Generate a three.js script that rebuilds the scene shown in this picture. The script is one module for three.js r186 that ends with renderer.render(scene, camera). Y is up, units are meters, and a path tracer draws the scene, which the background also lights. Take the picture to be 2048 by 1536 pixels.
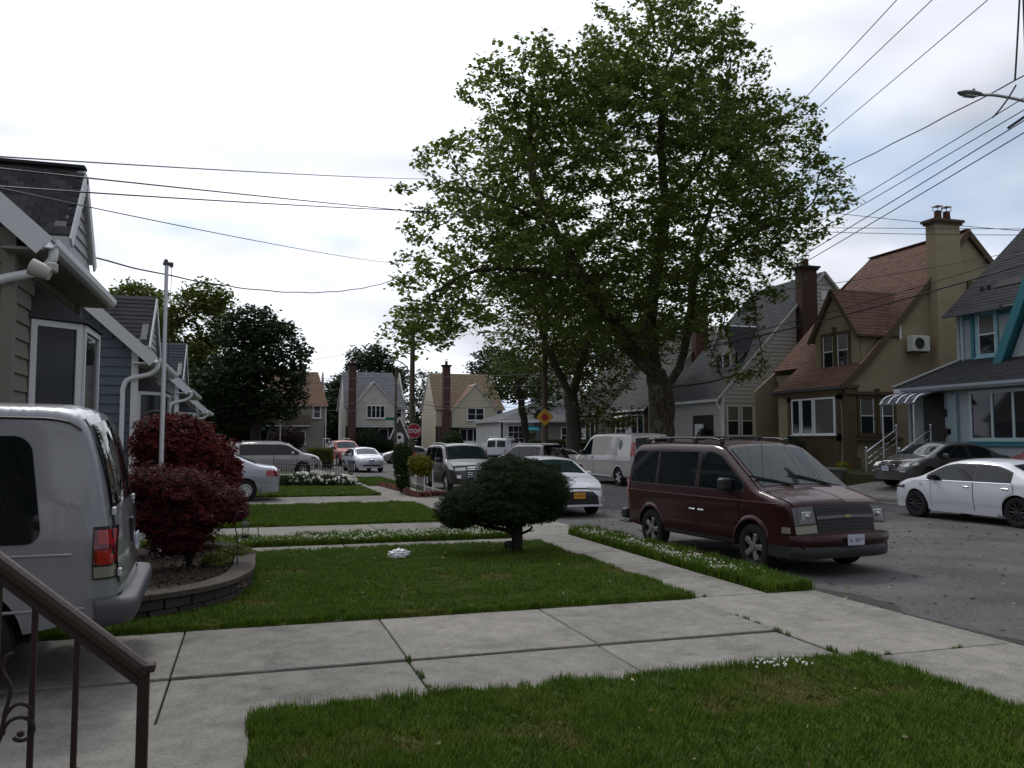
import * as THREE from 'three';
import { mergeGeometries, mergeVertices } from 'three/addons/utils/BufferGeometryUtils.js';
import { RoundedBoxGeometry } from 'three/addons/geometries/RoundedBoxGeometry.js';

// ---------------------------------------------------------------- camera
// World: x across the street (away from the photographer's side), y up, -z up the street; metres.
const scene = new THREE.Scene();
const F = 1660, CX = 1024, CY = 768, YAW = 17.5 * Math.PI / 180, PITCH = Math.atan(112 / F), EYE = 1.95;
const camera = new THREE.PerspectiveCamera(2 * Math.atan(CY / F) * 180 / Math.PI, 4 / 3, 0.1, 900);
camera.rotation.order = 'YXZ';
camera.position.set(0, EYE, 0);
camera.rotation.set(PITCH, -YAW, 0);
const renderer = new THREE.WebGLRenderer({ antialias: true });
renderer.toneMapping = THREE.LinearToneMapping;
renderer.toneMappingExposure = 1.0;
renderer.shadowMap.enabled = true;

// ---------------------------------------------------------------- noise
function rng(seed) { let s = seed >>> 0; return () => { s = (s + 0x6d2b79f5) | 0; let t = Math.imul(s ^ (s >>> 15), 1 | s); t = (t + Math.imul(t ^ (t >>> 7), 61 | t)) ^ t; return ((t ^ (t >>> 14)) >>> 0) / 4294967296; }; }
const hash = (x, y, z) => { let h = Math.imul(x, 374761393) + Math.imul(y, 668265263) + Math.imul(z, 1274126177); h = Math.imul(h ^ (h >>> 13), 1274126177); return ((h ^ (h >>> 16)) >>> 0) / 4294967296; };
const smooth = (a, b, x) => { const t = Math.min(1, Math.max(0, (x - a) / (b - a))); return t * t * (3 - 2 * t); };
const mix = (a, b, t) => a + (b - a) * t;
function vnoise(x, y, z, per = 0) {
  const xi = Math.floor(x), yi = Math.floor(y), zi = Math.floor(z), fx = x - xi, fy = y - yi, fz = z - zi;
  const w = (v) => (per ? ((v % per) + per) % per : v), s = (t) => t * t * (3 - 2 * t);
  const g = (a, b, c) => hash(w(xi + a), w(yi + b), zi + c), u = s(fx), v = s(fy), q = s(fz);
  return mix(mix(mix(g(0, 0, 0), g(1, 0, 0), u), mix(g(0, 1, 0), g(1, 1, 0), u), v), mix(mix(g(0, 0, 1), g(1, 0, 1), u), mix(g(0, 1, 1), g(1, 1, 1), u), v), q);
}
function fbm(x, y, z, oct = 5, per = 0) { let a = 0.5, s = 0, n = 0; for (let i = 0; i < oct; i++) { s += a * vnoise(x, y, z + i * 7.3, per); n += a; a *= 0.5; x *= 2; y *= 2; z *= 2; if (per) per *= 2; } return s / n; }

// ---------------------------------------------------------------- sky (bright broken overcast, the sun behind cloud ahead of the camera)
const sunDir = new THREE.Vector3(-0.10, 0.80, -0.62).normalize();
{
  const w = 1024, h = 512, data = new Float32Array(w * h * 4);
  for (let j = 0; j < h; j++) for (let i = 0; i < w; i++) {
    const a = ((i + 0.5) / w - 0.5) * 2 * Math.PI, e = ((j + 0.5) / h - 0.5) * Math.PI;
    const dx = Math.cos(a) * Math.cos(e), dy = Math.sin(e), dz = Math.sin(a) * Math.cos(e), yy = Math.max(dy, 0);
    const k = 1 / (yy + 0.16), px = dx * k, pz = dz * k;
    const n = fbm(px * 1.1 + 3.1, pz * 1.1 + 9.7, 1.5, 6), n2 = fbm(px * 2.3 + 20.2, pz * 3.1 + 5.1, 4.2, 5);
    const cover = 0.25 + 0.75 * smooth(0.28, 0.46, n);
    const ang = Math.acos(Math.min(1, dx * sunDir.x + dy * sunDir.y + dz * sunDir.z));
    const glow = Math.exp(-((ang / 0.62) ** 2)), wide = Math.exp(-((ang / 1.1) ** 2));
    const low = Math.exp(-yy * 7) * smooth(1.9, 0.9, ang);
    const lum = 0.40 + 0.68 * wide + 0.95 * glow + 0.40 * low + (n2 - 0.5) * 1.2 + (n - 0.45) * 0.5;
    const blue = 0.46 + 0.26 * wide + 0.55 * glow + 0.1 * low;
    const c = [mix(0.62 * blue, 0.93 * lum, cover), mix(0.86 * blue, 0.965 * lum, cover), mix(1.22 * blue, 1.06 * lum, cover)];
    const gnd = dy < -0.01 ? 0.12 : 1;
    for (let q = 0; q < 3; q++) data[(j * w + i) * 4 + q] = Math.max(0.02, c[q]) * gnd;
    data[(j * w + i) * 4 + 3] = 1;
  }
  const t = new THREE.DataTexture(data, w, h, THREE.RGBAFormat, THREE.FloatType);
  t.mapping = THREE.EquirectangularReflectionMapping; t.magFilter = THREE.LinearFilter; t.minFilter = THREE.LinearFilter; t.wrapS = THREE.RepeatWrapping; t.needsUpdate = true;
  scene.background = t; scene.environment = t;
}
const sun = new THREE.DirectionalLight(new THREE.Color(1, 0.96, 0.88), 1.5);
sun.position.copy(sunDir).multiplyScalar(150).add(new THREE.Vector3(10, 0, -30));
sun.target.position.set(10, 0, -30); scene.add(sun, sun.target);
sun.castShadow = true; sun.shadow.radius = 20; sun.shadow.mapSize.set(4096, 4096);
Object.assign(sun.shadow.camera, { left: -70, right: 70, top: 90, bottom: -90, near: 1, far: 400 });

// ---------------------------------------------------------------- photo pixel -> point (distance from ground, wall or given)
const cp = Math.cos(PITCH), sp = Math.sin(PITCH), cy = Math.cos(YAW), sy = Math.sin(YAW);
function ray(px, py) { const a = (px - CX) / F, b = (CY - py) / F, f = cp - b * sp, u = sp + b * cp; return new THREE.Vector3(a * cy + f * sy, u, -(-a * sy + f * cy)); }
const atY = (px, py, y = 0) => { const r = ray(px, py); return r.multiplyScalar((y - EYE) / r.y).add(new THREE.Vector3(0, EYE, 0)); };
const atD = (px, py, d) => ray(px, py).multiplyScalar(d).add(new THREE.Vector3(0, EYE, 0));          // d: depth along the view
const atA = (px, py, A) => { const r = ray(px, py); return r.multiplyScalar(-A / r.z).add(new THREE.Vector3(0, EYE, 0)); };
const atX = (px, py, X) => { const r = ray(px, py); return r.multiplyScalar(X / r.x).add(new THREE.Vector3(0, EYE, 0)); };

// ---------------------------------------------------------------- helpers
const V = (x, y, z) => new THREE.Vector3(x, y, z), L3 = (r, g, b) => new THREE.Color().setRGB(r, g, b);
const taken = new Map();
function numbered(n) { const k = taken.get(n) || 0; taken.set(n, k + 1); return k ? n + '_' + String(k).padStart(3, '0') : n; }
function mesh(name, geo, mat, parent) { const m = new THREE.Mesh(geo, mat); m.name = parent ? name : numbered(name); m.castShadow = m.receiveShadow = true; (parent || scene).add(m); return m; }
function tag(o, label, category, group) { Object.assign(o.userData, { label, category }); if (group) o.userData.group = group; return o; }
function thing(name, label, category, pos = [0, 0, 0], turn = 0, group) { const o = new THREE.Group(); o.name = numbered(name); o.position.set(...pos); o.rotation.y = turn; scene.add(o); return tag(o, label, category, group); }
function part(name, parent) { const o = new THREE.Group(); o.name = name; parent.add(o); return o; }
function structure(o) { o.userData.kind = 'structure'; return o; }
function stuff(o) { o.userData.kind = 'stuff'; return o; }
function clean(g) { const r = g.index ? g.toNonIndexed() : g; for (const k of Object.keys(r.attributes)) if (!['position', 'normal', 'uv', 'color'].includes(k)) r.deleteAttribute(k); return r; }
function merge(list) {
  const gs = list.map(clean), hasC = gs.some((g) => g.attributes.color);
  for (const g of gs) { const n = g.attributes.position.count; if (!g.attributes.uv) g.setAttribute('uv', new THREE.BufferAttribute(new Float32Array(n * 2), 2)); if (!g.attributes.normal) g.computeVertexNormals(); if (hasC && !g.attributes.color) g.setAttribute('color', new THREE.BufferAttribute(new Float32Array(n * 3).fill(1), 3)); }
  return mergeGeometries(gs);
}
const place = (g, x = 0, y = 0, z = 0, rx = 0, ry = 0, rz = 0) => { if (rx) g.rotateX(rx); if (ry) g.rotateY(ry); if (rz) g.rotateZ(rz); return g.translate(x, y, z); };
const box = (w, h, d, x = 0, y = 0, z = 0, rx = 0, ry = 0, rz = 0) => place(new THREE.BoxGeometry(w, h, d), x, y, z, rx, ry, rz);
const rbox = (w, h, d, r, x = 0, y = 0, z = 0, rx = 0, ry = 0, rz = 0, s = 2) => place(new RoundedBoxGeometry(w, h, d, s, r), x, y, z, rx, ry, rz);
const cyl = (r0, r1, h, x = 0, y = 0, z = 0, n = 12, rx = 0, ry = 0, rz = 0) => place(new THREE.CylinderGeometry(r1, r0, h, n), x, y, z, rx, ry, rz);
function tube(pts, r, n = 6, seg = 0) { const c = new THREE.CatmullRomCurve3(pts); return new THREE.TubeGeometry(c, seg || Math.max(2, pts.length * 4), r, n, false); }
function bar(a, b, r, n = 6, r2) { const d = b.clone().sub(a), g = new THREE.CylinderGeometry(r2 ?? r, r, d.length(), n); g.applyQuaternion(new THREE.Quaternion().setFromUnitVectors(V(0, 1, 0), d.clone().normalize())); const m = a.clone().add(b).multiplyScalar(0.5); return g.translate(m.x, m.y, m.z); }
function beam(a, b, w, h, up = V(0, 1, 0)) { // rectangular bar
  const d = b.clone().sub(a), l = d.length(), z = d.clone().normalize(), x = up.clone().cross(z).normalize(), y = z.clone().cross(x), g = new THREE.BoxGeometry(w, h, l);
  g.applyMatrix4(new THREE.Matrix4().makeBasis(x, y, z)); const m = a.clone().add(b).multiplyScalar(0.5); return g.translate(m.x, m.y, m.z);
}
function uvBox(g, s = 1) { // uv in metres by the way each face points
  const q = clean(g), p = q.attributes.position, n = q.attributes.normal, uv = new Float32Array(p.count * 2);
  for (let i = 0; i < p.count; i++) { const ax = Math.abs(n.getX(i)), ay = Math.abs(n.getY(i)), az = Math.abs(n.getZ(i)); const x = p.getX(i), y = p.getY(i), z = p.getZ(i);
    const [u, v] = ay > ax && ay > az ? [x, z] : ax > az ? [z, y] : [x, y]; uv[2 * i] = u * s; uv[2 * i + 1] = v * s; }
  q.setAttribute('uv', new THREE.BufferAttribute(uv, 2)); return q;
}
function prism(pts, depth, bevel = 0) { const s = new THREE.Shape(pts.map((p) => new THREE.Vector2(p[0], p[1]))); return new THREE.ExtrudeGeometry(s, { depth, bevelEnabled: bevel > 0, bevelSize: bevel, bevelThickness: bevel, bevelSegments: 2, steps: 1 }); }
function gridGeo(nu, nv, fn) {
  const pos = new Float32Array((nu + 1) * (nv + 1) * 3), uv = new Float32Array((nu + 1) * (nv + 1) * 2), idx = [];
  for (let j = 0, k = 0; j <= nv; j++) for (let i = 0; i <= nu; i++, k++) { const p = fn(i / nu, j / nv); pos[3 * k] = p.x; pos[3 * k + 1] = p.y; pos[3 * k + 2] = p.z; uv[2 * k] = i / nu; uv[2 * k + 1] = j / nv; }
  for (let j = 0; j < nv; j++) for (let i = 0; i < nu; i++) { const a = j * (nu + 1) + i, b = a + 1, c = a + nu + 1, d = c + 1; idx.push(a, b, d, a, d, c); }
  const g = new THREE.BufferGeometry(); g.setAttribute('position', new THREE.BufferAttribute(pos, 3)); g.setAttribute('uv', new THREE.BufferAttribute(uv, 2)); g.setIndex(idx); g.computeVertexNormals(); return g;
}

// ---------------------------------------------------------------- procedural textures and materials
function texture(size, fn, srgb = true) {
  const d = new Uint8Array(size * size * 4);
  for (let j = 0; j < size; j++) for (let i = 0; i < size; i++) { const c = fn(i / size, j / size), k = (j * size + i) * 4; for (let q = 0; q < 3; q++) d[k + q] = Math.max(0, Math.min(255, (srgb ? Math.pow(Math.max(0, c[q]), 1 / 2.2) : c[q]) * 255)); d[k + 3] = 255; }
  const t = new THREE.DataTexture(d, size, size); t.wrapS = t.wrapT = THREE.RepeatWrapping; t.magFilter = THREE.LinearFilter; t.minFilter = THREE.LinearMipmapLinearFilter; t.generateMipmaps = true; if (srgb) t.colorSpace = THREE.SRGBColorSpace; t.needsUpdate = true; return t;
}
const rep = (t, u, v = u) => { const c = t.clone(); c.repeat.set(u, v); c.needsUpdate = true; return c; };
const std = (c, roughness = 0.8, more = {}) => new THREE.MeshPhysicalMaterial({ color: Array.isArray(c) ? L3(...c) : c, roughness, specularIntensity: roughness > 0.7 ? 0.4 : 0.8, ...more });
const grit = texture(512, (u, v) => { const n = fbm(u * 128, v * 128, 2, 3, 128); return [n, n, n]; }, false);
const concreteTex = texture(1024, (u, v) => { // stains, patches, pores (tile = 4 m)
  const a = fbm(u * 6, v * 6, 1, 5, 6), b = fbm(u * 40, v * 40, 9, 3, 40), p = vnoise(u * 400, v * 400, 5, 400), st = smooth(0.56, 0.72, fbm(u * 9, v * 9, 21, 5, 9));
  let k = 0.74 + 0.34 * (a - 0.5) + 0.36 * (b - 0.5) + 0.3 * (p - 0.5) - 0.15 * st; if (p > 0.985) k *= 0.6; return [k, k * 0.985, k * 0.955]; });
const asphaltTex = texture(1024, (u, v) => { // aggregate, tar patches (tile = 5 m)
  const a = fbm(u * 5, v * 5, 3, 5, 5), p = vnoise(u * 420, v * 420, 8, 420), q = vnoise(u * 210, v * 210, 4, 210);
  let k = 0.74 + 0.8 * (a - 0.5) + 0.5 * (p - 0.5) + 0.25 * (q - 0.5); if (p > 0.96) k *= 1.5; return [k, k, k * 1.01]; });
const barkTex = texture(512, (u, v) => { // flaking plane-tree bark: camouflage plates
  const a = fbm(u * 7, v * 5, 2, 4, 7), b = fbm(u * 11, v * 8, 12, 4, 11), f = fbm(u * 50, v * 50, 5, 3, 50); let c = [0.15, 0.125, 0.095];
  if (a > 0.55) c = [0.27, 0.25, 0.18]; if (b > 0.58) c = [0.085, 0.07, 0.055]; const k = 0.7 + 0.6 * f; return c.map((x) => x * k); });
const tabTex = texture(512, (u, v) => { // roof granule tone per tab (tile = 2.4 m x 2.4 m)
  const row = Math.floor(v * 17), tab = Math.floor((u * 8 + (row % 2) * 0.5 + 0.3 * hash(row, 3, 7)) % 8), k = 0.72 + 0.5 * hash(tab, row, 5) + 0.35 * (vnoise(u * 250, v * 250, 1, 250) - 0.5); return [k, k, k]; });
const stuccoTex = texture(512, (u, v) => { const a = fbm(u * 5, v * 5, 4, 5, 5), p = fbm(u * 90, v * 90, 3, 2, 90); const k = 0.86 + 0.22 * (a - 0.5) + 0.2 * (p - 0.5); return [k, k, k]; });
const lawnTex = texture(512, (u, v) => { const a = fbm(u * 8, v * 8, 6, 5, 8), f = vnoise(u * 200, v * 200, 2, 200); const k = 0.6 + 0.8 * (f - 0.5); return [mix(0.045, 0.075, a) * k, mix(0.065, 0.08, a) * k, 0.022 * k]; });
const dustTex = texture(512, (u, v) => { const a = fbm(u * 6, v * 6, 16, 5, 6), p = vnoise(u * 160, v * 160, 2, 160); const k = 0.9 + 0.13 * (a - 0.5) + 0.05 * (p - 0.5); return [k, k, k]; });
const plateTex = texture(256, (u, v) => { const x = u * 8, y = v * 2.4; const on = y > 0.7 && y < 1.7 && x > 0.7 && x < 7.3 && fbm(x * 1.7, y * 1.2, 3, 2) > 0.5; return on ? [0.30, 0.30, 0.36] : [0.85, 0.85, 0.85]; });
const M = {
  concrete: std([0.245, 0.236, 0.219], 0.92, { map: rep(concreteTex, 0.25), bumpMap: rep(grit, 1.3), bumpScale: 0.003 }),
  concrete2: std([0.222, 0.215, 0.2], 0.92, { map: rep(concreteTex, 0.21), bumpMap: rep(grit, 1.3), bumpScale: 0.003 }),
  concrete3: std([0.26, 0.249, 0.225], 0.92, { map: rep(concreteTex, 0.18), bumpMap: rep(grit, 1.3), bumpScale: 0.003 }),
  asphalt: std([0.125, 0.121, 0.119], 0.93, { map: rep(asphaltTex, 0.2), bumpMap: rep(grit, 2.4), bumpScale: 0.006 }),
  lawn: std([1, 1, 1], 1, { map: rep(lawnTex, 0.5) }),
  soil: std([0.035, 0.026, 0.02], 1, { bumpMap: rep(grit, 1), bumpScale: 0.02 }),
  bark: std([0.5, 0.49, 0.47], 0.95, { map: rep(barkTex, 2, 1), bumpMap: rep(grit, 2), bumpScale: 0.02 }),
  darkBark: std([0.045, 0.036, 0.03], 0.95, { bumpMap: rep(grit, 3), bumpScale: 0.01 }),
  white: std([0.68, 0.69, 0.72], 0.5), trim: std([0.60, 0.61, 0.63], 0.5), black: std([0.012, 0.012, 0.013], 0.55), dark: std([0.03, 0.03, 0.032], 0.8),
  rubber: std([0.016, 0.016, 0.017], 0.85), plastic: std([0.02, 0.02, 0.022], 0.45), greyPlastic: std([0.10, 0.10, 0.115], 0.6),
  alloy: std([0.5, 0.5, 0.52], 0.28, { metalness: 0.85 }), darkAlloy: std([0.06, 0.06, 0.065], 0.3, { metalness: 0.7 }), chrome: std([0.75, 0.76, 0.78], 0.12, { metalness: 1 }),
  steel: std([0.45, 0.46, 0.48], 0.35, { metalness: 0.8 }), alu: std([0.55, 0.56, 0.58], 0.4, { metalness: 0.5 }),
  carGlass: new THREE.MeshPhysicalMaterial({ color: L3(0.006, 0.008, 0.009), roughness: 0.03, ior: 1.45, specularIntensity: 0.8 }),
  shield: new THREE.MeshPhysicalMaterial({ color: L3(0.014, 0.024, 0.025), roughness: 0.04, ior: 1.42, specularIntensity: 0.8 }),
  pane: new THREE.MeshPhysicalMaterial({ color: L3(0.014, 0.017, 0.02), roughness: 0.04, ior: 1.5, specularIntensity: 0.8 }), paneBlind: new THREE.MeshPhysicalMaterial({ color: L3(0.11, 0.11, 0.105), roughness: 0.12, ior: 1.5 }),
  redLens: new THREE.MeshPhysicalMaterial({ color: L3(0.32, 0.01, 0.012), roughness: 0.15, clearcoat: 1 }), darkRedLens: new THREE.MeshPhysicalMaterial({ color: L3(0.10, 0.006, 0.008), roughness: 0.15, clearcoat: 1 }),
  clearLens: new THREE.MeshPhysicalMaterial({ color: L3(0.42, 0.43, 0.42), roughness: 0.12, metalness: 0.35, clearcoat: 1 }), smokeLens: new THREE.MeshPhysicalMaterial({ color: L3(0.05, 0.05, 0.055), roughness: 0.1, clearcoat: 1 }),
  amber: new THREE.MeshPhysicalMaterial({ color: L3(0.4, 0.15, 0.02), roughness: 0.2, clearcoat: 1 }), fogged: new THREE.MeshPhysicalMaterial({ color: L3(0.20, 0.19, 0.15), roughness: 0.35, clearcoat: 0.5 }),
  plateWhite: std([0.5, 0.52, 0.62], 0.5, { map: plateTex }), plateYellow: std([0.62, 0.30, 0.02], 0.5, { map: plateTex }),
  wood: std([0.11, 0.085, 0.065], 0.9, { bumpMap: rep(grit, 0.6, 3), bumpScale: 0.01 }), wire: std([0.02, 0.02, 0.022], 0.6),
  brick: std([0.105, 0.05, 0.04], 0.9, { map: rep(stuccoTex, 0.7), bumpMap: rep(grit, 1), bumpScale: 0.01 }), red: std([0.35, 0.015, 0.018], 0.4), yellow: std([0.62, 0.34, 0.015], 0.45), green: std([0.005, 0.12, 0.06], 0.4), teal: std([0.035, 0.17, 0.21], 0.6),
};
const paint = (c, o = {}) => new THREE.MeshPhysicalMaterial({ color: L3(...c), roughness: 0.42, metalness: 0.15, clearcoat: 1, clearcoatRoughness: 0.06, map: rep(dustTex, 0.6), ...o });
// ================================================================ ground, road, pavements, lawns
{
  const g = new THREE.PlaneGeometry(900, 900, 1, 1).rotateX(-Math.PI / 2).translate(0, -0.04, -100); structure(mesh('ground', uvBox(g), M.lawn));
  const rd = (pts, y) => { const s = new THREE.Shape(pts.map(([x, a]) => new THREE.Vector2(x, a))); const q = new THREE.ShapeGeometry(s); q.rotateX(-Math.PI / 2); q.translate(0, y, 0); return uvBox(q); };
  structure(mesh('road', rd([[6.8, -25], [18.3, -25], [18.3, 56], [80, 56], [80, 70], [18, 70], [14, 92], [7.5, 92], [4.4, 70], [-60, 70], [-60, 58], [4.4, 56], [4.4, 44], [6.0, 41], [6.8, 36]], 0), M.asphalt));
}
{ // damp dirt lying in the gutter by the near driveway
  const e = []; for (let i = 0; i <= 40; i++) { const a = mix(2.5, 10.5, i / 40); e.push([7.0 + 0.55 * fbm(a * 1.3, 3, 1, 4) * smooth(2.5, 4, a) * smooth(10.5, 8.5, a), a]); } const s = new THREE.Shape([[6.8, 2.5], ...e, [6.8, 10.5]].map((p) => new THREE.Vector2(...p))), g = new THREE.ShapeGeometry(s).rotateX(-Math.PI / 2).translate(0, 0.004, 0); const m = mesh('gutter_dirt', uvBox(g), std([0.055, 0.052, 0.048], 0.95, { map: rep(asphaltTex, 0.3) })); structure(m);
}
const R1 = rng(11);
const pavement = (name) => { const o = new THREE.Group(); o.name = numbered(name); scene.add(o); return structure(o); };
function slab(parent, x0, x1, a0, a1, top = 0.12, name = 'slab') {
  const gap = 0.007, b = 0.008, w = x1 - x0 - 2 * gap, d = a1 - a0 - 2 * gap;
  const g = new THREE.ExtrudeGeometry(new THREE.Shape([[-w / 2 + b, -d / 2 + b], [w / 2 - b, -d / 2 + b], [w / 2 - b, d / 2 - b], [-w / 2 + b, d / 2 - b]].map((p) => new THREE.Vector2(...p))), { depth: 0.13, bevelEnabled: true, bevelSize: b, bevelThickness: b, bevelSegments: 1 });
  g.rotateX(-Math.PI / 2); g.rotateX((R1() - 0.5) * 0.0025); g.rotateZ((R1() - 0.5) * 0.0025); g.translate((x0 + x1) / 2, top - 0.136 + (R1() - 0.5) * 0.004, -(a0 + a1) / 2);
  const q = uvBox(g), uv = q.attributes.uv, o1 = R1() * 7, o2 = R1() * 7; for (let i = 0; i < uv.count; i++) uv.setXY(i, uv.getX(i) + o1, uv.getY(i) + o2);
  return mesh(name, q, [M.concrete, M.concrete2, M.concrete3][Math.floor(R1() * 3)], parent);
}
const driveA = pavement('driveway');
for (const [a0, a1, top] of [[5.93, 7.0, 0.106], [7.0, 8.62, 0.126]]) for (const [x0, x1] of [[-12, -8], [-8, -4], [-4, -0.55], [-0.55, 1.3], [1.3, 3.02], [3.02, 4.88]]) slab(driveA, x0, x1, a0, a1, top);
for (const [x0, x1, a0, a1] of [[-8, -3.4, 3.0, 5.93], [-3.4, -1.6, 3.0, 5.93], [-1.6, 0.04, 4.55, 5.93], [-1.6, 0.04, 3.0, 4.55], [-8, 0.04, -3, 3.0]]) slab(driveA, x0, x1, a0, a1);
const walkA = pavement('sidewalk');
for (const [a0, a1] of [[-6, -3], [-3, 0], [0, 1.6], [1.6, 3.1], [3.1, 4.55], [4.55, 5.93]]) slab(walkA, 5.0, 6.6, a0, a1);
slab(walkA, 4.88, 6.6, 5.93, 8.7);
for (let a = 8.7; a < 15.2; a += 1.32) slab(walkA, 4.98, 5.95, a, a + 1.32);
slab(walkA, 4.6, 6.6, 15.3, 18.6);
for (let a = 18.6; a < 40; a += 1.6) slab(walkA, 4.2, 5.95, a, a + 1.6);
slab(walkA, 5.95, 6.6, 23.8, 27);
for (let a = 41; a < 56; a += 3) slab(walkA, 2.6, 4.2, a, a + 3);
const pathB = pavement('garden_path'); for (const [x0, x1] of [[-3, -0.6], [-0.6, 1.6], [1.6, 3.4], [3.4, 4.98]]) slab(pathB, x0, x1, 14.22, 14.95);
const driveB = pavement('driveway'); for (const [x0, x1] of [[-9, -3], [-3, 0.2], [0.2, 2.5], [2.5, 4.6]]) slab(driveB, x0, x1, 16.2, 18.35);
const driveC = pavement('driveway'); for (const [a0, a1] of [[24.25, 25.95], [25.95, 27.65]]) for (const [x0, x1] of [[-9, -3], [-3, 0], [0, 2.2], [2.2, 4.2]]) slab(driveC, x0, x1, a0, a1);
const driveD = pavement('driveway'); for (const [x0, x1] of [[-12, -6], [-6, -2.5], [-2.5, 0.2], [0.2, 2.6]]) slab(driveD, x0, x1, 42.4, 46.6);
// kerbs: real steps
const kerbN = pavement('kerb'); for (let a = -8; a < 36; a += 2.2) { const drop = (a > 4.5 && a < 8.2) || (a > 14.5 && a < 18.4) || (a > 23.2 && a < 26); slab(kerbN, 6.6, 6.8, a, a + 2.2, drop ? 0.07 : 0.125, 'kerb_stone'); }
const kerbF = pavement('kerb'); for (let a = -8; a < 56; a += 2.4) { const drop = a > 17 && a < 24; slab(kerbF, 18.3, 18.5, a, a + 2.4, drop ? 0.06 : 0.13, 'kerb_stone'); }
const walkF = pavement('sidewalk'); for (let a = -8; a < 56; a += 1.9) slab(walkF, 18.5, 20.0, a, a + 1.9, 0.15);
// raised front yards across the street, driveway ramp between the tan and the teal house
{
  const quad = (x0, x1, a0, a1, y0, y1) => uvBox(gridGeo(12, 12, (u, v) => V(mix(x0, x1, u), mix(y0, y1, u), -mix(a0, a1, v))));
  structure(mesh('driveway_ramp', quad(18.6, 21.2, 17.2, 24.4, 0.165, 0.48), M.concrete3));
  structure(mesh('driveway_ramp', quad(21.2, 26.5, 17.2, 24.4, 0.48, 0.52), M.concrete2));
  for (const [a0, a1] of [[24.4, 60], [-10, 17.2]]) structure(mesh('front_yard', uvBox(box(20, 0.7, a1 - a0, 31.2, 0.35, -(a0 + a1) / 2)), M.lawn));
  structure(mesh('front_yard', uvBox(box(1.2, 0.16, 35.6, 20.6, 0.09, -42.2)), M.lawn));
  structure(mesh('front_yard', uvBox(box(120, 0.62, 60, 10, 0.3, -123)), M.lawn));
}
const tuftGeo = (n, rad, h, w, seed) => { const r = rng(seed), pos = []; for (let i = 0; i < n; i++) { const a = r() * 6.283, d = rad * Math.sqrt(r()), x = Math.cos(a) * d, z = Math.sin(a) * d, hh = h * (0.55 + 0.75 * r()), t = r() * 6.283, lx = Math.cos(t), lz = Math.sin(t), bend = hh * (0.15 + 0.7 * r()), px = -lz * w / 2, pz = lx * w / 2;
  const b1 = [x - px, -0.01, z - pz], b2 = [x + px, -0.01, z + pz], m1 = [x - px * 0.8 + lx * bend * 0.3, hh * 0.6, z - pz * 0.8 + lz * bend * 0.3], m2 = [x + px * 0.8 + lx * bend * 0.3, hh * 0.6, z + pz * 0.8 + lz * bend * 0.3], tp = [x + lx * bend, hh, z + lz * bend]; pos.push(...b1, ...b2, ...m2, ...b1, ...m2, ...m1, ...m1, ...m2, ...tp); }
  const g = new THREE.BufferGeometry(); g.setAttribute('position', new THREE.BufferAttribute(new Float32Array(pos), 3)); g.computeVertexNormals(); return g; };
const grassMat = new THREE.MeshPhysicalMaterial({ color: L3(1, 1, 1), roughness: 0.75, transmission: 0.25, thickness: 0, specularIntensity: 0.35, side: THREE.DoubleSide });
function lawn(label, x0, x1, a0, a1, o = {}) {
  const base = mesh('lawn', uvBox(box(x1 - x0 - 0.02, 0.16, a1 - a0 - 0.02, (x0 + x1) / 2, 0.045, -(a0 + a1) / 2)), M.lawn); structure(base);
  const { den = 500, h = 0.065, w = 0.006, seed = 1, n = 14, rad = 0.05, skip } = o, r = rng(seed), cnt = Math.round((x1 - x0) * (a1 - a0) * den), im = new THREE.InstancedMesh(tuftGeo(n, rad, h, w, seed + 5), grassMat, cnt), m = new THREE.Matrix4(), c = new THREE.Color();
  let k = 0; for (let i = 0; i < cnt; i++) { const x = mix(x0, x1, r()), a = mix(a0, a1, r()); if (skip && skip(x, a)) continue; const dry = 0.75 * smooth(0.62, 0.78, fbm(x * 1.6 + 3, a * 1.6, seed, 3)), lush = fbm(x * 2.7, a * 2.7, seed + 9, 3), s = 0.55 + 0.9 * lush + 0.25 * r(), e = Math.min(x - x0, x1 - x, a - a0, a1 - a) < 0.07 ? 1.25 : 1;
    m.makeRotationY(r() * 6.283).scale(V(1, (s * (1 - 0.45 * dry)) * e, 1)).setPosition(x, 0.122, -a); im.setMatrixAt(k, m); const t = r(), b = 0.6 + 0.44 * r(); c.setRGB(mix(mix(0.065, 0.115, t), 0.18, dry) * b, mix(mix(0.13, 0.19, t), 0.155, dry) * b, mix(0.008, 0.035, dry) * b); im.setColorAt(k, c); k++; }
  im.count = k; im.name = numbered('grass'); im.castShadow = im.receiveShadow = true; scene.add(im); stuff(im); tag(im, label, 'grass');
}
function dots(name, label, category, geo, mat, n, spot, seed) { const r = rng(seed), im = new THREE.InstancedMesh(geo, mat, n), m = new THREE.Matrix4(); for (let i = 0; i < n; i++) { const [x, y, z, s = 1] = spot(r); m.makeRotationFromEuler(new THREE.Euler(r() * 3, r() * 6, r() * 3)).scale(V(s, s, s)).setPosition(x, y, z); im.setMatrixAt(i, m); } im.name = numbered(name); im.castShadow = im.receiveShadow = true; scene.add(im); stuff(im); tag(im, label, category); return im; }
lawn('unmown green grass with dry patches beside the brown stair rail', 0.05, 4.98, 0.6, 5.91, { den: 1000, h: 0.06, seed: 3, n: 16 });
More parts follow.
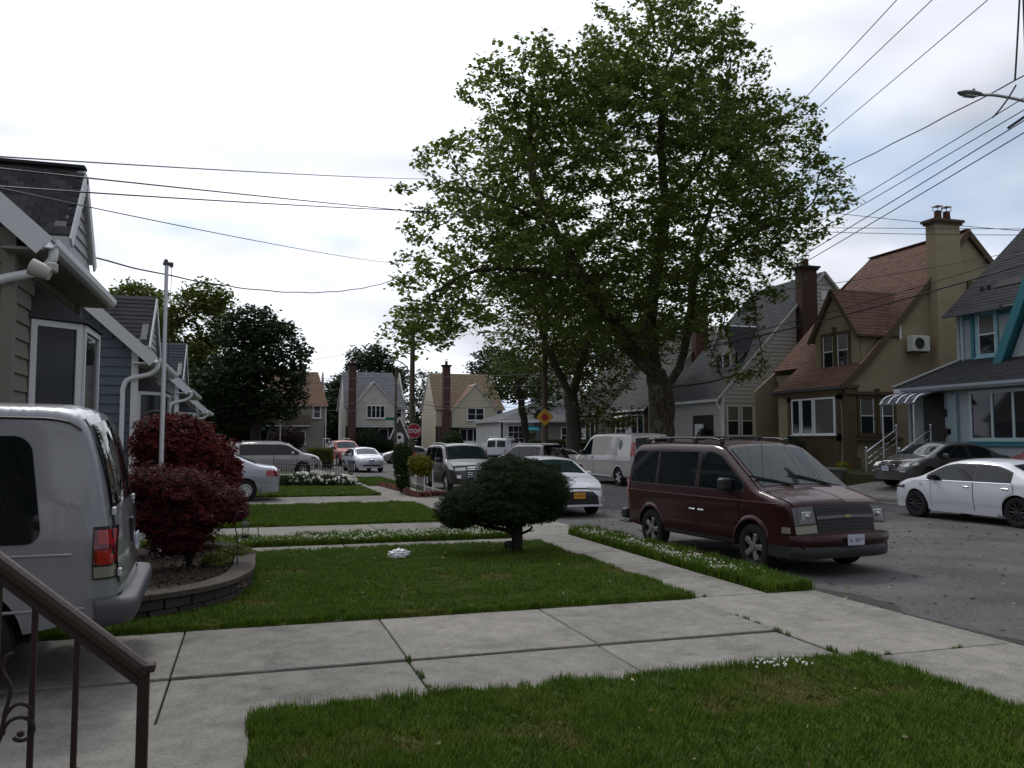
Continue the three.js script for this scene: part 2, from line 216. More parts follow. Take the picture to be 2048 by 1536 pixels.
lawn('green grass around the trunk of the clipped yew', -2.3, 4.96, 8.64, 14.2, { den: 720, h: 0.055, seed: 7, n: 16, skip: (x, a) => { const c = [[9.1, -1.7], [9.42, -0.85], [9.95, -0.32], [10.7, -0.08], [11.7, -0.03], [12.7, -0.08], [13.4, -0.35], [13.8, -0.95], [13.9, -3]]; if (a < 9.1 || a > 13.9) return false; for (let i = 1; i < c.length; i++) if (a <= c[i][0]) return x < mix(c[i - 1][1], c[i][1], (a - c[i - 1][0]) / (c[i][0] - c[i - 1][0])); } });
lawn('narrow clover lawn between the garden path and the driveway', -2.5, 4.7, 14.97, 16.18, { den: 420, h: 0.085, w: 0.012, seed: 13 });
lawn('mown lawn beyond the clover strip', -2.5, 4.55, 18.37, 24.22, { den: 300, h: 0.06, w: 0.01, rad: 0.07, seed: 17 });
lawn('mown lawn in front of the white flower bed', -2.5, 4.15, 27.67, 33.2, { den: 190, h: 0.06, w: 0.014, rad: 0.09, seed: 19 });
lawn('bright verge grass full of clover between sidewalk and parked maroon van', 5.97, 6.6, 8.74, 15.25, { den: 700, h: 0.1, w: 0.009, seed: 23 });
lawn('verge grass by the street corner', 4.6, 6.0, 33.5, 40.5, { den: 160, h: 0.07, w: 0.014, rad: 0.09, seed: 29 });
const flowerGeo = new THREE.IcosahedronGeometry(0.013, 0), flowerMat = std([0.62, 0.62, 0.55], 0.9);
dots('clover_flower', 'white clover heads scattered over the bright verge grass', 'flowers', flowerGeo, flowerMat, 900, (r) => { let x, a; do { x = mix(6.0, 6.58, r()); a = mix(9.6, 15.2, r()); } while (fbm(x * 3, a * 2.2, 4, 3) < 0.3 + 0.3 * r()); return [x, 0.17 + 0.07 * r(), -a, 0.7 + 0.6 * r()]; }, 31);
dots('clover_flower', 'white clover heads in the narrow lawn strip by the garden path', 'flowers', flowerGeo, flowerMat, 1100, (r) => [mix(-0.6, 4.6, Math.sqrt(r())), 0.17 + 0.06 * r(), -mix(15.05, 16.1, r()), 0.7 + 0.7 * r()], 37);
dots('clover_flower', 'few white clover heads at the corner of the unmown grass', 'flowers', flowerGeo, flowerMat, 34, (r) => [3.75 + 0.5 * r(), 0.2 + 0.02 * r(), -5.6 - 0.22 * r(), 0.6 + 0.4 * r()], 41);
const flake = new THREE.BufferGeometry(); flake.setAttribute('position', new THREE.BufferAttribute(new Float32Array([-0.03, 0, 0, 0, 0.006, -0.016, 0.035, 0, 0, -0.03, 0, 0, 0.035, 0, 0, 0.004, -0.004, 0.018]), 3)); flake.computeVertexNormals();
{ const c = [[0.10, 0.075, 0.05], [0.075, 0.085, 0.03], [0.19, 0.17, 0.13]]; const lab = ['brown leaf scraps on the asphalt', 'green leaf scraps on the asphalt', 'pale bark flakes on the asphalt'];
  c.forEach((q, i) => { const im = dots('leaf_litter', lab[i], 'litter', flake, std(q, 0.9), 420, (r) => { const x = mix(6.9, 17.6, r()), a = mix(6.5, 26, r()); return [x, 0.012, -a, 0.6 + 1.1 * r()]; }, 43 + i); const m = new THREE.Matrix4(), p = V(0, 0, 0), qn = new THREE.Quaternion(), s = V(0, 0, 0), r = rng(77 + i); for (let k = 0; k < im.count; k++) { im.getMatrixAt(k, m); m.decompose(p, qn, s); m.makeRotationFromEuler(new THREE.Euler((r() - 0.5) * 0.4, r() * 6.28, (r() - 0.5) * 0.4, 'YXZ')).scale(s).setPosition(p); im.setMatrixAt(k, m); } }); }
dots('lawn_litter', 'small fallen leaves and petals lying in the grass', 'litter', flake, std([0.30, 0.24, 0.14], 0.9), 60, (r) => (r() < 0.5 ? [mix(0.2, 4.9, r()), 0.19, -mix(8.7, 14, r()), 0.5 + 0.5 * r()] : [mix(0.2, 4.9, r()), 0.19, -mix(3.6, 5.8, r()), 0.4 + 0.4 * r()]), 53);
{ // broad-leaved weeds in the turf
  const geo = tuftGeo(11, 0.03, 0.05, 0.022, 303), im = new THREE.InstancedMesh(geo, grassMat, 460), m = new THREE.Matrix4(), r = rng(15), c = new THREE.Color(); for (let k = 0; k < 460; k++) { const near = k < 200; m.makeRotationY(r() * 6).scale(V(1, 0.6 + 0.7 * r(), 1)).setPosition(mix(0.2, 4.9, r()), 0.13, -(near ? mix(2.5, 5.85, r()) : mix(8.75, 14.1, r()))); im.setMatrixAt(k, m); const b = 0.8 + 0.5 * r(); im.setColorAt(k, c.setRGB(0.085 * b, 0.135 * b, 0.03 * b)); } im.name = 'lawn_weeds'; scene.add(im); stuff(im); tag(im, 'broad leaved weeds and clover leaves dotted through the turf', 'weeds');
}
{ // weeds growing in the pavement joints
  const spots = [[1.3, 6.95], [1.31, 6.55], [1.31, 6.15], [4.88, 7.2], [4.88, 6.9], [4.88, 6.2], [5.3, 5.93], [5.9, 5.93], [5.97, 8.7], [5.2, 8.7], [4.88, 7.6]];
  const im = new THREE.InstancedMesh(tuftGeo(26, 0.035, 0.045, 0.007, 99), grassMat, spots.length * 3), m = new THREE.Matrix4(), r = rng(5), c = new THREE.Color(); let k = 0;
  for (const [x, a] of spots) for (let i = 0; i < 3; i++) { const al = (r() - 0.5) * 0.28, alongX = Math.abs(a - 5.93) < 0.02 || Math.abs(a - 8.7) < 0.02; m.makeRotationY(r() * 6).scale(V(0.7, 0.35 + 0.7 * r(), 0.7)).setPosition(x + (alongX ? al : 0), 0.115, -(a + (alongX ? 0 : al))); im.setMatrixAt(k, m); im.setColorAt(k, c.setRGB(0.07, 0.115, 0.025)); k++; }
  im.name = 'joint_weeds'; scene.add(im); stuff(im); tag(im, 'small weeds growing in the concrete joints', 'weeds');
}
// ================================================================ vehicles (local: x forward from the rear bumper, y up, z to the right)
const wheelCache = new Map();
function wheelParts(r, w, style) {
  const key = r + style; if (wheelCache.has(key)) return wheelCache.get(key);
  const rr = r * 0.66, tp = [[rr, -w / 2 + 0.012], [rr + 0.02, -w / 2], [r - 0.03, -w / 2 + 0.003], [r - 0.008, -w / 2 + 0.02], [r, -w / 2 + 0.045], [r, w / 2 - 0.045], [r - 0.008, w / 2 - 0.02], [r - 0.03, w / 2 - 0.003], [rr + 0.02, w / 2], [rr, w / 2 - 0.012]];
  const tyre = new THREE.LatheGeometry(tp.map((p) => new THREE.Vector2(...p)), 40).rotateX(Math.PI / 2);
  const rim = [], face = w / 2 - 0.03, back = new THREE.LatheGeometry([[0.001, -0.02], [rr - 0.02, -0.02], [rr, 0.03], [rr + 0.004, face + 0.015], [rr - 0.012, face + 0.02], [rr - 0.02, face - 0.02]].map((p) => new THREE.Vector2(...p)), 40).rotateX(Math.PI / 2);
  const ns = style === 'hub' ? 11 : style === 'multi' ? 10 : 5, sw = style === 'hub' ? 0.055 : style === 'multi' ? 0.028 : 0.075;
  for (let i = 0; i < ns; i++) { const a = i / ns * 2 * Math.PI, L = rr * 0.9; const s = rbox(L, sw * r / 0.33, 0.03, 0.01, L / 2, 0, 0); s.rotateY(-0.06).translate(0, 0, face).rotateZ(a); rim.push(s); if (style === 'fat') { const s2 = rbox(L * 0.5, sw * 1.3, 0.03, 0.01, rr * 0.75, 0, face - 0.01); s2.rotateZ(a); rim.push(s2); } }
  rim.push(cyl(rr * 0.26, rr * 0.22, 0.05, 0, 0, face + 0.01, 18, Math.PI / 2));
  if (style === 'hub') rim.push(new THREE.TorusGeometry(rr * 0.86, 0.018, 6, 30).translate(0, 0, face), new THREE.CylinderGeometry(rr * 0.6, rr * 0.6, 0.02, 24).rotateX(Math.PI / 2).translate(0, 0, face - 0.005));
  const out = { tyre, rim: merge(rim), barrel: back }; wheelCache.set(key, out); return out;
}
function car(name, label, S, pos, turn, group) {
  const o = thing(name, label, S.cat || 'car', pos, turn, group), Lc = S.L, half = S.W / 2, sc = S.scale || 1; o.scale.setScalar(sc);
  const P = S.paint, g0 = new THREE.Group();
  // ---- profile
  const lin = (t, x) => { if (x <= t[0][0]) return t[0][1]; for (let i = 1; i < t.length; i++) if (x <= t[i][0]) { const [a, b] = [t[i - 1], t[i]]; return mix(a[1], b[1], (x - a[0]) / (b[0] - a[0] || 1e-6)); } return t[t.length - 1][1]; };
  const U0 = (x) => lin(S.top, x), sm = S.smooth || 0.07;
  const U = (x) => { const k = Math.min(sm, x + 1e-4, Lc - x + 1e-4); let s = 0; for (let i = -4; i <= 4; i++) s += U0(x + i / 4 * k) * (5 - Math.abs(i)); return s / 25; };
  const ar = S.archR || 0.4, wy = S.wheelR;
  const sill = (x) => S.sill + (S.sillF || 0.04) * smooth(Lc - 0.9, Lc, x) + (S.sillR || 0.06) * smooth(0.9, 0, x);
  const arch = (x, c) => { const d = Math.abs(x - c); return d < ar ? wy + Math.sqrt(ar * ar - d * d) * 0.98 : 0; };
  const Lo = (x) => Math.max(sill(x), arch(x, S.axR), arch(x, S.axF));
  const crown = (x) => mix(S.crownHood || 0.035, S.crownRoof || 0.05, smooth(S.belt, S.H - 0.1, U(x)));
  const w = (x, y) => {
    let h = half, e = Math.min(x, Lc - x), R = x < Lc / 2 ? S.rR || 0.25 : S.rF || 0.45, ins = x < Lc / 2 ? S.iR || 0.12 : S.iF || 0.22;
    if (e < R) h -= ins * (1 - Math.sqrt(Math.max(0, 1 - ((R - e) / R) ** 2)));
    const t = (x - Lc / 2) / (Lc / 2); h -= (S.taper ?? 0.05) * t * t;
    if (y > S.belt) h -= (S.tumble ?? 0.28) * (y - S.belt);
    const ys = S.ys || 0.5; if (y < ys) h -= 0.22 * (ys - y);
    h -= (S.crease ?? 0.012) * (1 - Math.exp(-(((y - (S.creaseY || S.belt - 0.22)) / 0.12) ** 2)));
    const r = Math.min(S.shoulder || 0.1, 0.3 * Math.max(0.05, U(x) - Lo(x))), dy = U(x) - y; if (dy < r) h -= r * 0.9 * (1 - Math.sqrt(Math.max(0, 1 - ((r - dy) / r) ** 2)));
    return h;
  };
  const D = (x, y, z) => { const q = Math.min(1, Math.abs(z) / half) ** 2.4; return V(x - (S.bowF ?? 0.16) * q * smooth(Lc - 1.1, Lc, x) + (S.bowR ?? 0.08) * q * smooth(0.8, 0, x), y, z); };
  const side = (x, y, s, off = 0) => D(x, y, s * (w(x, y) + off));
  // ---- body grid
  const xs = new Set(); const N = 84; for (let i = 0; i <= N; i++) { const t = i / N; xs.add(Lc * (t - 0.13 * Math.sin(2 * Math.PI * t))); }
  for (const e of [0.003, 0.01, 0.02, 0.035, 0.055, 0.08]) { xs.add(e); xs.add(Lc - e); } for (const c of [S.axR, S.axF]) for (let i = -12; i <= 12; i++) xs.add(c + ar * Math.sin(i / 12 * Math.PI / 2));
  for (const p of S.top) xs.add(p[0]); const X = [...xs].filter((x) => x >= 0 && x <= Lc).sort((a, b) => a - b);
  const T = [0, 0.06, 0.14, 0.24, 0.34, 0.44, 0.54, 0.64, 0.72, 0.8, 0.87, 0.92, 0.96, 0.985, 1];
  const fromCols = (nx, ny, fn) => gridGeo(nx, ny, (u, v) => fn(Math.round(u * nx), Math.round(v * ny)));
  const geos = [];
  for (const s of [-1, 1]) geos.push(fromCols(X.length - 1, T.length - 1, (i, j) => { const x = X[i], y = mix(Lo(x), U(x), T[j]); return side(x, y, s); }));
  const NZ = 14, vv = (j) => -1 + 2 * j / NZ;
  geos.push(fromCols(X.length - 1, NZ, (i, j) => { const x = X[i], y = U(x), v = vv(j); return D(x, y + crown(x) * (1 - v * v), v * w(x, y)); }));
  for (const x of [0, Lc]) geos.push(fromCols(T.length - 1, NZ, (i, j) => { const y = mix(Lo(x), U(x), T[i]), v = vv(j); return D(x, y + crown(x) * (1 - v * v) * T[i] ** 3, v * w(x, y)); }));
  const bodyG = mergeVertices(mergeGeometries(geos.map((g) => { const q = g.clone(); q.deleteAttribute('uv'); q.deleteAttribute('normal'); return q; })), 0.0008); bodyG.computeVertexNormals();
  const body = mesh('body', uvBox(bodyG), P, o);
  mesh('underbody', fromCols(X.length - 1, 4, (i, j) => { const x = X[i], y = Lo(x) + 0.004, v = -1 + j / 2; return D(x, y, v * (w(x, y) - 0.012)); }), M.dark, o);
  // ---- path along the centre line for patches on nose, screens, tail
  const path = []; { const ye = (x) => [Lo(x), U(x)]; for (let i = 0; i <= 12; i++) path.push([0, mix(...ye(0), i / 12)]); const n = 500; for (let i = 1; i <= n; i++) { const t = i / n, x = Lc * (t - 0.15 * Math.sin(2 * Math.PI * t)); path.push([x, U(x)]); } for (let i = 1; i <= 12; i++) path.push([Lc, mix(U(Lc), Lo(Lc), i / 12)]); }
  const iAtX = (x) => { let b = 0; for (let i = 12; i < path.length - 12; i++) if (Math.abs(path[i][0] - x) < Math.abs(path[b][0] - x)) b = i; return b; };
  const iAtYF = (y) => { for (let i = path.length - 1; i > 0; i--) if (path[i][1] >= y) return i; return 1; };
  const iAtYR = (y) => { for (let i = 0; i < path.length; i++) if (path[i][1] >= y) return i; return 1; };
  const pp = (s) => { s = Math.max(0, Math.min(path.length - 1.001, s)); const i = Math.floor(s), f = s - i; return [mix(path[i][0], path[i + 1][0], f), mix(path[i][1], path[i + 1][1], f)]; };
  const onPath = (s, v, off = 0.004, zabs) => { const [x, y] = pp(s), a = pp(s - 2), b = pp(s + 2); let nx = -(b[1] - a[1]), ny = b[0] - a[0]; const l = Math.hypot(nx, ny) || 1; nx /= l; ny /= l; const ww = w(Math.max(0, Math.min(Lc, x)), y), z = zabs ?? v * ww, vr = Math.min(1, Math.abs(z) / ww), q = D(x, y + crown(x) * (1 - vr * vr) * (x <= 0 || x >= Lc ? 0.5 : 1), z); q.x += nx * off; q.y += ny * off; return q; };
  const pathPatch = (nm, mat, s0, s1, v0, v1, off = 0.004, par = o, n = 10) => mesh(nm, gridGeo(n, 8, (u, t) => { const s = mix(s0, s1, t), a = typeof v0 === 'function' ? v0(t) : v0, b = typeof v1 === 'function' ? v1(t) : v1; return onPath(s, mix(a, b, u), off); }), mat, par);
  const frontZ = (nm, mat, y0, y1, z0, z1, off = 0.006, par = o) => mesh(nm, gridGeo(8, 5, (u, t) => onPath(mix(iAtYF(y1), iAtYF(y0), t), 0, off, mix(typeof z0 === 'function' ? z0(t) : z0, typeof z1 === 'function' ? z1(t) : z1, u))), mat, par);
  const rearZ = (nm, mat, y0, y1, z0, z1, off = 0.006, par = o) => mesh(nm, gridGeo(8, 5, (u, t) => onPath(mix(iAtYR(y0), iAtYR(y1), t), 0, off, mix(z0, z1, u))), mat, par);
  const sidePatch = (nm, mat, s, x0, x1, lo, hi, off = 0.005, par = o, n = 22) => mesh(nm, gridGeo(n, 6, (u, t) => { const x = mix(x0, x1, u), a = typeof lo === 'function' ? lo(x) : lo, b = typeof hi === 'function' ? hi(x) : hi; return side(x, mix(a, Math.max(a + 0.002, b), t), s, off); }), mat, par);
  const fl = (f) => f;
  // ---- glass
  const wt = S.winTop || 0.1, hi = (x) => Math.min(U(x) - wt, S.H - wt - 0.02);
  for (const s of [-1, 1]) for (const [a, b, lo] of S.windows || []) { sidePatch('window_seal', M.plastic, s, a - 0.025, b + 0.03, S.belt - 0.008, (x) => hi(x) + 0.022, 0.004); sidePatch('window', S.glass || M.carGlass, s, a, b, (x) => (lo ?? S.belt + 0.015), hi, 0.0075); }
  if (S.screen) { const [a, b] = S.screen; pathPatch('windshield', S.shield || M.shield, iAtX(a), iAtX(b), (t) => -0.93 + 0.02 * t, (t) => 0.93 - 0.02 * t, 0.008); }
  if (S.rear) { const [a, b] = S.rear; pathPatch('rear_window', S.glass || M.carGlass, iAtX(a), iAtX(b), -0.9, 0.9, 0.008); }
  // ---- doors with handles
  for (const s of [-1, 1]) for (const [a, b, hx] of S.doors || []) { const d = sidePatch('door', P, s, a, b, (x) => Math.max(sill(x) + 0.05, arch(x, S.axR) ? arch(x, S.axR) + 0.035 : 0, arch(x, S.axF) ? arch(x, S.axF) + 0.035 : 0), S.belt - 0.004, 0.007); for (const e of [a, b]) sidePatch('door_seam', M.black, s, e - 0.005, e + 0.005, (x) => Math.max(sill(x) + 0.05, arch(x, S.axR) ? arch(x, S.axR) + 0.035 : 0, arch(x, S.axF) ? arch(x, S.axF) + 0.035 : 0), (x) => hi(x) > S.belt + 0.2 ? S.belt : S.belt - 0.004, 0.0085, d, 1); if (hx !== undefined) { const q = side(hx, S.handleY || S.belt - 0.11, s, 0.012); mesh('handle', rbox(0.17, 0.035, 0.03, 0.012, q.x, q.y, q.z), S.handleMat || P, d); } }
  // ---- wheels
  const wp = wheelParts(S.wheelR, S.wheelW || 0.21, S.wheel || 'fat');
  for (const ax of [S.axR, S.axF]) for (const s of [-1, 1]) { const q = part('wheel', o); q.position.set(ax, S.wheelR, s * (half - (S.wheelIn ?? 0.14))); if (s < 0) q.rotation.y = Math.PI; mesh('tyre', wp.tyre, M.rubber, q); mesh('rim', wp.rim, S.rimMat || M.alloy, q); mesh('barrel', wp.barrel, M.dark, q); }
  // ---- mirrors
  if (S.mirrorX) for (const s of [-1, 1]) { const q = side(S.mirrorX, S.mirrorY || S.belt + 0.06, s, 0.1); mesh('side_mirror', merge([rbox(0.12 * (S.mirrorS || 1), 0.14 * (S.mirrorS || 1), 0.2, 0.045, q.x, q.y + 0.02, q.z), rbox(0.06, 0.04, 0.14, 0.015, q.x, q.y - 0.04, q.z - s * 0.1)]), S.mirrorMat || P, o); }
  if (S.extra) S.extra({ o, P, U, w, side, sidePatch, pathPatch, frontZ, rearZ, onPath, iAtX, iAtYF, iAtYR, D, Lo, sill, S, half, Lc, hi });
  // ---- centre the group on the middle of the wheelbase
  const mid = (S.axR + S.axF) / 2; for (const c of o.children) c.position.x -= mid;
  return o;
}
const plate = (k, mat, y, front = true, z = 0, off = 0.02) => { const i = front ? k.iAtYF(y) : k.iAtYR(y), q = k.onPath(i, 0, off, z); mesh('licence_plate', rbox(0.012, 0.15, 0.31, 0.005, q.x, q.y, q.z), mat, k.o); };
// headlights and tail lights that wrap round the corner
const lampF = (k, mat, y0, y1, z0, z1, sideLen, nm = 'headlight', off = 0.009) => { for (const s of [-1, 1]) { const par = k.frontZ(nm, mat, y0, y1, s * z0, s * z1, off); if (sideLen) k.sidePatch('lens_side', mat, s, k.Lc - sideLen, k.Lc - 0.02, (x) => y0 + 0.04, (x) => Math.min(y1 + 0.04 * (k.Lc - x) / sideLen, k.U(x) - 0.03), off, par); } };
const lampR = (k, mat, y0, y1, z0, z1, sideLen, nm = 'taillight') => { for (const s of [-1, 1]) { const par = k.rearZ(nm, mat, y0, y1, s * z0, s * z1, 0.009); if (sideLen) k.sidePatch('lens_side', mat, s, 0.01, sideLen, y0, (x) => Math.min(y1, k.U(x) - 0.02), 0.009, par); } };

const sedanTop = (L, H, o = {}) => { const s = L / 4.6, h = H / 1.44; return [[0, 0.62], [0.02, 0.80], [0.06, 0.93], [0.14, 1.0 * h], [0.62 * s, 1.06 * h], [1.28 * s, 1.34 * h], [1.55 * s, 1.405 * h], [2.05 * s, 1.44 * h], [2.55 * s, 1.425 * h], [2.85 * s, 1.375 * h], [3.62 * s, 1.0 * h], [4.1 * s, 0.905], [4.36 * s, 0.815], [L - 0.09, 0.70], [L - 0.03, 0.60], [L, 0.52]].map(([x, y]) => [x, y + (o.dy || 0)]); };
const sedan = (L, W, H, o = {}) => ({ L, W, H, top: sedanTop(L, H), belt: 0.94 * H / 1.44, sill: 0.22, axR: 0.98 * L / 4.6, axF: 3.7 * L / 4.6, wheelR: 0.325, archR: 0.375, shoulder: 0.11, tumble: 0.42, smooth: 0.16, winTop: 0.085,
  windows: [[1.12 * L / 4.6, 2.0 * L / 4.6], [2.06 * L / 4.6, 3.3 * L / 4.6]], screen: [2.9 * L / 4.6, 3.55 * L / 4.6], rear: [0.7 * L / 4.6, 1.26 * L / 4.6], doors: [[1.05 * L / 4.6, 2.02 * L / 4.6, 1.22 * L / 4.6], [2.03 * L / 4.6, 3.2 * L / 4.6, 2.2 * L / 4.6]], mirrorX: 3.08 * L / 4.6, mirrorS: 1, ...o });
const suv = (L, W, H, o = {}) => ({ L, W, H, top: [[0, 0.62], [0.03, 0.9], [0.09, 1.1], [0.3, 1.52], [0.42, 1.66], [0.7, H - 0.03], [1.5, H], [2.55, H - 0.015], [2.9, H - 0.07], [3.7, 1.16], [4.2, 1.06], [L - 0.22, 0.97], [L - 0.08, 0.82], [L - 0.02, 0.62], [L, 0.52]], belt: 1.08, sill: 0.3, axR: 0.98, axF: L - 0.97, wheelR: 0.365, archR: 0.425, shoulder: 0.12, tumble: 0.3, smooth: 0.12, winTop: 0.11,
  windows: [[0.62, 1.25], [1.31, 2.2], [2.26, 3.42]], screen: [2.98, 3.64], rear: [0.12, 0.36], doors: [[1.2, 2.22, 1.36], [2.23, 3.4, 2.4]], mirrorX: 3.15, mirrorS: 1.15, ...o });

// ---------------------------------------------------------------- maroon minivan at the near kerb
{
  const S = { cat: 'minivan', L: 4.82, W: 1.96, H: 1.9, belt: 1.16, sill: 0.34, axR: 0.98, axF: 3.82, wheelR: 0.345, archR: 0.41, shoulder: 0.09, tumble: 0.17, smooth: 0.09, winTop: 0.13, rR: 0.2, iR: 0.08, rF: 0.5, iF: 0.12, bowF: 0.14, bowR: 0.05, crease: 0.02, creaseY: 0.98,
    top: [[0, 0.66], [0.03, 0.8], [0.06, 1.12], [0.2, 1.68], [0.27, 1.82], [0.4, 1.875], [1.5, 1.9], [2.75, 1.885], [3.0, 1.83], [3.92, 1.2], [4.45, 1.10], [4.66, 1.04], [4.72, 0.98], [4.75, 0.62], [4.78, 0.56], [4.82, 0.52]],
    windows: [[0.24, 1.14], [1.22, 2.38], [2.48, 3.62]], screen: [3.04, 3.88], rear: [0.08, 0.2], doors: [[2.44, 3.52, 2.56], [1.2, 2.42, 2.32]], handleY: 0.80, handleMat: M.chrome, mirrorX: 3.3, mirrorY: 1.24, mirrorS: 1.4, mirrorMat: M.plastic, wheel: 'fat', rimMat: std([0.27, 0.265, 0.26], 0.45, { metalness: 0.7 }),
    paint: paint([0.03, 0.0045, 0.0055], { roughness: 0.5, specularIntensity: 0.3, clearcoat: 0.5, clearcoatRoughness: 0.1 }),
    extra(k) {
      const { o } = k, fade = std([0.16, 0.13, 0.13], 0.75, { map: rep(dustTex, 0.3) });
      mesh('faded_hood_patch', gridGeo(16, 14, (u, t) => k.onPath(mix(k.iAtX(3.98), k.iAtX(4.66), t), mix(-0.82, -0.1 + 0.1 * fbm(t * 4, 2, 2, 3), u), 0.004)), std([0.17, 0.135, 0.135], 0.7, { map: rep(dustTex, 1.5) }), o);
      for (const s of [-1, 1]) mesh('hood_seam', gridGeo(20, 1, (u, t) => k.onPath(mix(k.iAtX(3.9), k.iAtX(4.68), u), s * (0.86 - 0.1 * u) + s * 0.006 * t, 0.005)), M.black, o);
      k.frontZ('grille', M.black, 0.60, 0.965, -0.52, 0.52, 0.01); k.frontZ('grille_bar', M.greyPlastic, 0.78, 0.825, -0.52, 0.52, 0.03);
      for (let i = 0; i < 6; i++) { const y = i < 3 ? 0.635 + i * 0.045 : 0.85 + (i - 3) * 0.04; k.frontZ('grille_slat', M.plastic, y, y + 0.012, -0.51, 0.51, 0.022); }
      { const q = k.onPath(k.iAtYF(0.80), 0, 0.045, 0), sh = new THREE.Shape([[-0.075, -0.014], [-0.03, -0.014], [-0.022, -0.024], [0.022, -0.024], [0.034, -0.014], [0.075, -0.014], [0.066, 0.014], [0.03, 0.014], [0.022, 0.024], [-0.022, 0.024], [-0.034, 0.014], [-0.066, 0.014]].map((p) => new THREE.Vector2(...p))); mesh('emblem', new THREE.ExtrudeGeometry(sh, { depth: 0.01, bevelEnabled: false }).rotateY(Math.PI / 2).translate(q.x, q.y, q.z), std([0.5, 0.42, 0.24], 0.3, { metalness: 0.8 }), o); }
      for (const s of [-1, 1]) { const h = k.frontZ('headlight', M.greyPlastic, 0.72, 0.965, s * 0.535, s * 0.86, 0.012); k.frontZ('lens', M.smokeLens, 0.745, 0.945, s * 0.56, s * 0.8, 0.02, h); const q = k.onPath(k.iAtYF(0.84), 0, 0.0, s * 0.67); mesh('reflector', merge([rbox(0.03, 0.13, 0.17, 0.012, q.x + 0.012, q.y, q.z), place(new THREE.SphereGeometry(0.035, 12, 8), q.x + 0.03, q.y, q.z)]), M.clearLens, h); k.frontZ('turn_signal', M.fogged, 0.60, 0.71, s * 0.535, s * 0.86, 0.014); k.sidePatch('turn_signal_side', M.fogged, s, 4.55, 4.7, 0.61, 0.70, 0.012); }
      // bumper: wraps round, maroon upper lip over a dark valance
      const wrap = (nm, mat, y0, y1, off) => { mesh(nm, merge([gridGeo(24, 6, (u, t) => { const z = mix(-0.93, 0.93, u), y = mix(y0, y1, t), b = off * Math.sin(Math.PI * (0.15 + 0.7 * t)) + 0.03; return V(4.80 + b - 0.24 * Math.abs(z / 0.93) ** 4, y, z); }), ...[-1, 1].map((s) => gridGeo(10, 6, (u, t) => { const y = mix(y0, y1, t), b = off * Math.sin(Math.PI * (0.15 + 0.7 * t)) + 0.03; return V(mix(4.2, 4.56 + b, u), y, s * (0.93 + (1 - u) * 0.03)); }))]), mat, o); };
      wrap('bumper', k.P, 0.44, 0.585, 0.05); wrap('bumper_valance', M.plastic, 0.27, 0.435, 0.03);
      mesh('rear_bumper', rbox(0.2, 0.2, 1.9, 0.05, 0.0, 0.55, 0), M.plastic, o);
      plate(k, M.plateWhite, 0.5, true, 0, 0.11);
      for (const s of [-1, 1]) { for (const c of [k.S.axR, k.S.axF]) mesh('wheel_arch_lip', gridGeo(24, 3, (u, t) => { const a = Math.PI * (0.06 + 0.88 * u), r = 0.41 + 0.065 * t, x = c + Math.cos(a) * r, y = 0.345 + Math.sin(a) * r; return k.side(x, Math.max(y, k.Lo(x) + 0.001), s, 0.026 * Math.sin(Math.PI * (0.5 + 0.5 * t))); }), k.P, o); k.sidePatch('trim_strip', std([0.12, 0.06, 0.065], 0.35), s, 0.1, 4.5, 1.022, 1.036, 0.012); k.sidePatch('lower_trim', M.plastic, s, 1.42, 3.4, 0.36, 0.42, 0.012); }
      // roof rack
      for (const s of [-1, 1]) { const pts = []; for (let i = 0; i <= 8; i++) { const x = mix(0.45, 2.8, i / 8); pts.push(V(x, k.U(x) + 0.09 - 0.04 * (i === 0 || i === 8), s * 0.66)); } mesh('roof_rail', merge([tube(pts, 0.018, 6), ...[0.5, 1.2, 2.0, 2.75].map((x) => rbox(0.1, 0.09, 0.05, 0.015, x, k.U(x) + 0.055, s * 0.66))]), M.plastic, o); }
      for (const x of [0.9, 2.1]) mesh('roof_crossbar', rbox(0.07, 0.03, 1.34, 0.012, x, k.U(x) + 0.11, 0), M.plastic, o);
      // wipers and aerial
      for (const [z0, z1, x1] of [[-0.55, -0.02, 3.72], [0.2, 0.74, 3.70]]) { const a = k.onPath(k.iAtX(3.9), 0, 0.02, z0), b = k.onPath(k.iAtX(x1), 0, 0.03, z1); mesh('wiper', merge([beam(a, b, 0.02, 0.02), beam(b.clone().lerp(a, 0.55), b.clone().add(V(-0.03, 0.02, 0.16)), 0.014, 0.03)]), M.black, o); }
      { const a = k.side(3.98, 1.13, 1, -0.12); mesh('aerial', bar(V(a.x, a.y, a.z), V(a.x - 0.05, a.y + 0.78, a.z), 0.004, 5), M.black, o); }
      for (const s of [-1, 1]) { const q = k.side(0.06, 0.95, s, 0); k.sidePatch('taillight', M.redLens, s, 0.06, 0.15, 0.85, 1.25, 0.008); }
      mesh('running_step', rbox(0.35, 0.03, 0.12, 0.01, 0.05, 0.40, 0.9), M.plastic, o);
    } };
  const f = atY(1500, 1138), r = atY(1310, 1096), d = f.clone().sub(r), ang = Math.atan2(-d.z, d.x), c = f.clone().add(r).multiplyScalar(0.5), n = V(Math.sin(ang) , 0, Math.cos(ang));
  // near (right-hand) wheels stand on the two contact points
  const side = V(-Math.sin(ang), 0, -Math.cos(ang)); c.addScaledVector(side, 0.92);
  car('maroon_minivan', 'maroon minivan with faded hood parked beside the clover verge', S, [c.x, 0, c.z], ang);
}
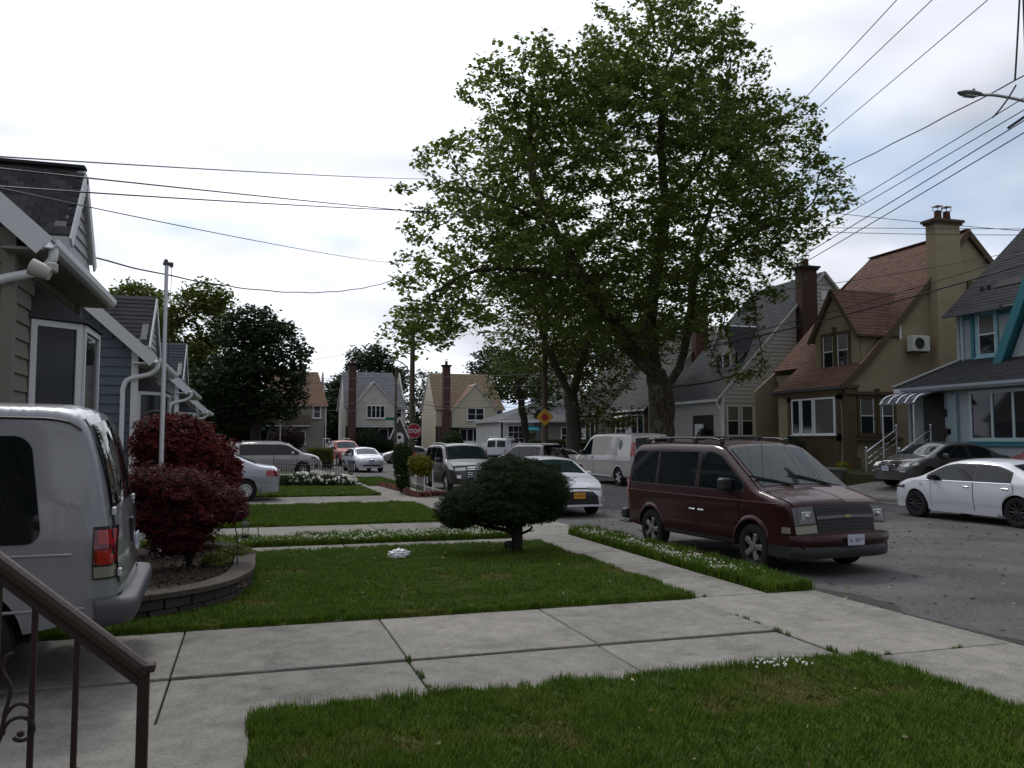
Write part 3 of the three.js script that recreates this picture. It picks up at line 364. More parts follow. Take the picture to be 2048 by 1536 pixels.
// ---------------------------------------------------------------- silver cargo van in the driveway
{
  const silver = paint([0.25, 0.256, 0.28], { metalness: 0.35, roughness: 0.42 });
  const S = { cat: 'van', L: 5.5, W: 2.02, H: 2.1, belt: 1.26, sill: 0.42, sillR: 0.1, axR: 1.08, axF: 4.6, wheelR: 0.37, archR: 0.45, shoulder: 0.1, tumble: 0.13, smooth: 0.07, winTop: 0.2, rR: 0.24, iR: 0.09, rF: 0.5, iF: 0.15, bowR: 0.07, crease: 0.018, creaseY: 1.0, crownRoof: 0.05,
    top: [[0, 0.72], [0.015, 0.8], [0.05, 1.28], [0.2, 1.86], [0.25, 1.97], [0.33, 2.04], [0.5, 2.075], [2, 2.1], [3.6, 2.08], [3.9, 2.0], [4.6, 1.35], [5.2, 1.15], [5.4, 1.0], [5.46, 0.7], [5.5, 0.6]],
    windows: [[2.5, 3.6], [3.75, 4.5]], screen: [3.95, 4.55], doors: [[3.3, 4.5, 3.4]], mirrorX: 4.3, mirrorS: 1.4, mirrorMat: M.plastic, wheel: 'hub', rimMat: M.steel, paint: silver,
    extra(k) {
      const { o } = k;
      for (const s of [-1, 1]) { // dark quarter window with rounded corners
        const x0 = 0.52, x1 = 2.0, r = 0.12, lo = 1.08, hi = 1.86, lean = 0.12; mesh('window', gridGeo(24, 40, (u, t) => { const y = mix(lo, hi, 0.5 - 0.5 * Math.cos(Math.PI * t)), e = Math.min(y - lo, hi - y), inn = e < r ? r - Math.sqrt(r * r - (r - e) ** 2) : 0, a = x0 + lean * (y - lo) / (hi - lo) + inn, b = x1 - inn; return k.side(mix(a, b, u), y, s, 0.008); }), M.carGlass, o);
        const line = (y, x0, x1, nm) => mesh(nm, gridGeo(30, 2, (u, t) => k.side(mix(x0, x1, u), y + (t - 0.5) * 0.022, s, 0.012 * Math.sin(Math.PI * t) - 0.002)), k.P, o); line(0.995, 0.3, 4.4, 'body_crease'); line(0.60, 0.2, 0.85, 'body_crease');
        mesh('drip_rail', gridGeo(40, 3, (u, t) => { const x = mix(0.28, 3.8, u); const q = k.side(x, k.U(x) - 0.095 + 0.02 * t, s, 0.028 * Math.sin(Math.PI * t)); return q; }), M.black, o);
        // tail lamp on the corner
        const lampX = [0.03, 0.2]; const L = k.sidePatch('taillight', M.plastic, s, 0.004, 0.15, 0.80, 1.19, 0.012); k.sidePatch('red_lens', M.redLens, s, 0.01, 0.138, 0.91, 1.165, 0.02, L); k.sidePatch('lens_bar', M.darkRedLens, s, 0.01, 0.138, 1.02, 1.06, 0.023, L); k.sidePatch('lens_strip', M.darkRedLens, s, 0.115, 0.14, 0.91, 1.165, 0.023, L); k.sidePatch('reverse_lens', M.fogged, s, 0.01, 0.138, 0.815, 0.895, 0.02, L);
      }
      for (const s of [-1, 1]) { const d = k.rearZ('rear_door', k.P, 0.74, 1.99, s * 0.008, s * 0.80, 0.014);
        mesh('window', gridGeo(16, 12, (u, t) => { const y = mix(1.31, 1.93, t); return k.onPath(k.iAtYR(y), 0, 0.024, s * mix(0.07, 0.815 - 0.06 * t, u)); }), M.carGlass, d);
        for (const y of [0.83, 1.28]) { const q = k.onPath(k.iAtYR(y), 0, 0.03, s * 0.84); mesh('hinge', rbox(0.03, 0.06, 0.06, 0.01, q.x, q.y, q.z), M.alu, d); } }
      { const q = k.onPath(k.iAtYR(1.05), 0, 0.02, -0.12); mesh('door_handle', rbox(0.03, 0.2, 0.08, 0.01, q.x, q.y, q.z), M.black, o); }
      // grey wrap-round bumper
      const prof = [[0.0, 0.0], [0.02, 0.09], [0.07, 0.12], [0.15, 0.12], [0.2, 0.10], [0.205, 0.0]];
      mesh('rear_bumper', gridGeo(48, 5, (u, t) => { const p = prof[Math.round(t * 5)], a = -1.075 + 2.15 * u, zz = Math.max(-1, Math.min(1, a)), wrapx = Math.max(0, Math.abs(a) - 1) * 1.9, rnd = 0.10 * Math.max(0, Math.abs(zz) - 0.84) ** 2 / 0.0256; return V(0.02 - p[1] * (1 - Math.min(1, wrapx * 1.2)) + wrapx + rnd, 0.46 + p[0], zz * (0.97 + (wrapx > 0 ? p[1] * 0.45 : p[1] * 0.35 * Math.abs(zz)))); }), std([0.055, 0.055, 0.065], 0.5), o);
      for (let i = 0; i < 1; i++) mesh('mud_flap', rbox(0.02, 0.25, 0.25, 0.005, 0.85, 0.3, -0.82), M.rubber, o);
      plate(k, M.plateWhite, 0.9, false, 0.45, 0.02);
    } };
  const cx = -0.92 - (1.08 + 4.6) / 2; car('cargo_van', 'silver cargo van backed up to the street in the driveway', S, [cx, 0.12, -(6.76 + 0.9)], Math.PI + 0.045);
}
// ---------------------------------------------------------------- white sports sedan across the road
const WHITE = paint([0.66, 0.67, 0.71], { metalness: 0 });
{
  const S = sedan(4.62, 1.79, 1.40, { scale: 1.05, paint: WHITE, wheel: 'multi', rimMat: M.darkAlloy, mirrorMat: M.plastic, handleMat: M.chrome, iF: 0.26, bowF: 0.2, extra(k) {
    lampF(k, M.smokeLens, 0.66, 0.735, 0.45, 0.72, 0.5); k.frontZ('grille', M.black, 0.5, 0.66, -0.35, 0.35, 0.008); lampR(k, M.redLens, 0.80, 0.95, 0.5, 0.8, 0.35);
    for (const s of [-1, 1]) { k.sidePatch('side_skirt', WHITE, s, 1.45, 3.25, 0.2, 0.29, 0.03); k.sidePatch('door_crease', WHITE, s, 1.35, 3.3, 0.42, 0.47, 0.012); mesh('window_trim', gridGeo(40, 1, (u, t) => { const x = mix(1.1, 3.34, u); return k.side(x, k.S.belt + 0.002 + 0.014 * t, s, 0.011); }), M.chrome, k.o); k.sidePatch('fender_badge', M.greyPlastic, s, 3.45, 3.55, 0.79, 0.81, 0.01); k.sidePatch('bumper_lip', WHITE, s, 4.2, 4.55, 0.24, 0.28, 0.03); }
  } });
  const f = atY(1846, 1034), r = atY(2046, 1052), d = f.clone().sub(r), ang = Math.atan2(-d.z, d.x); car('white_sedan', 'white sedan with black wheels parked in front of grey sedan', S, [f.x + 0.75, 0, f.z + 1.36], Math.PI / 2 + 0.03);
}
// ---------------------------------------------------------------- grey luxury sedan in the driveway across the road
{
  const S = sedan(4.58, 1.78, 1.45, { paint: paint([0.085, 0.078, 0.082], { metalness: 0.5 }), wheel: 'fat', handleMat: M.chrome, mirrorS: 1.1, extra(k) {
    lampF(k, M.clearLens, 0.68, 0.80, 0.46, 0.78, 0.42); k.frontZ('grille', M.black, 0.60, 0.80, -0.40, 0.40, 0.012); for (const y of [0.635, 0.69, 0.745]) k.frontZ('grille_slat', M.chrome, y, y + 0.022, -0.37, 0.37, 0.024); k.frontZ('grille_frame', M.chrome, 0.795, 0.815, -0.4, 0.4, 0.02);
    { const q = k.onPath(k.iAtYF(0.70), 0, 0.045, 0), st = [new THREE.TorusGeometry(0.085, 0.01, 8, 30)]; for (let i = 0; i < 3; i++) st.push(box(0.012, 0.08, 0.012, 0, 0.04, 0).rotateZ(i * 2 * Math.PI / 3)); mesh('emblem', merge(st).rotateY(Math.PI / 2).translate(q.x, q.y, q.z), M.chrome, k.o); }
    k.frontZ('air_intake', M.black, 0.50, 0.55, -0.6, 0.6, 0.01); lampR(k, M.redLens, 0.78, 0.95, 0.5, 0.8, 0.2); plate(k, M.plateWhite, 0.56, true, 0, 0.05); for (const s of [-1, 1]) k.frontZ('fog_lamp', M.alu, 0.5, 0.53, s * 0.55, s * 0.75, 0.02);
  } });
  car('grey_sedan', 'dark grey sedan with chrome grille parked nose out before the teal house', S, [21.9, 0.42, -22.1], Math.PI);
}
// ---------------------------------------------------------------- red car whose nose enters at the right
{ const S = sedan(4.5, 1.76, 1.45, { paint: paint([0.22, 0.018, 0.014]), mirrorMat: M.plastic, extra(k) { lampF(k, M.clearLens, 0.66, 0.76, 0.45, 0.75, 0.3); } });
  car('red_sedan', 'red sedan parked next to the grey sedan before the teal house', S, [22.5, 0.5, -17.9], Math.PI); }
// ---------------------------------------------------------------- white sedan with yellow plate behind the clipped yew
{
  const S = sedan(4.63, 1.78, 1.435, { scale: 1.02, paint: WHITE, wheel: 'fat', shield: M.shield, iF: 0.2, bowF: 0.22, extra(k) {
    k.frontZ('grille', M.black, 0.30, 0.60, (t) => -0.42 - 0.16 * t, (t) => 0.42 + 0.16 * t, 0.012); for (let i = 0; i < 5; i++) k.frontZ('grille_slat', M.plastic, 0.34 + i * 0.045, 0.352 + i * 0.045, -0.48, 0.48, 0.018); lampF(k, M.smokeLens, 0.645, 0.70, 0.28, 0.72, 0.45); k.frontZ('upper_grille', M.black, 0.655, 0.685, -0.3, 0.3, 0.009); plate(k, M.plateYellow, 0.52, true, 0, 0.05); k.frontZ('lip', WHITE, 0.255, 0.285, -0.7, 0.7, 0.04);
    for (const s of [-1, 1]) k.frontZ('fog_lamp', M.clearLens, 0.36, 0.5, s * 0.70, s * 0.74, 0.02); lampR(k, M.redLens, 0.8, 0.95, 0.45, 0.8, 0.2);
  } });
  car('white_sedan', 'white sedan with a yellow licence plate behind the clipped yew', S, [7.85, 0, -21.9], -Math.PI / 2 + 0.04);
}
// ---------------------------------------------------------------- dark grey crossover with chrome grille
{
  const S = suv(4.87, 1.92, 1.73, { cat: 'suv', scale: 1.03, paint: paint([0.035, 0.033, 0.033], { metalness: 0.1, specularIntensity: 0.4, clearcoat: 0.7 }), wheel: 'multi', extra(k) {
    k.frontZ('grille', M.black, 0.52, 0.93, (t) => -0.42 + 0.1 * t, (t) => 0.42 - 0.1 * t, 0.012); for (const y of [0.56, 0.63, 0.70, 0.80, 0.87]) k.frontZ('grille_slat', M.chrome, y, y + 0.03, -0.36, 0.36, 0.03); { const q = k.onPath(k.iAtYF(0.84), 0, 0.05, 0); mesh('emblem', merge([new THREE.TorusGeometry(0.075, 0.011, 8, 24).scale(1.35, 1, 1), new THREE.TorusGeometry(0.045, 0.009, 8, 20).scale(0.7, 1.4, 1), new THREE.TorusGeometry(0.045, 0.009, 8, 20).scale(1.3, 0.5, 1).translate(0, 0.03, 0)]).rotateY(Math.PI / 2).translate(q.x, q.y, q.z), M.chrome, k.o); }
    lampF(k, M.clearLens, 0.80, 0.90, 0.40, 0.78, 0.45); for (const s of [-1, 1]) { k.frontZ('fog_lamp', M.alu, 0.55, 0.66, s * 0.6, s * 0.75, 0.015); mesh('roof_rail', tube([0.6, 1.2, 2, 2.8].map((x) => V(x, k.U(x) + 0.05, s * 0.62)), 0.02, 6), M.alu, k.o); } plate(k, M.plateWhite, 0.5, true, 0, 0.04); lampR(k, M.redLens, 0.9, 1.1, 0.5, 0.85, 0.3);
  } });
  car('grey_suv', 'dark grey crossover with chrome slatted grille facing the yew', S, [7.82, 0, -31.6], -Math.PI / 2 + 0.03);
}
// ---------------------------------------------------------------- pale cargo van parked across the road
{
  const P = paint([0.40, 0.385, 0.36], { metalness: 0 });
  const S = { cat: 'van', L: 5.7, W: 2.02, H: 2.1, scale: 1.06, belt: 1.22, sill: 0.36, axR: 1.2, axF: 4.63, wheelR: 0.36, archR: 0.43, shoulder: 0.1, tumble: 0.14, smooth: 0.1, winTop: 0.17, rR: 0.2, iR: 0.1, bowR: 0.05, paint: P, wheel: 'fat', mirrorX: 4.25, mirrorS: 1.5, mirrorMat: M.plastic, handleMat: M.plastic,
    top: [[0, 0.66], [0.03, 0.8], [0.06, 1.2], [0.16, 1.86], [0.24, 2.0], [0.4, 2.06], [2, 2.1], [3.4, 2.08], [3.75, 2.0], [4.6, 1.3], [5.2, 1.12], [5.5, 1.0], [5.62, 0.7], [5.7, 0.55]], windows: [[3.55, 4.45]], screen: [3.8, 4.55], doors: [[3.35, 4.45, 3.45]],
    extra(k) { for (const s of [-1, 1]) { const d = k.rearZ('rear_door', P, 0.7, 1.97, s * 0.008, s * 0.8, 0.012); mesh('window', gridGeo(10, 8, (u, t) => k.onPath(k.iAtYR(mix(1.3, 1.88, t)), 0, 0.022, s * mix(0.1, 0.74, u))), M.carGlass, d); mesh('window_seal', gridGeo(10, 8, (u, t) => k.onPath(k.iAtYR(mix(1.26, 1.92, t)), 0, 0.017, s * mix(0.06, 0.78, u))), M.white, d);
        k.sidePatch('taillight', M.redLens, s, 0.05, 0.2, 1.2, 1.75, 0.012); k.sidePatch('round_decal', std([0.10, 0.12, 0.16], 0.5), s, 0.9, 1.2, (x) => 1.65 - Math.sqrt(Math.max(0, 0.0225 - (x - 1.05) ** 2)) * 1.3, (x) => 1.65 + Math.sqrt(Math.max(0, 0.0225 - (x - 1.05) ** 2)) * 1.3, 0.006); k.sidePatch('body_crease', P, s, 0.3, 4.4, 1.0, 1.03, 0.012); k.sidePatch('side_step', M.white, s, 1.75, 4.1, 0.36, 0.43, 0.03); for (const c of [k.S.axR, k.S.axF]) mesh('arch_lip', gridGeo(20, 2, (u, t) => { const a = Math.PI * (0.05 + 0.9 * u), r = 0.43 + 0.03 * t, x = c + Math.cos(a) * r; return k.side(x, Math.max(0.36 + Math.sin(a) * r, k.Lo(x) + 0.001), s, 0.015); }), M.white, k.o); }
      mesh('rear_bumper', rbox(0.16, 0.16, 1.95, 0.04, -0.02, 0.52, 0), M.plastic, k.o); lampF(k, M.clearLens, 0.72, 0.95, 0.55, 0.85, 0.3); } };
  const r = atY(1233, 972), ang = Math.PI / 2 + 0.06; car('pale_cargo_van', 'pale beige cargo van with white arch trim parked under the plane tree', S, [r.x + 0.98 - 0.0, 0, r.z - 1.85], ang);
}
// ---------------------------------------------------------------- silver sedan backed out of the second driveway
const SILVER = paint([0.40, 0.41, 0.47], { metalness: 0.4, roughness: 0.35 });
{
  const S = sedan(4.75, 1.79, 1.45, { paint: SILVER, wheel: 'hub', rimMat: M.alu, iR: 0.14, bowR: 0.12, extra(k) { lampR(k, M.redLens, 0.74, 0.92, 0.45, 0.86, 0.36); k.sidePatch('fuel_flap', SILVER, -1, 0.62, 0.8, 0.74, 0.9, 0.008); k.sidePatch('bumper_moulding', SILVER, -1, 0.02, 0.6, 0.55, 0.585, 0.018); mesh('mud_flap', rbox(0.02, 0.2, 0.2, 0.004, 0.58, 0.26, -0.74), M.rubber, k.o); plate(k, M.plateWhite, 0.8, false, 0, 0.01); } });
  const q = atY(487, 1003, 0.12); car('silver_sedan', 'silver sedan with steel hubcaps, its tail beside the red maple', S, [q.x - 1.36, 0.12, q.z - 0.75], Math.PI);
}
// ---------------------------------------------------------------- silver crossover nose out behind the low iron fence
{
  const S = suv(4.64, 1.82, 1.72, { cat: 'suv', scale: 1.0, paint: paint([0.46, 0.45, 0.46], { metalness: 0.35 }), wheel: 'multi', extra(k) { lampF(k, M.smokeLens, 0.86, 0.95, 0.4, 0.78, 0.5); k.frontZ('grille', M.black, 0.6, 0.9, -0.35, 0.35, 0.01); for (const s of [-1, 1]) { mesh('roof_rail', tube([0.5, 0.9, 1.8, 2.6, 2.9].map((x, i) => V(x, k.U(x) + (i % 4 ? 0.06 : 0.01), s * 0.62)), 0.022, 6), M.plastic, k.o); k.sidePatch('fog_lamp', M.black, s, 4.38, 4.5, 0.42, 0.62, 0.01); } } });
  const q = atY(607, 953, 0.12); car('silver_suv', 'silver crossover nose out behind the low iron fence', S, [q.x - 1.37, 0.12, q.z - 0.75], 0);
}
// ---------------------------------------------------------------- silver coupe facing the camera at the corner
{
  const S = sedan(4.4, 1.72, 1.40, { scale: 1.05, paint: paint([0.50, 0.50, 0.56], { metalness: 0.35 }), extra(k) { k.frontZ('grille', M.black, 0.58, 0.66, (t) => -0.2 - 0.0 + 0.1 * t, (t) => 0.2 - 0.1 * t, 0.012); lampF(k, M.clearLens, 0.60, 0.70, 0.36, 0.72, 0.35); k.frontZ('air_intake', M.black, 0.33, 0.42, -0.5, 0.5, 0.01); plate(k, M.plateWhite, 0.5, true, 0, 0.02); { const q = k.onPath(k.iAtYF(0.63), 0, 0.03, 0); mesh('emblem', new THREE.TorusGeometry(0.05, 0.01, 6, 20).rotateY(Math.PI / 2).translate(q.x, q.y, q.z), M.chrome, k.o); } } });
  car('silver_coupe', 'small silver car facing down the street at the corner', S, [6.75, 0, -52.4], -Math.PI / 2 + 0.12);
}
// ---------------------------------------------------------------- red pickup behind it
{
  const RED = paint([0.36, 0.012, 0.012], { clearcoat: 0.5 });
  const S = { cat: 'pickup truck', L: 5.5, W: 1.98, H: 1.88, belt: 1.28, sill: 0.5, axR: 1.2, axF: 4.5, wheelR: 0.42, archR: 0.49, shoulder: 0.1, tumble: 0.3, smooth: 0.08, winTop: 0.11, paint: RED, wheel: 'fat', top: [[0, 0.8], [0.02, 1.24], [0.05, 1.28], [1.9, 1.28], [1.94, 1.3], [2.05, 1.82], [2.3, 1.88], [3.0, 1.87], [3.25, 1.8], [3.95, 1.28], [4.7, 1.2], [5.25, 1.14], [5.36, 1.05], [5.42, 0.7], [5.5, 0.62]], windows: [[2.12, 2.75], [2.8, 3.75]], screen: [3.3, 3.9], doors: [[2.1, 2.78, 2.2], [2.79, 3.9, 2.9]], mirrorX: 3.55, mirrorS: 1.4, mirrorMat: M.plastic, smoothX: 1,
    extra(k) { k.frontZ('grille', M.black, 0.72, 1.06, -0.5, 0.5, 0.012); k.frontZ('grille_bar', M.chrome, 0.86, 0.9, -0.5, 0.5, 0.03); lampF(k, M.clearLens, 0.82, 1.04, 0.52, 0.88, 0.2); mesh('front_bumper', rbox(0.22, 0.22, 1.9, 0.05, 5.42, 0.62, 0), M.plastic, k.o); for (const s of [-1, 1]) mesh('ladder_rack', merge([bar(V(0.15, 1.2, s * 0.8), V(0.15, 2.05, s * 0.8), 0.03), bar(V(1.8, 1.2, s * 0.8), V(1.8, 2.05, s * 0.8), 0.03), bar(V(0.1, 2.05, s * 0.8), V(1.85, 2.05, s * 0.8), 0.03)]), M.white, k.o); } };
  car('red_pickup', 'red pickup with white ladder rack behind the small silver car', S, [6.9, 0, -65], -Math.PI / 2 + 0.2);
}
// ---------------------------------------------------------------- grey sedan side-on beyond the stop sign
{ const q = atY(842, 921, 0), S = sedan(4.7, 1.8, 1.45, { paint: paint([0.30, 0.30, 0.32], { metalness: 0.3 }) }); car('grey_sedan', 'mid grey sedan crossing beyond the stop sign', S, [12.6, 0, -69], Math.PI + 0.05); }
// ---------------------------------------------------------------- black crossover seen from behind
{
  const P = paint([0.014, 0.012, 0.014]); const S = suv(4.75, 1.9, 1.7, { cat: 'suv', paint: P, wheel: 'multi', extra(k) { lampR(k, M.darkRedLens, 0.95, 1.08, 0.3, 0.85, 0.3); mesh('roof_spoiler', rbox(0.28, 0.05, 1.3, 0.02, 0.38, 1.67, 0), P, k.o); for (const s of [-1, 1]) mesh('roof_rail', tube([0.7, 1.4, 2.2, 2.8].map((x) => V(x, k.U(x) + 0.05, s * 0.62)), 0.02, 6), M.alu, k.o); plate(k, M.plateWhite, 0.85, false, 0, 0.02); } });
  car('black_suv', 'black crossover seen from behind beyond the clipped yew', S, [14.9, 0, -43.8], Math.PI / 2 + 0.35);
}
// ---------------------------------------------------------------- white work van at the far corner
{
  const S = { cat: 'van', L: 5.4, W: 2.0, H: 2.1, belt: 1.25, sill: 0.4, axR: 1.2, axF: 4.5, wheelR: 0.37, archR: 0.44, shoulder: 0.1, tumble: 0.13, smooth: 0.09, winTop: 0.17, paint: WHITE, wheel: 'hub', top: [[0, 0.7], [0.05, 1.25], [0.2, 1.9], [0.35, 2.05], [2, 2.1], [3.5, 2.07], [3.8, 1.98], [4.5, 1.32], [5.2, 1.1], [5.34, 0.9], [5.4, 0.6]], windows: [[1.9, 2.7], [2.85, 3.4], [3.5, 4.35]], screen: [3.85, 4.45], doors: [[3.3, 4.4, 3.4]], mirrorX: 4.15, mirrorS: 1.5, mirrorMat: M.plastic,
    extra(k) { for (const s of [-1, 1]) { mesh('window', gridGeo(8, 8, (u, t) => k.onPath(k.iAtYR(mix(1.3, 1.85, t)), 0, 0.02, s * mix(0.08, 0.8, u))), M.carGlass, k.o); k.rearZ('taillight', M.redLens, 0.8, 1.1, s * 0.84, s * 0.93, 0.012); mesh('ladder_rack', merge([0.6, 1.8, 3].map((x) => bar(V(x, 2.05, s * 0.75), V(x, 2.25, s * 0.75), 0.02)).concat([bar(V(0.4, 2.25, s * 0.75), V(3.2, 2.25, s * 0.75), 0.02)])), M.white, k.o); } mesh('rear_bumper', rbox(0.16, 0.16, 1.9, 0.04, -0.04, 0.55, 0), M.plastic, k.o); } };
  car('white_work_van', 'white work van with roof rack by the far cream house', S, [22.3, 0, -73.2], Math.PI / 2 - 0.55);
}
{ const S = sedan(4.6, 1.78, 1.44, { paint: WHITE }); car('white_sedan', 'white sedan half hidden by the pale cargo van and the trunk', S, [17.1, 0, -45.5], Math.PI / 2 + 0.05); }
// ================================================================ trees and shrubs
const leafMat = (o = {}) => new THREE.MeshPhysicalMaterial({ color: L3(1, 1, 1), vertexColors: true, roughness: 0.7, specularIntensity: 0.22, transmission: 0.5, thickness: 0, side: THREE.DoubleSide, ...o });
const LEAF = leafMat(), NEEDLE = leafMat({ transmission: 0.12, specularIntensity: 0.12 });
function leavesGeo(list) { // list of [x,y,z,size,aspect,nx,ny,nz,yaw,r,g,b]: one folded leaf each
  const n = list.length, pos = new Float32Array(n * 18), col = new Float32Array(n * 18), a = V(0, 0, 0), b = V(0, 0, 0), nn = V(0, 0, 0), t = V(0, 0, 0);
  list.forEach((L, i) => { nn.set(L[5], L[6], L[7]).normalize(); t.set(Math.cos(L[8]), 0.2, Math.sin(L[8])); a.copy(t).addScaledVector(nn, -t.dot(nn)).normalize(); b.crossVectors(nn, a); const s = L[3] / 2, w = s * L[4], f = 0.35 * w;
    const P = (u, v, h) => [L[0] + a.x * u + b.x * v + nn.x * h, L[1] + a.y * u + b.y * v + nn.y * h, L[2] + a.z * u + b.z * v + nn.z * h]; const A = P(-s, 0, 0), B = P(s, 0, 0), C = P(0.1 * s, w, f), E = P(0.1 * s, -w, f);
    pos.set([...A, ...B, ...C, ...A, ...E, ...B], i * 18); for (let k = 0; k < 6; k++) col.set([L[9], L[10], L[11]], i * 18 + k * 3); });
  const g = new THREE.BufferGeometry(); g.setAttribute('position', new THREE.BufferAttribute(pos, 3)); g.setAttribute('color', new THREE.BufferAttribute(col, 3)); g.computeVertexNormals(); return g;
}
const blob = (px, py, rx, ry, A, dz, dens = 1) => { const c = atA(px, py, A), e = atA(px + rx, py, A).x - c.x, h = c.y - atA(px, py + ry, A).y; return { c, r: V(Math.abs(e), Math.abs(h), dz), dens }; };
function inBlob(b, r) { let x, y, z; do { x = r() * 2 - 1; y = r() * 2 - 1; z = r() * 2 - 1; } while (x * x + y * y + z * z > 1); return V(b.c.x + x * b.r.x, b.c.y + y * b.r.y, b.c.z + z * b.r.z); }
function tree(name, label, { paths, blobs, n, step = 0.45, infl = 3.2, kill = 0.75, tip = 0.012, expo = 2.35, baseR, leaf = 0.2, aspect = 0.55, per = 5, spread = 0.4, colors, seed = 1, bark = M.bark, minR = 0.012, sides = 7, twigR = 0.03, group, mat = LEAF, lumpS = 0.45 }) {
  const r = rng(seed), nodes = [], add = (p, parent) => { nodes.push({ p, parent, kids: 0, rad: 0, main: false }); if (parent >= 0) nodes[parent].kids++; return nodes.length - 1; };
  // limbs given; the rest grows towards points spread through the crown
  paths.forEach((pts) => { const c = new THREE.CatmullRomCurve3(pts), m = Math.max(2, Math.round(c.getLength() / step)); let par = -1; if (nodes.length) { let b = 1e9; nodes.forEach((q, i) => { const d = q.p.distanceToSquared(pts[0]); if (d < b) { b = d; par = i; } }); } for (let i = par < 0 ? 0 : 1; i <= m; i++) par = add(c.getPoint(i / m).add(V((r() - 0.5), (r() - 0.5) * 0.5, (r() - 0.5)).multiplyScalar(i && i < m ? step * 0.22 : 0)), par); });
  const vol = blobs.map((b) => b.r.x * b.r.y * b.r.z * (b.dens ?? 1)), tot = vol.reduce((a, b) => a + b, 0), att = [];
  blobs.forEach((b, i) => { const k = Math.round(n * vol[i] / tot); for (let j = 0; j < k; j++) { const p = inBlob(b, r); if (fbm(p.x * lumpS + seed, p.y * lumpS * 1.5, p.z * lumpS, 3) < 0.40 + 0.14 * r()) continue; att.push({ p, near: -1, d: 1e9 }); } });
  const scan = (from) => { for (const a of att) for (let i = from; i < nodes.length; i++) { const q = nodes[i].p, dx = q.x - a.p.x, dy = q.y - a.p.y, dz = q.z - a.p.z, d = dx * dx + dy * dy + dz * dz; if (d < a.d) { a.d = d; a.near = i; } } };
  scan(0); let live = att;
  for (let it = 0; it < 70 && live.length; it++) {
    const pull = new Map(), from = nodes.length, reach = it < 6 ? 1e9 : infl * infl * 6;
    for (const a of live) if (a.d < reach) { const q = nodes[a.near].p, v = a.p.clone().sub(q).normalize(); if (pull.has(a.near)) pull.get(a.near).add(v); else pull.set(a.near, v); }
    if (!pull.size) break;
    for (const [i, v] of pull) { if (nodes[i].kids > 2) continue; v.normalize().add(V((r() - 0.5) * 0.5, (r() - 0.5) * 0.4, (r() - 0.5) * 0.5)).normalize(); add(nodes[i].p.clone().addScaledVector(v, step), i); }
    const keep = live; live = keep; for (const a of live) for (let i = from; i < nodes.length; i++) { const q = nodes[i].p, dx = q.x - a.p.x, dy = q.y - a.p.y, dz = q.z - a.p.z, d = dx * dx + dy * dy + dz * dz; if (d < a.d) { a.d = d; a.near = i; } }
    live = live.filter((a) => a.d > kill * kill);
  }
  for (let i = nodes.length - 1; i >= 0; i--) { const q = nodes[i]; q.acc = (q.acc || 0) + (q.kids ? 0 : tip ** expo); q.rad = q.acc ** (1 / expo); if (q.parent >= 0) { const m = nodes[q.parent]; m.acc = (m.acc || 0) + q.acc; } }
  const k0 = baseR / nodes[0].rad; const radius = (i) => { const q = nodes[i].rad; return q * mix(1, k0, smooth(0.05, nodes[0].rad, q)); };
  const kidsOf = nodes.map(() => []); nodes.forEach((q, i) => { if (q.parent >= 0) kidsOf[q.parent].push(i); });
  const geos = [], starts = [[0, -1]]; let big = 0;
  while (starts.length) { const [s, from] = starts.pop(); const chain = from >= 0 ? [from, s] : [s]; let i = s; for (;;) { const ks = kidsOf[i].slice().sort((a, b) => nodes[b].rad - nodes[a].rad); if (!ks.length) break; for (const q of ks.slice(1)) starts.push([q, i]); i = ks[0]; chain.push(i); }
    const rad = (j) => (j === 0 && from >= 0 ? Math.min(radius(chain[0]), radius(chain[1]) * 1.15) : radius(chain[j])); if (radius(chain[chain.length > 1 ? 1 : 0]) < minR || chain.length < 2) continue;
    const ns = radius(s) > 0.12 ? 10 : radius(s) > 0.04 ? 6 : 4, P = chain.map((c) => nodes[c].p); let up = V(0.3, 0.1, 0.9); const rings = P.map((p, j) => { const d = (P[j + 1] || p).clone().sub(P[j - 1] || p).normalize(); const x = up.clone().addScaledVector(d, -up.dot(d)).normalize(), y = d.clone().cross(x); up = x; const flare = from < 0 ? 1 + 0.5 * Math.exp(-j * 0.9) : 1; return { p, x, y, r: Math.max(0.006, rad(j) * flare) }; });
    const g = gridGeo(ns, rings.length - 1, (u, v) => { const q = rings[Math.round(v * (rings.length - 1))], a = u * 2 * Math.PI, k = q.r * (1 + (q.r > 0.1 ? 0.12 * (vnoise(Math.cos(a) * 2 + q.p.y, Math.sin(a) * 2, q.p.x * 3) - 0.5) : 0)); return q.p.clone().addScaledVector(q.x, Math.cos(a) * k).addScaledVector(q.y, Math.sin(a) * k); }); const uv = g.attributes.uv; for (let q = 0; q < uv.count; q++) uv.setXY(q, uv.getX(q) * Math.max(0.4, Math.round(radius(s) * 6) / 2), uv.getY(q) * (rings.length * step) * 0.5); geos.push(clean(g)); big += rings.length; }
  const leaves = []; nodes.forEach((q, i) => { if (nodes[i].rad > twigR) return; const k = Math.floor(per * (0.5 + r())); for (let j = 0; j < k; j++) { const c = colors[Math.floor(r() * colors.length)], v = 0.75 + 0.5 * r(); const x = (r() + r() + r() - 1.5) * spread * 1.1, y = (r() + r() - 1) * spread * 0.75, z = (r() + r() + r() - 1.5) * spread * 1.1; leaves.push([q.p.x + x, q.p.y + y, q.p.z + z, leaf * (0.65 + 0.7 * r()), aspect, (r() - 0.5) * 1.5, 0.75, (r() - 0.5) * 1.5, r() * 6.28, c[0] * v, c[1] * v, c[2] * v]); } });
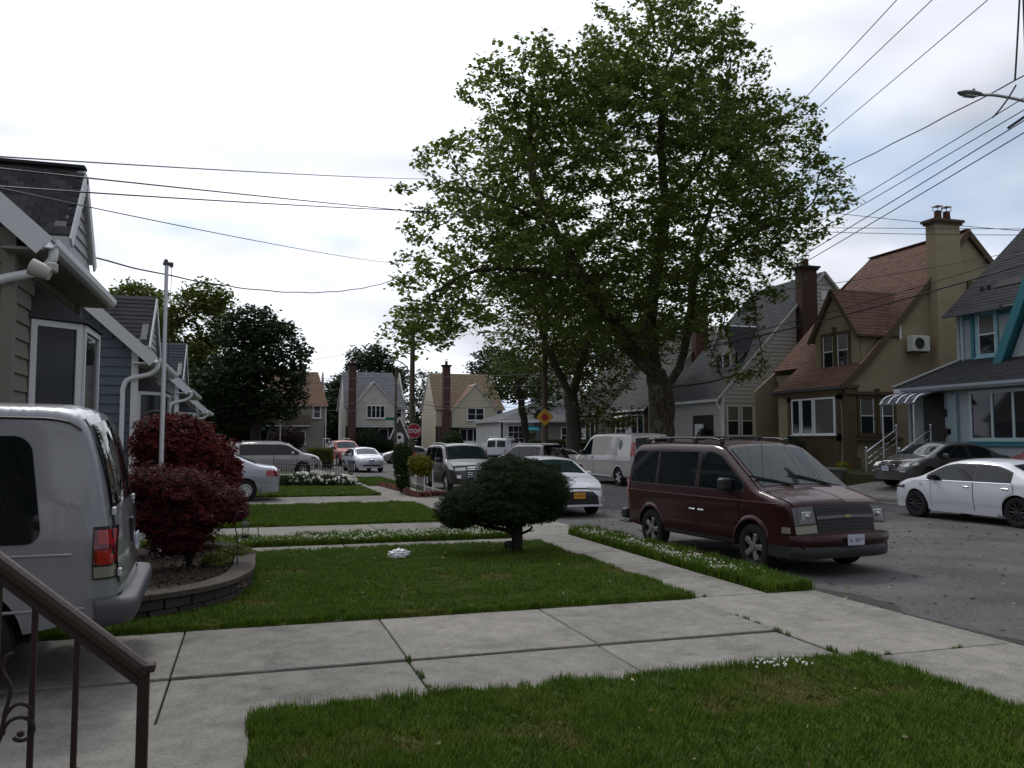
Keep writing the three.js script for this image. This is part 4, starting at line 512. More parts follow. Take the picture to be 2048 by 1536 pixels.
  const base = nodes[0].p.clone(), o = thing(name, label, 'tree', [base.x, base.y, base.z], 0, group); mesh('trunk', mergeGeometries(geos).translate(-base.x, -base.y, -base.z), bark, o); mesh('crown', leavesGeo(leaves).translate(-base.x, -base.y, -base.z), mat, o);
  return o;
}
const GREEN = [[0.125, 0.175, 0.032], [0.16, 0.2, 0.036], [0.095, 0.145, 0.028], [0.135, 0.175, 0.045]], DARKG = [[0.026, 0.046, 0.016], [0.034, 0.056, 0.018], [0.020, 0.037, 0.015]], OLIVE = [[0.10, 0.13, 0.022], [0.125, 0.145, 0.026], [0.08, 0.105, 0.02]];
{
  const A0 = 36.5, p = (list) => list.map(([x, y, a]) => atA(x, y, A0 + (a || 0)));
  const base = atA(1325, 960, A0); base.y = 0.1;
  tree('plane_tree', 'tall plane tree with mottled trunk behind the pale cargo van', { seed: 5, baseR: 0.62, n: 16000, step: 0.34, kill: 0.45, per: 11, spread: 0.35, leaf: 0.25, aspect: 0.62, colors: GREEN, twigR: 0.034,
    paths: [[base, ...p([[1325, 880], [1322, 800], [1312, 752]])], p([[1312, 752], [1258, 692, -1], [1212, 615, -2], [1165, 555, -2.5], [1120, 480, -3], [1050, 425, -3.5], [960, 385, -4]]), p([[1312, 752], [1300, 660, 0.5], [1312, 550, 1], [1330, 420, 1], [1322, 290, 0], [1330, 150, -1]]), p([[1322, 790], [1358, 735, 1], [1378, 650, 1.5], [1390, 550, 2], [1405, 460, 2], [1445, 370, 1], [1475, 300, 0]]), p([[1390, 550, 2], [1450, 500, 0], [1530, 455, -1], [1605, 425, -2]]), p([[1335, 775], [1400, 768, -1], [1465, 752, -2], [1525, 742, -2.5]]), p([[1120, 480, -3], [1075, 380, -3], [1060, 280, -2], [1065, 180, -2]]), p([[1165, 555, -2.5], [1050, 540, -4], [940, 545, -5], [860, 590, -5]]), p([[1330, 420, 1], [1400, 330, -2], [1440, 220, -3]])],
    blobs: [blob(1250, 400, 290, 240, A0 - 0.5, 7.5, 0.8), blob(1320, 110, 150, 130, A0, 4.5, 1.1), blob(1200, 230, 170, 140, A0, 5, 0.9), blob(1040, 220, 120, 130, A0 - 1, 4.5, 1.1), blob(930, 400, 125, 150, A0 - 2, 5, 1.1), blob(855, 590, 80, 110, A0 - 3, 4, 1.2), blob(840, 665, 75, 60, A0 - 4, 2.6, 1.3), blob(930, 640, 70, 40, A0 - 4, 3, 0.9), blob(1010, 520, 130, 130, A0 - 3, 5, 0.8), blob(1540, 420, 115, 105, A0 - 1, 5, 0.9), blob(1490, 280, 120, 90, A0, 4.5, 1), blob(1500, 560, 75, 55, A0 - 1, 3.5, 0.8), blob(1400, 190, 110, 110, A0, 4.5, 0.9), blob(1250, 600, 200, 110, A0 - 1, 5.5, 0.7), blob(1480, 755, 50, 18, A0 - 2.2, 1.2, 1.6), blob(1620, 425, 48, 55, A0 - 1.5, 2.5, 0.9), blob(1450, 620, 60, 60, A0 + 1, 3, 0.5)] });
  const A1 = 47.6, q = (list) => list.map(([x, y, a]) => atA(x, y, A1 + (a || 0))), b2 = atA(1150, 925, A1); b2.y = 0.1;
  tree('street_tree', 'street tree with leaning trunk behind the yellow warning sign', { seed: 8, baseR: 0.48, n: 5200, step: 0.45, kill: 0.55, per: 11, spread: 0.55, leaf: 0.27, aspect: 0.6, colors: OLIVE, bark: std([0.085, 0.078, 0.068], 0.95, { bumpMap: rep(grit, 2), bumpScale: 0.03 }), paths: [[b2, ...q([[1148, 860], [1142, 800], [1120, 750]])], q([[1120, 750], [1090, 680, -1], [1065, 600, -1], [1040, 540, -2]]), q([[1142, 800], [1165, 720, 1], [1190, 640, 1], [1210, 570, 0]])],
    blobs: [blob(1080, 600, 110, 90, A1, 5), blob(1190, 650, 110, 110, A1, 5), blob(1030, 690, 60, 50, A1 - 1, 3, 0.8), blob(1230, 770, 70, 45, A1 - 1, 3.5, 1), blob(1120, 700, 90, 60, A1, 4, 0.7), blob(1210, 830, 75, 35, A1 - 1, 3, 0.9), blob(1270, 690, 70, 70, A1, 4, 0.9)] });
}
function roundTree(name, label, px, py, A, list, o) { const b = atA(px, py, A); b.y = o.by ?? 0.05; const top = list[0], m = atA(top[0], top[1] + top[3] * 0.5, A), k = atA(px, py, A); tree(name, label, { kill: 0.62, aspect: 0.65, tip: 0.014, twigR: 0.05, minR: 0.02, bark: M.darkBark, ...o, n: o.n * 3.6, step: (o.step || 0.8) * 0.72, per: (o.per || 6) * 1.7, spread: (o.spread || 0.95) * 0.72, leaf: (o.leaf || 0.42) * 0.95, paths: [[b, V(mix(b.x, m.x, 0.5), b.y + (m.y - b.y) * 0.5, b.z), m]], blobs: list.map(([x, y, rx, ry, dz = 4, dens = 1, da = 0]) => blob(x, y, rx, ry, A + da, dz, dens)) }); }
const BG = 'trees behind the houses';
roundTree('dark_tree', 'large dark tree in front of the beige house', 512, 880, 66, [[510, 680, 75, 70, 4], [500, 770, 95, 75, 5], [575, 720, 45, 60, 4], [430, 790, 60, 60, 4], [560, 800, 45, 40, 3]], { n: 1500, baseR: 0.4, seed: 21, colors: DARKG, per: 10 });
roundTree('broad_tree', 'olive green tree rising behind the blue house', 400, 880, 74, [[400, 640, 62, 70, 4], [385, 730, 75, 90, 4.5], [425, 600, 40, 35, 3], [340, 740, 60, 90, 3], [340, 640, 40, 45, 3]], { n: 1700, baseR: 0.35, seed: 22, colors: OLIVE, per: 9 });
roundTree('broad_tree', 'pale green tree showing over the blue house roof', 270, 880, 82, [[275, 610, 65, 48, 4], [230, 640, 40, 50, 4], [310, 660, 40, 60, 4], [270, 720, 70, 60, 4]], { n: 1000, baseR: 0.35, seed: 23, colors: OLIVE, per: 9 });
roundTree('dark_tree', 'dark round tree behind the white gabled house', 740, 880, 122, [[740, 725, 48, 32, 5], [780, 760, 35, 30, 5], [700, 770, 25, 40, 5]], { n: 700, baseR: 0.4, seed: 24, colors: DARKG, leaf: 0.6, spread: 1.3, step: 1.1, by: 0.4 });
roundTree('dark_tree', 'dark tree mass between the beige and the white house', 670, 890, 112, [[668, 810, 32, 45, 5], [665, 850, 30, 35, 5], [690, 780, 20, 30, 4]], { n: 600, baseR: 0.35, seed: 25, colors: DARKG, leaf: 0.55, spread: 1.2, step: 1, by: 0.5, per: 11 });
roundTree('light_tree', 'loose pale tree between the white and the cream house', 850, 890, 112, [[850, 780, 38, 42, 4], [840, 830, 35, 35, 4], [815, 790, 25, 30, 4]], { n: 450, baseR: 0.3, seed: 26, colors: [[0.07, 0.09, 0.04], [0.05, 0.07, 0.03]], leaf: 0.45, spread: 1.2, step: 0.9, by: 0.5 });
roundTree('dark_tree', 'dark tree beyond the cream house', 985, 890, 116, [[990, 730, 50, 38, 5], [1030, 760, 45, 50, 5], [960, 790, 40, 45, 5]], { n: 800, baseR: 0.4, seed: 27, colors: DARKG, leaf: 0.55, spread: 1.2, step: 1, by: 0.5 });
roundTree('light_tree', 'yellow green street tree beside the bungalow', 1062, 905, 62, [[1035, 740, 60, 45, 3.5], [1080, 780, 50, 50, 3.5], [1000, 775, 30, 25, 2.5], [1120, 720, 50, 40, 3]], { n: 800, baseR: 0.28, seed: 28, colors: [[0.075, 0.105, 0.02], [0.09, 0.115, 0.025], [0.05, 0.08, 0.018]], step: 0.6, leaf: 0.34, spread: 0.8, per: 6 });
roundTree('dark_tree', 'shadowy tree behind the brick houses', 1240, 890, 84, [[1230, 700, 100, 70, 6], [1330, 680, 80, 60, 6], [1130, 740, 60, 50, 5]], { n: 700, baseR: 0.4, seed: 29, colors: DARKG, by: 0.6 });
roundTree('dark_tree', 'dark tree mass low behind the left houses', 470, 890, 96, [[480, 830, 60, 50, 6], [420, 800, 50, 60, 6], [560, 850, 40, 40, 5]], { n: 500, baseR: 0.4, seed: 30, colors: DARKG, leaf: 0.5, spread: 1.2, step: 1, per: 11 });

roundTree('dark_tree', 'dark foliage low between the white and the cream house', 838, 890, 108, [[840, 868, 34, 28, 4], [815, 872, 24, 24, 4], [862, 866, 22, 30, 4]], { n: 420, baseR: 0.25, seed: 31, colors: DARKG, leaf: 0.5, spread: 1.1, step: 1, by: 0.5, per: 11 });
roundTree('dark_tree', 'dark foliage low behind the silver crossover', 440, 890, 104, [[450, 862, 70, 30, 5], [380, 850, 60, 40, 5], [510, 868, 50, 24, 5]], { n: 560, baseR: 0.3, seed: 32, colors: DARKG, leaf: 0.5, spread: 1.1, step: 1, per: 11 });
function shrub(name, label, pos, blobs, { n, size, aspect = 0.5, colors, seed = 1, stems = [], mat = LEAF, up = 0.5, lump = 0.28, lumpF = 3, shell = 0.35, cat = 'shrub', group, flowers, stemMat = M.darkBark, flowerMat: fm, droop = 0 }) {
  const r = rng(seed), o = thing(name, label, cat, pos, 0, group), list = [], vol = blobs.map((b) => (b[3] * b[4] + b[4] * b[5] + b[3] * b[5])), tot = vol.reduce((a, b) => a + b, 0), bl = [];
  blobs.forEach((b, i) => { const k = Math.round(n * vol[i] / tot); for (let j = 0; j < k; j++) { const th = r() * 6.283, c = r() * 2 - 1, s = Math.sqrt(1 - c * c), d = V(s * Math.cos(th), c, s * Math.sin(th)); const bump = 1 + lump * (fbm(d.x * lumpF + i * 3 + 7, d.y * lumpF + 5, d.z * lumpF + seed, 3) - 0.5) * 2; const q = (1 - shell * r() ** 1.6) * bump, x = b[0] + d.x * b[3] * q, y = b[1] + d.y * b[4] * q, z = b[2] + d.z * b[5] * q, col = colors[Math.floor(r() * colors.length)], v = 0.7 + 0.6 * r(); const e = [x, y, z, size * (0.6 + 0.8 * r()), aspect, d.x + (r() - 0.5) * 1.4, d.y * 0.5 + up + (r() - 0.5), d.z + (r() - 0.5) * 1.4, r() * 6.28, col[0] * v, col[1] * v, col[2] * v]; (flowers && r() < flowers && d.y > -0.2 ? bl : list).push(e); } });
  mesh('foliage', leavesGeo(list), mat, o); if (bl.length) { const gs = bl.map((e) => new THREE.IcosahedronGeometry(e[3] * 0.7, 0).translate(e[0], e[1], e[2])); stuff(mesh('blossom', merge(gs), fm || flowerMat, o)); }
  for (const s of stems) mesh(s.name || 'stem', tube(s.pts, s.r, 7), stemMat, o); return o;
}
// the clipped yew on its bare trunk
{
  const b = atY(1032, 1106, 0.12), r = rng(77), stems = [];
  const o = shrub('clipped_yew', 'dark clipped yew with a bare forked trunk on the lawn', [b.x, 0.12, b.z], [[0.05, 1.12, 0.0, 0.796, 0.423, 0.75], [0.34, 1.0, 0.05, 0.53, 0.386, 0.55], [-0.62, 0.85, 0.05, 0.632, 0.331, 0.6], [-0.95, 0.68, 0.0, 0.388, 0.258, 0.42], [-0.2, 0.75, 0.2, 0.714, 0.294, 0.55], [0.35, 0.7, 0.0, 0.459, 0.23, 0.4], [-0.1, 1.32, -0.05, 0.51, 0.258, 0.45]],
    { n: 150000, size: 0.052, aspect: 0.2, colors: [[0.012, 0.023, 0.009], [0.017, 0.032, 0.011], [0.009, 0.018, 0.008], [0.03, 0.05, 0.014]], seed: 9, mat: NEEDLE, lump: 0.34, lumpF: 5, shell: 0.4, cat: 'tree', stems: [] });
  const trunk = []; const T = (pts, r0, r1) => { const c = new THREE.CatmullRomCurve3(pts), m = 14, g = gridGeo(9, m, (u, v) => { const p = c.getPoint(v), t = c.getTangent(v), x = V(1, 0, 0.3).addScaledVector(t, -t.x).normalize(), y = t.clone().cross(x), a = u * 6.2832, rr = mix(r0, r1, v) * (1 + 0.18 * Math.sin(a * 3 + v * 5)); return p.clone().addScaledVector(x, Math.cos(a) * rr).addScaledVector(y, Math.sin(a) * rr); }); trunk.push(clean(g)); };
  T([V(0, -0.05, 0), V(0.0, 0.2, 0), V(0.02, 0.45, 0), V(0.06, 0.75, 0), V(0.1, 1.1, 0)], 0.10, 0.06); T([V(0, 0.3, 0), V(-0.14, 0.5, 0.05), V(-0.42, 0.58, 0.05), V(-0.75, 0.72, 0), V(-0.95, 0.95, 0)], 0.055, 0.02); T([V(0.03, 0.4, 0), V(0.14, 0.45, 0.02), V(0.24, 0.5, 0.02), V(0.27, 0.58, 0.02)], 0.035, 0.018); T([V(0, 0.42, 0), V(-0.2, 0.66, -0.05), V(-0.45, 0.85, -0.1), V(-0.6, 1.1, -0.1)], 0.05, 0.02); T([V(0.03, 0.6, 0), V(0.2, 0.8, -0.05), V(0.4, 1.0, 0)], 0.05, 0.02); T([V(0.2, 0.5, 0.02), V(0.25, 0.46, 0.04), V(0.3, 0.5, 0.05)], 0.016, 0.008);
  for (let i = 0; i < 46; i++) { const t = r(), s = V(mix(-0.85, 0.3, t) * (0.5 + 0.5 * r()), 0.5 + 0.2 * r(), (r() - 0.5) * 0.3), e = s.clone().add(V((r() - 0.65) * 0.4, 0.18 + 0.28 * r(), (r() - 0.5) * 0.3)); trunk.push(clean(tube([s, s.clone().lerp(e, 0.5).add(V((r() - 0.5) * 0.08, -0.02, 0)), e], 0.006 + 0.006 * r(), 4, 5))); }
  mesh('trunk', mergeGeometries(trunk).scale(1, 0.74, 1), M.darkBark, o);
}
const RED = [[0.12, 0.012, 0.015], [0.155, 0.018, 0.016], [0.075, 0.009, 0.012], [0.18, 0.032, 0.02]], DRED = [[0.085, 0.007, 0.013], [0.115, 0.01, 0.016], [0.05, 0.006, 0.011]];
shrub('red_barberry', 'tall red leaved shrub behind the flagpole', [-0.98, 0.12, -13.9], [[0.0, 1.72, 0, 0.5, 0.42, 0.5], [-0.42, 1.75, 0, 0.36, 0.4, 0.4], [0.42, 1.52, 0, 0.36, 0.36, 0.4], [0.62, 1.3, 0, 0.26, 0.3, 0.3], [0.15, 1.3, 0, 0.6, 0.4, 0.5], [-0.15, 1.98, 0, 0.3, 0.24, 0.3], [0.2, 1.92, 0.1, 0.24, 0.22, 0.25]], { n: 19000, size: 0.085, aspect: 0.42, colors: RED, seed: 12, lump: 0.6, lumpF: 4.5, up: 0.6, stems: [{ pts: [V(0, 0, 0), V(0.02, 0.7, 0), V(-0.05, 1.3, 0)], r: 0.04 }, { pts: [V(0, 0, 0.02), V(0.15, 0.6, 0), V(0.3, 1.2, 0)], r: 0.03 }] });
shrub('red_maple', 'low weeping red maple in the block planter', [-0.72, 0.3, -11.6], [[-0.1, 1.02, 0, 0.5, 0.26, 0.55], [-0.4, 1.08, 0, 0.4, 0.24, 0.5], [0.36, 0.86, 0.05, 0.34, 0.22, 0.4], [0.52, 0.74, 0.1, 0.2, 0.16, 0.3], [0.1, 0.74, 0.1, 0.5, 0.2, 0.45], [-0.35, 0.7, 0.2, 0.42, 0.24, 0.35], [-0.1, 0.45, 0.1, 0.42, 0.26, 0.4]], { n: 26000, size: 0.085, aspect: 0.25, colors: DRED, seed: 14, lump: 0.5, lumpF: 4, up: 0.9, shell: 0.5, stems: [{ pts: [V(0, 0, 0), V(0.03, 0.35, 0), V(-0.05, 0.7, 0)], r: 0.04 }, { pts: [V(0.02, 0.1, 0), V(0.16, 0.4, 0.05), V(0.35, 0.65, 0)], r: 0.025 }, { pts: [V(0, 0.1, 0), V(-0.18, 0.4, 0.1), V(-0.3, 0.65, 0.15)], r: 0.025 }] });
shrub('sedum_clump', 'yellow green groundcover on the planter edge', [-0.18, 0.3, -12.2], [[0, 0.08, 0, 0.28, 0.12, 0.3], [-0.2, 0.07, 0.5, 0.2, 0.1, 0.3]], { n: 1500, size: 0.05, aspect: 0.6, colors: [[0.11, 0.13, 0.02], [0.08, 0.11, 0.02]], seed: 15, cat: 'plant' });
// columnar yew and yellow privet in the brick-edged bed
{ const b = atY(803, 985, 0.14), c = atY(840, 990, 0.14);
  shrub('columnar_bush', 'dark columnar bush in the brick edged bed', [b.x, 0.12, b.z], [[0, 1.15, 0, 0.34, 0.55, 0.34], [0.02, 1.35, 0, 0.36, 0.4, 0.34], [0, 0.65, 0, 0.26, 0.5, 0.26], [0.1, 0.35, 0, 0.22, 0.35, 0.22]], { n: 9000, size: 0.07, aspect: 0.4, colors: [[0.016, 0.03, 0.01], [0.022, 0.04, 0.012], [0.04, 0.06, 0.012]], seed: 16, mat: NEEDLE, stems: [{ pts: [V(0, 0, 0), V(0, 0.5, 0), V(0, 1, 0)], r: 0.03 }] });
  shrub('yellow_privet', 'yellow round topped bush on thin bare stems', [c.x, 0.12, c.z], [[0, 1.05, 0, 0.42, 0.3, 0.4], [0.08, 0.85, 0, 0.32, 0.22, 0.32]], { n: 5200, size: 0.075, aspect: 0.5, colors: [[0.20, 0.18, 0.012], [0.24, 0.20, 0.015], [0.13, 0.14, 0.012]], seed: 17, stems: [0, 1, 2, 3, 4].map((i) => ({ pts: [V(-0.14 + i * 0.07, 0, (i % 2) * 0.08), V(-0.1 + i * 0.05, 0.4, 0), V(-0.08 + i * 0.05, 0.85, 0)], r: 0.013 })) });
}
// flower bed behind the fence
{ const g = 'bed plants along the low iron fence';
  for (const [px, w, h, nm, lab, fl, col] of [[612, 0.75, 0.5, 'flowering_shrub', 'white flowering shrub before the low iron fence', 0.07, [[0.05, 0.085, 0.02], [0.08, 0.10, 0.03]]], [560, 0.7, 0.4, 'bed_shrub', 'low dark shrub beside the white flowering shrub', 0, DARKG], [655, 0.6, 0.42, 'bed_shrub', 'low grey green shrub between white flowers and fence end', 0.03, [[0.03, 0.045, 0.02], [0.045, 0.06, 0.03]]], [690, 0.45, 0.4, 'flowering_shrub', 'pale blossom shrub at the end of the iron fence', 0.1, [[0.04, 0.06, 0.025], [0.05, 0.07, 0.03]]]]) { const b = atY(px, 972, 0.14); shrub(nm, lab, [b.x, 0.12, b.z], [[0, h * 0.5, 0, w, h * 0.62, 0.45]], { n: 2200, size: 0.09, colors: col, seed: px, flowers: fl, cat: 'shrub' }); }
}
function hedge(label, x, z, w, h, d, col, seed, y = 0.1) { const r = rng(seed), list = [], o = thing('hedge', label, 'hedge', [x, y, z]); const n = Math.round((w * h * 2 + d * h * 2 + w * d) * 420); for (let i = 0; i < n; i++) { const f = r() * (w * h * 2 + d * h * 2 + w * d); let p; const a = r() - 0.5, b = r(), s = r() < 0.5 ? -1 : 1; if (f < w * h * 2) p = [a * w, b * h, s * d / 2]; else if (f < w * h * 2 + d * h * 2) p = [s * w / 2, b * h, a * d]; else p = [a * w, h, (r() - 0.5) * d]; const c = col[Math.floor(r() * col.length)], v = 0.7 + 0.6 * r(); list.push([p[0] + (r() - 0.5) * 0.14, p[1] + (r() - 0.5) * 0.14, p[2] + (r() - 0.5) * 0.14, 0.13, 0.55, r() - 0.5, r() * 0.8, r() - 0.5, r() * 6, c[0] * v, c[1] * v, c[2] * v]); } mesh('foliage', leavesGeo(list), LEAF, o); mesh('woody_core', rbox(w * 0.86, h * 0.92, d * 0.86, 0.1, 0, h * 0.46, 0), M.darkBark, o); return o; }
{ const b = atD(640, 915, 56); hedge('square bright green hedge beside the red pickup', b.x, b.z, 1.5, 1.25, 1.5, OLIVE.map((c) => c.map((v) => v * 1.2)), 61); const c = atD(1110, 905, 56); hedge('long clipped hedge with bright top behind the black crossover', c.x + 1.5, c.z, 6.5, 1.5, 1.2, [[0.06, 0.095, 0.02], [0.03, 0.05, 0.015]], 62, 0.4); }
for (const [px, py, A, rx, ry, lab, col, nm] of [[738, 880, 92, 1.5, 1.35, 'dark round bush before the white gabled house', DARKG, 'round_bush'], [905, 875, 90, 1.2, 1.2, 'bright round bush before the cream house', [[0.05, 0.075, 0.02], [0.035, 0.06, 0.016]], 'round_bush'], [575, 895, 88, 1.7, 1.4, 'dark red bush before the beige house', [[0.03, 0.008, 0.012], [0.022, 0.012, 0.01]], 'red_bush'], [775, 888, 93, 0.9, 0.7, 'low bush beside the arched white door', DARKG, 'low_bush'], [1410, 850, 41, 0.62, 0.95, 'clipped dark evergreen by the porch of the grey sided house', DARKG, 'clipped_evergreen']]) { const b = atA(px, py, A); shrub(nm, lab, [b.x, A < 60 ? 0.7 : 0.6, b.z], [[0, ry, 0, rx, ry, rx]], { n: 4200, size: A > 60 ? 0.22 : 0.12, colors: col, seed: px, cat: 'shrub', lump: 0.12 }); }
// ================================================================ houses (rotation: 0 faces +z, the camera side; +90 deg faces +x; -90 deg faces -x)
const HALF = Math.PI / 2;
const boardGeo = (() => { const g = prism([[0, 0], [0.03, 0], [0.004, 1], [0, 1]], 1); g.rotateY(-HALF); return g.translate(0.5, 0, 0); })(); // unit board: x -0.5..0.5, y 0..1, z proud at the lower edge
boardGeo.computeVertexNormals();
// polygon (local u,y) -> the span [u0,u1] it has at height y
const span = (poly, y) => { const xs = []; for (let i = 0; i < poly.length; i++) { const [a, b] = [poly[i], poly[(i + 1) % poly.length]]; if ((a[1] <= y) !== (b[1] <= y)) xs.push(mix(a[0], b[0], (y - a[1]) / (b[1] - a[1]))); } return xs.length > 1 ? [Math.min(...xs), Math.max(...xs)] : null; };
// a wall: solid core, clapboards as single boards split at the openings
function wall(h, at, rot, poly, mat, o = {}) {
  const core = mesh('wall', uvBox(prism(poly, 0.14).translate(0, 0, -0.14)), o.core || mat, h); core.position.set(...at); core.rotation.y = rot;
  if (!o.step) return core;
  const dir = V(Math.cos(rot), 0, -Math.sin(rot)), ys = poly.map((p) => p[1]), y0 = Math.min(...ys), y1 = Math.max(...ys), many = [];
  for (let y = y0; y < y1 - 0.02; y += o.step) { const a = span(poly, y + 0.01), b = span(poly, Math.min(y + o.step, y1) - 0.012); if (!a || !b) continue; let segs = [[Math.max(a[0], b[0]), Math.min(a[1], b[1])]];
    for (const [u0, u1, v0, v1] of o.holes || []) if (y + o.step > v0 && y < v1) segs = segs.flatMap(([p, q]) => [[p, Math.min(q, u0)], [Math.max(p, u1), q]].filter(([p, q]) => q - p > 0.03));
    for (const [p, q] of segs) { if (q - p < 0.04) continue; many.push([(p + q) / 2, y, q - p, Math.min(o.step, y1 - y)]); } }
  many.forEach(([u, y, len, hh]) => { const m = mesh('clapboard', boardGeo, o.boards || mat, h); m.position.set(at[0] + dir.x * u, at[1] + y, at[2] + dir.z * u); m.rotation.y = rot; m.scale.set(len, hh, o.lip || 1); });
  return core;
}
// a window group: frame, panes, sashes, sill
function windowAt(h, at, rot, w, ht, o = {}) {
  const g = part('window', h); g.position.set(...at); g.rotation.y = rot; const f = o.f || 0.07, d = o.d || 0.07, fm = o.mat || M.trim, cols = o.cols || 1, list = [box(w + 2 * f, f, d, 0, ht / 2 + f / 2, d / 2), box(f, ht, d, -w / 2 - f / 2, 0, d / 2), box(f, ht, d, w / 2 + f / 2, 0, d / 2), box(w + 2 * f, f, d, 0, -ht / 2 - f / 2, d / 2)];
  for (let i = 1; i < cols; i++) list.push(box(o.mull || 0.09, ht, d - 0.008, -w / 2 + w * i / cols, 0, d / 2)); mesh('frame', merge(list), fm, g);
  const cw = w / cols; for (let i = 0; i < cols; i++) { const x = -w / 2 + cw * (i + 0.5); if (o.hung) { mesh('pane', box(cw, ht / 2, 0.012, x, ht / 4, 0.03), o.blind ? M.paneBlind : M.pane, g); mesh('pane', box(cw, ht / 2 - 0.02, 0.012, x, -ht / 4 - 0.01, 0.018), M.pane, g); mesh('sash_rail', merge([box(cw, 0.045, 0.03, x, 0, 0.045), box(0.035, ht - 0.01, 0.025, x - cw / 2 + 0.02, 0, 0.04), box(0.035, ht - 0.01, 0.025, x + cw / 2 - 0.02, 0, 0.04)]), o.sash || M.white, g); } else mesh('pane', box(cw, ht, 0.012, x, 0, 0.025), o.blind ? M.paneBlind : M.pane, g);
    if (o.grid) mesh('muntin', merge([...Array(o.grid[0] - 1)].map((_, k) => box(0.03, ht, 0.02, x - cw / 2 + cw * (k + 1) / o.grid[0], 0, 0.04)).concat([...Array(o.grid[1] - 1)].map((_, k) => box(cw, 0.03, 0.018, x, -ht / 2 + ht * (k + 1) / o.grid[1], 0.04)))), M.white, g); }
  if (o.sill !== false) mesh('sill', box(w + 2 * f + 0.1, 0.05, d + 0.08, 0, -ht / 2 - f - 0.025, (d + 0.08) / 2), o.sillMat || fm, g); return g;
}
// roof plane from four corners, in overlapping courses
function slope(h, e0, e1, r0, r1, mat, o = {}) {
  const th = o.th || 0.09, len = r0.clone().sub(e0).length(), n = Math.max(2, Math.round(len / (o.course || 0.2))), gs = [], nrm = e1.clone().sub(e0).cross(r0.clone().sub(e0)).normalize(); if (nrm.y < 0) nrm.negate();
  for (let i = 0; i < n; i++) { const t0 = i / n, t1 = Math.min(1, (i + 1.15) / n), a = e0.clone().lerp(r0, t0), b = e1.clone().lerp(r1, t0), c = e1.clone().lerp(r1, t1), d = e0.clone().lerp(r0, t1), up = 0.016; const q = [a.clone().addScaledVector(nrm, up), b.clone().addScaledVector(nrm, up), c.clone().addScaledVector(nrm, 0.001), d.clone().addScaledVector(nrm, 0.001), a.clone().addScaledVector(nrm, -0.004), b.clone().addScaledVector(nrm, -0.004)]; const g = new THREE.BufferGeometry(), P = [q[0], q[1], q[2], q[0], q[2], q[3], q[4], q[5], q[1], q[4], q[1], q[0]]; g.setAttribute('position', new THREE.BufferAttribute(new Float32Array(P.flatMap((p) => [p.x, p.y, p.z])), 3)); const ux = (p) => p.clone().sub(e0).dot(e1.clone().sub(e0).normalize()) / 2.4, vy = (t) => t * len / 2.4; g.setAttribute('uv', new THREE.BufferAttribute(new Float32Array([ux(a), vy(t0), ux(b), vy(t0), ux(c), vy(t1), ux(a), vy(t0), ux(c), vy(t1), ux(d), vy(t1), ux(a), vy(t0), ux(b), vy(t0), ux(b), vy(t0), ux(a), vy(t0), ux(b), vy(t0), ux(a), vy(t0)]), 2)); g.computeVertexNormals(); gs.push(g); }
  // deck below the shingles
  const C = [e0, e1, r1, r0], lo = C.map((p) => p.clone().addScaledVector(nrm, -th)), T = C.map((p) => p.clone().addScaledVector(nrm, -0.006)), f = (a, b, c, d) => { const g = new THREE.BufferGeometry(); g.setAttribute('position', new THREE.BufferAttribute(new Float32Array([a, b, c, a, c, d].flatMap((p) => [p.x, p.y, p.z])), 3)); g.computeVertexNormals(); g.setAttribute('uv', new THREE.BufferAttribute(new Float32Array(12), 2)); return g; };
  const deck = [f(lo[0], lo[1], lo[2], lo[3]), ...[0, 1, 2, 3].map((i) => f(lo[i], lo[(i + 1) % 4], T[(i + 1) % 4], T[i]))];
  const r = mesh('roof', mergeGeometries(gs), mat, h); mesh('roof_deck', mergeGeometries(deck), o.deck || M.trim, r); return r;
}
const shingle = (c) => std(c, 0.95, { map: rep(tabTex, 1), bumpMap: rep(grit, 3), bumpScale: 0.004 });
const stucco = (c) => std(c, 0.93, { map: rep(stuccoTex, 0.4), bumpMap: rep(grit, 0.8), bumpScale: 0.008 });
const gutterGeo = (len) => { const g = new THREE.ExtrudeGeometry(new THREE.Shape([[0, 0], [0.09, 0], [0.125, 0.045], [0.13, 0.115], [0.12, 0.115], [0.112, 0.05], [0.085, 0.012], [0.008, 0.012], [0.008, 0.11], [0, 0.11]].map((p) => new THREE.Vector2(...p))), { depth: len, bevelEnabled: false }); return g; };
const houseGroup = 'row of low gabled houses on the driveway side';
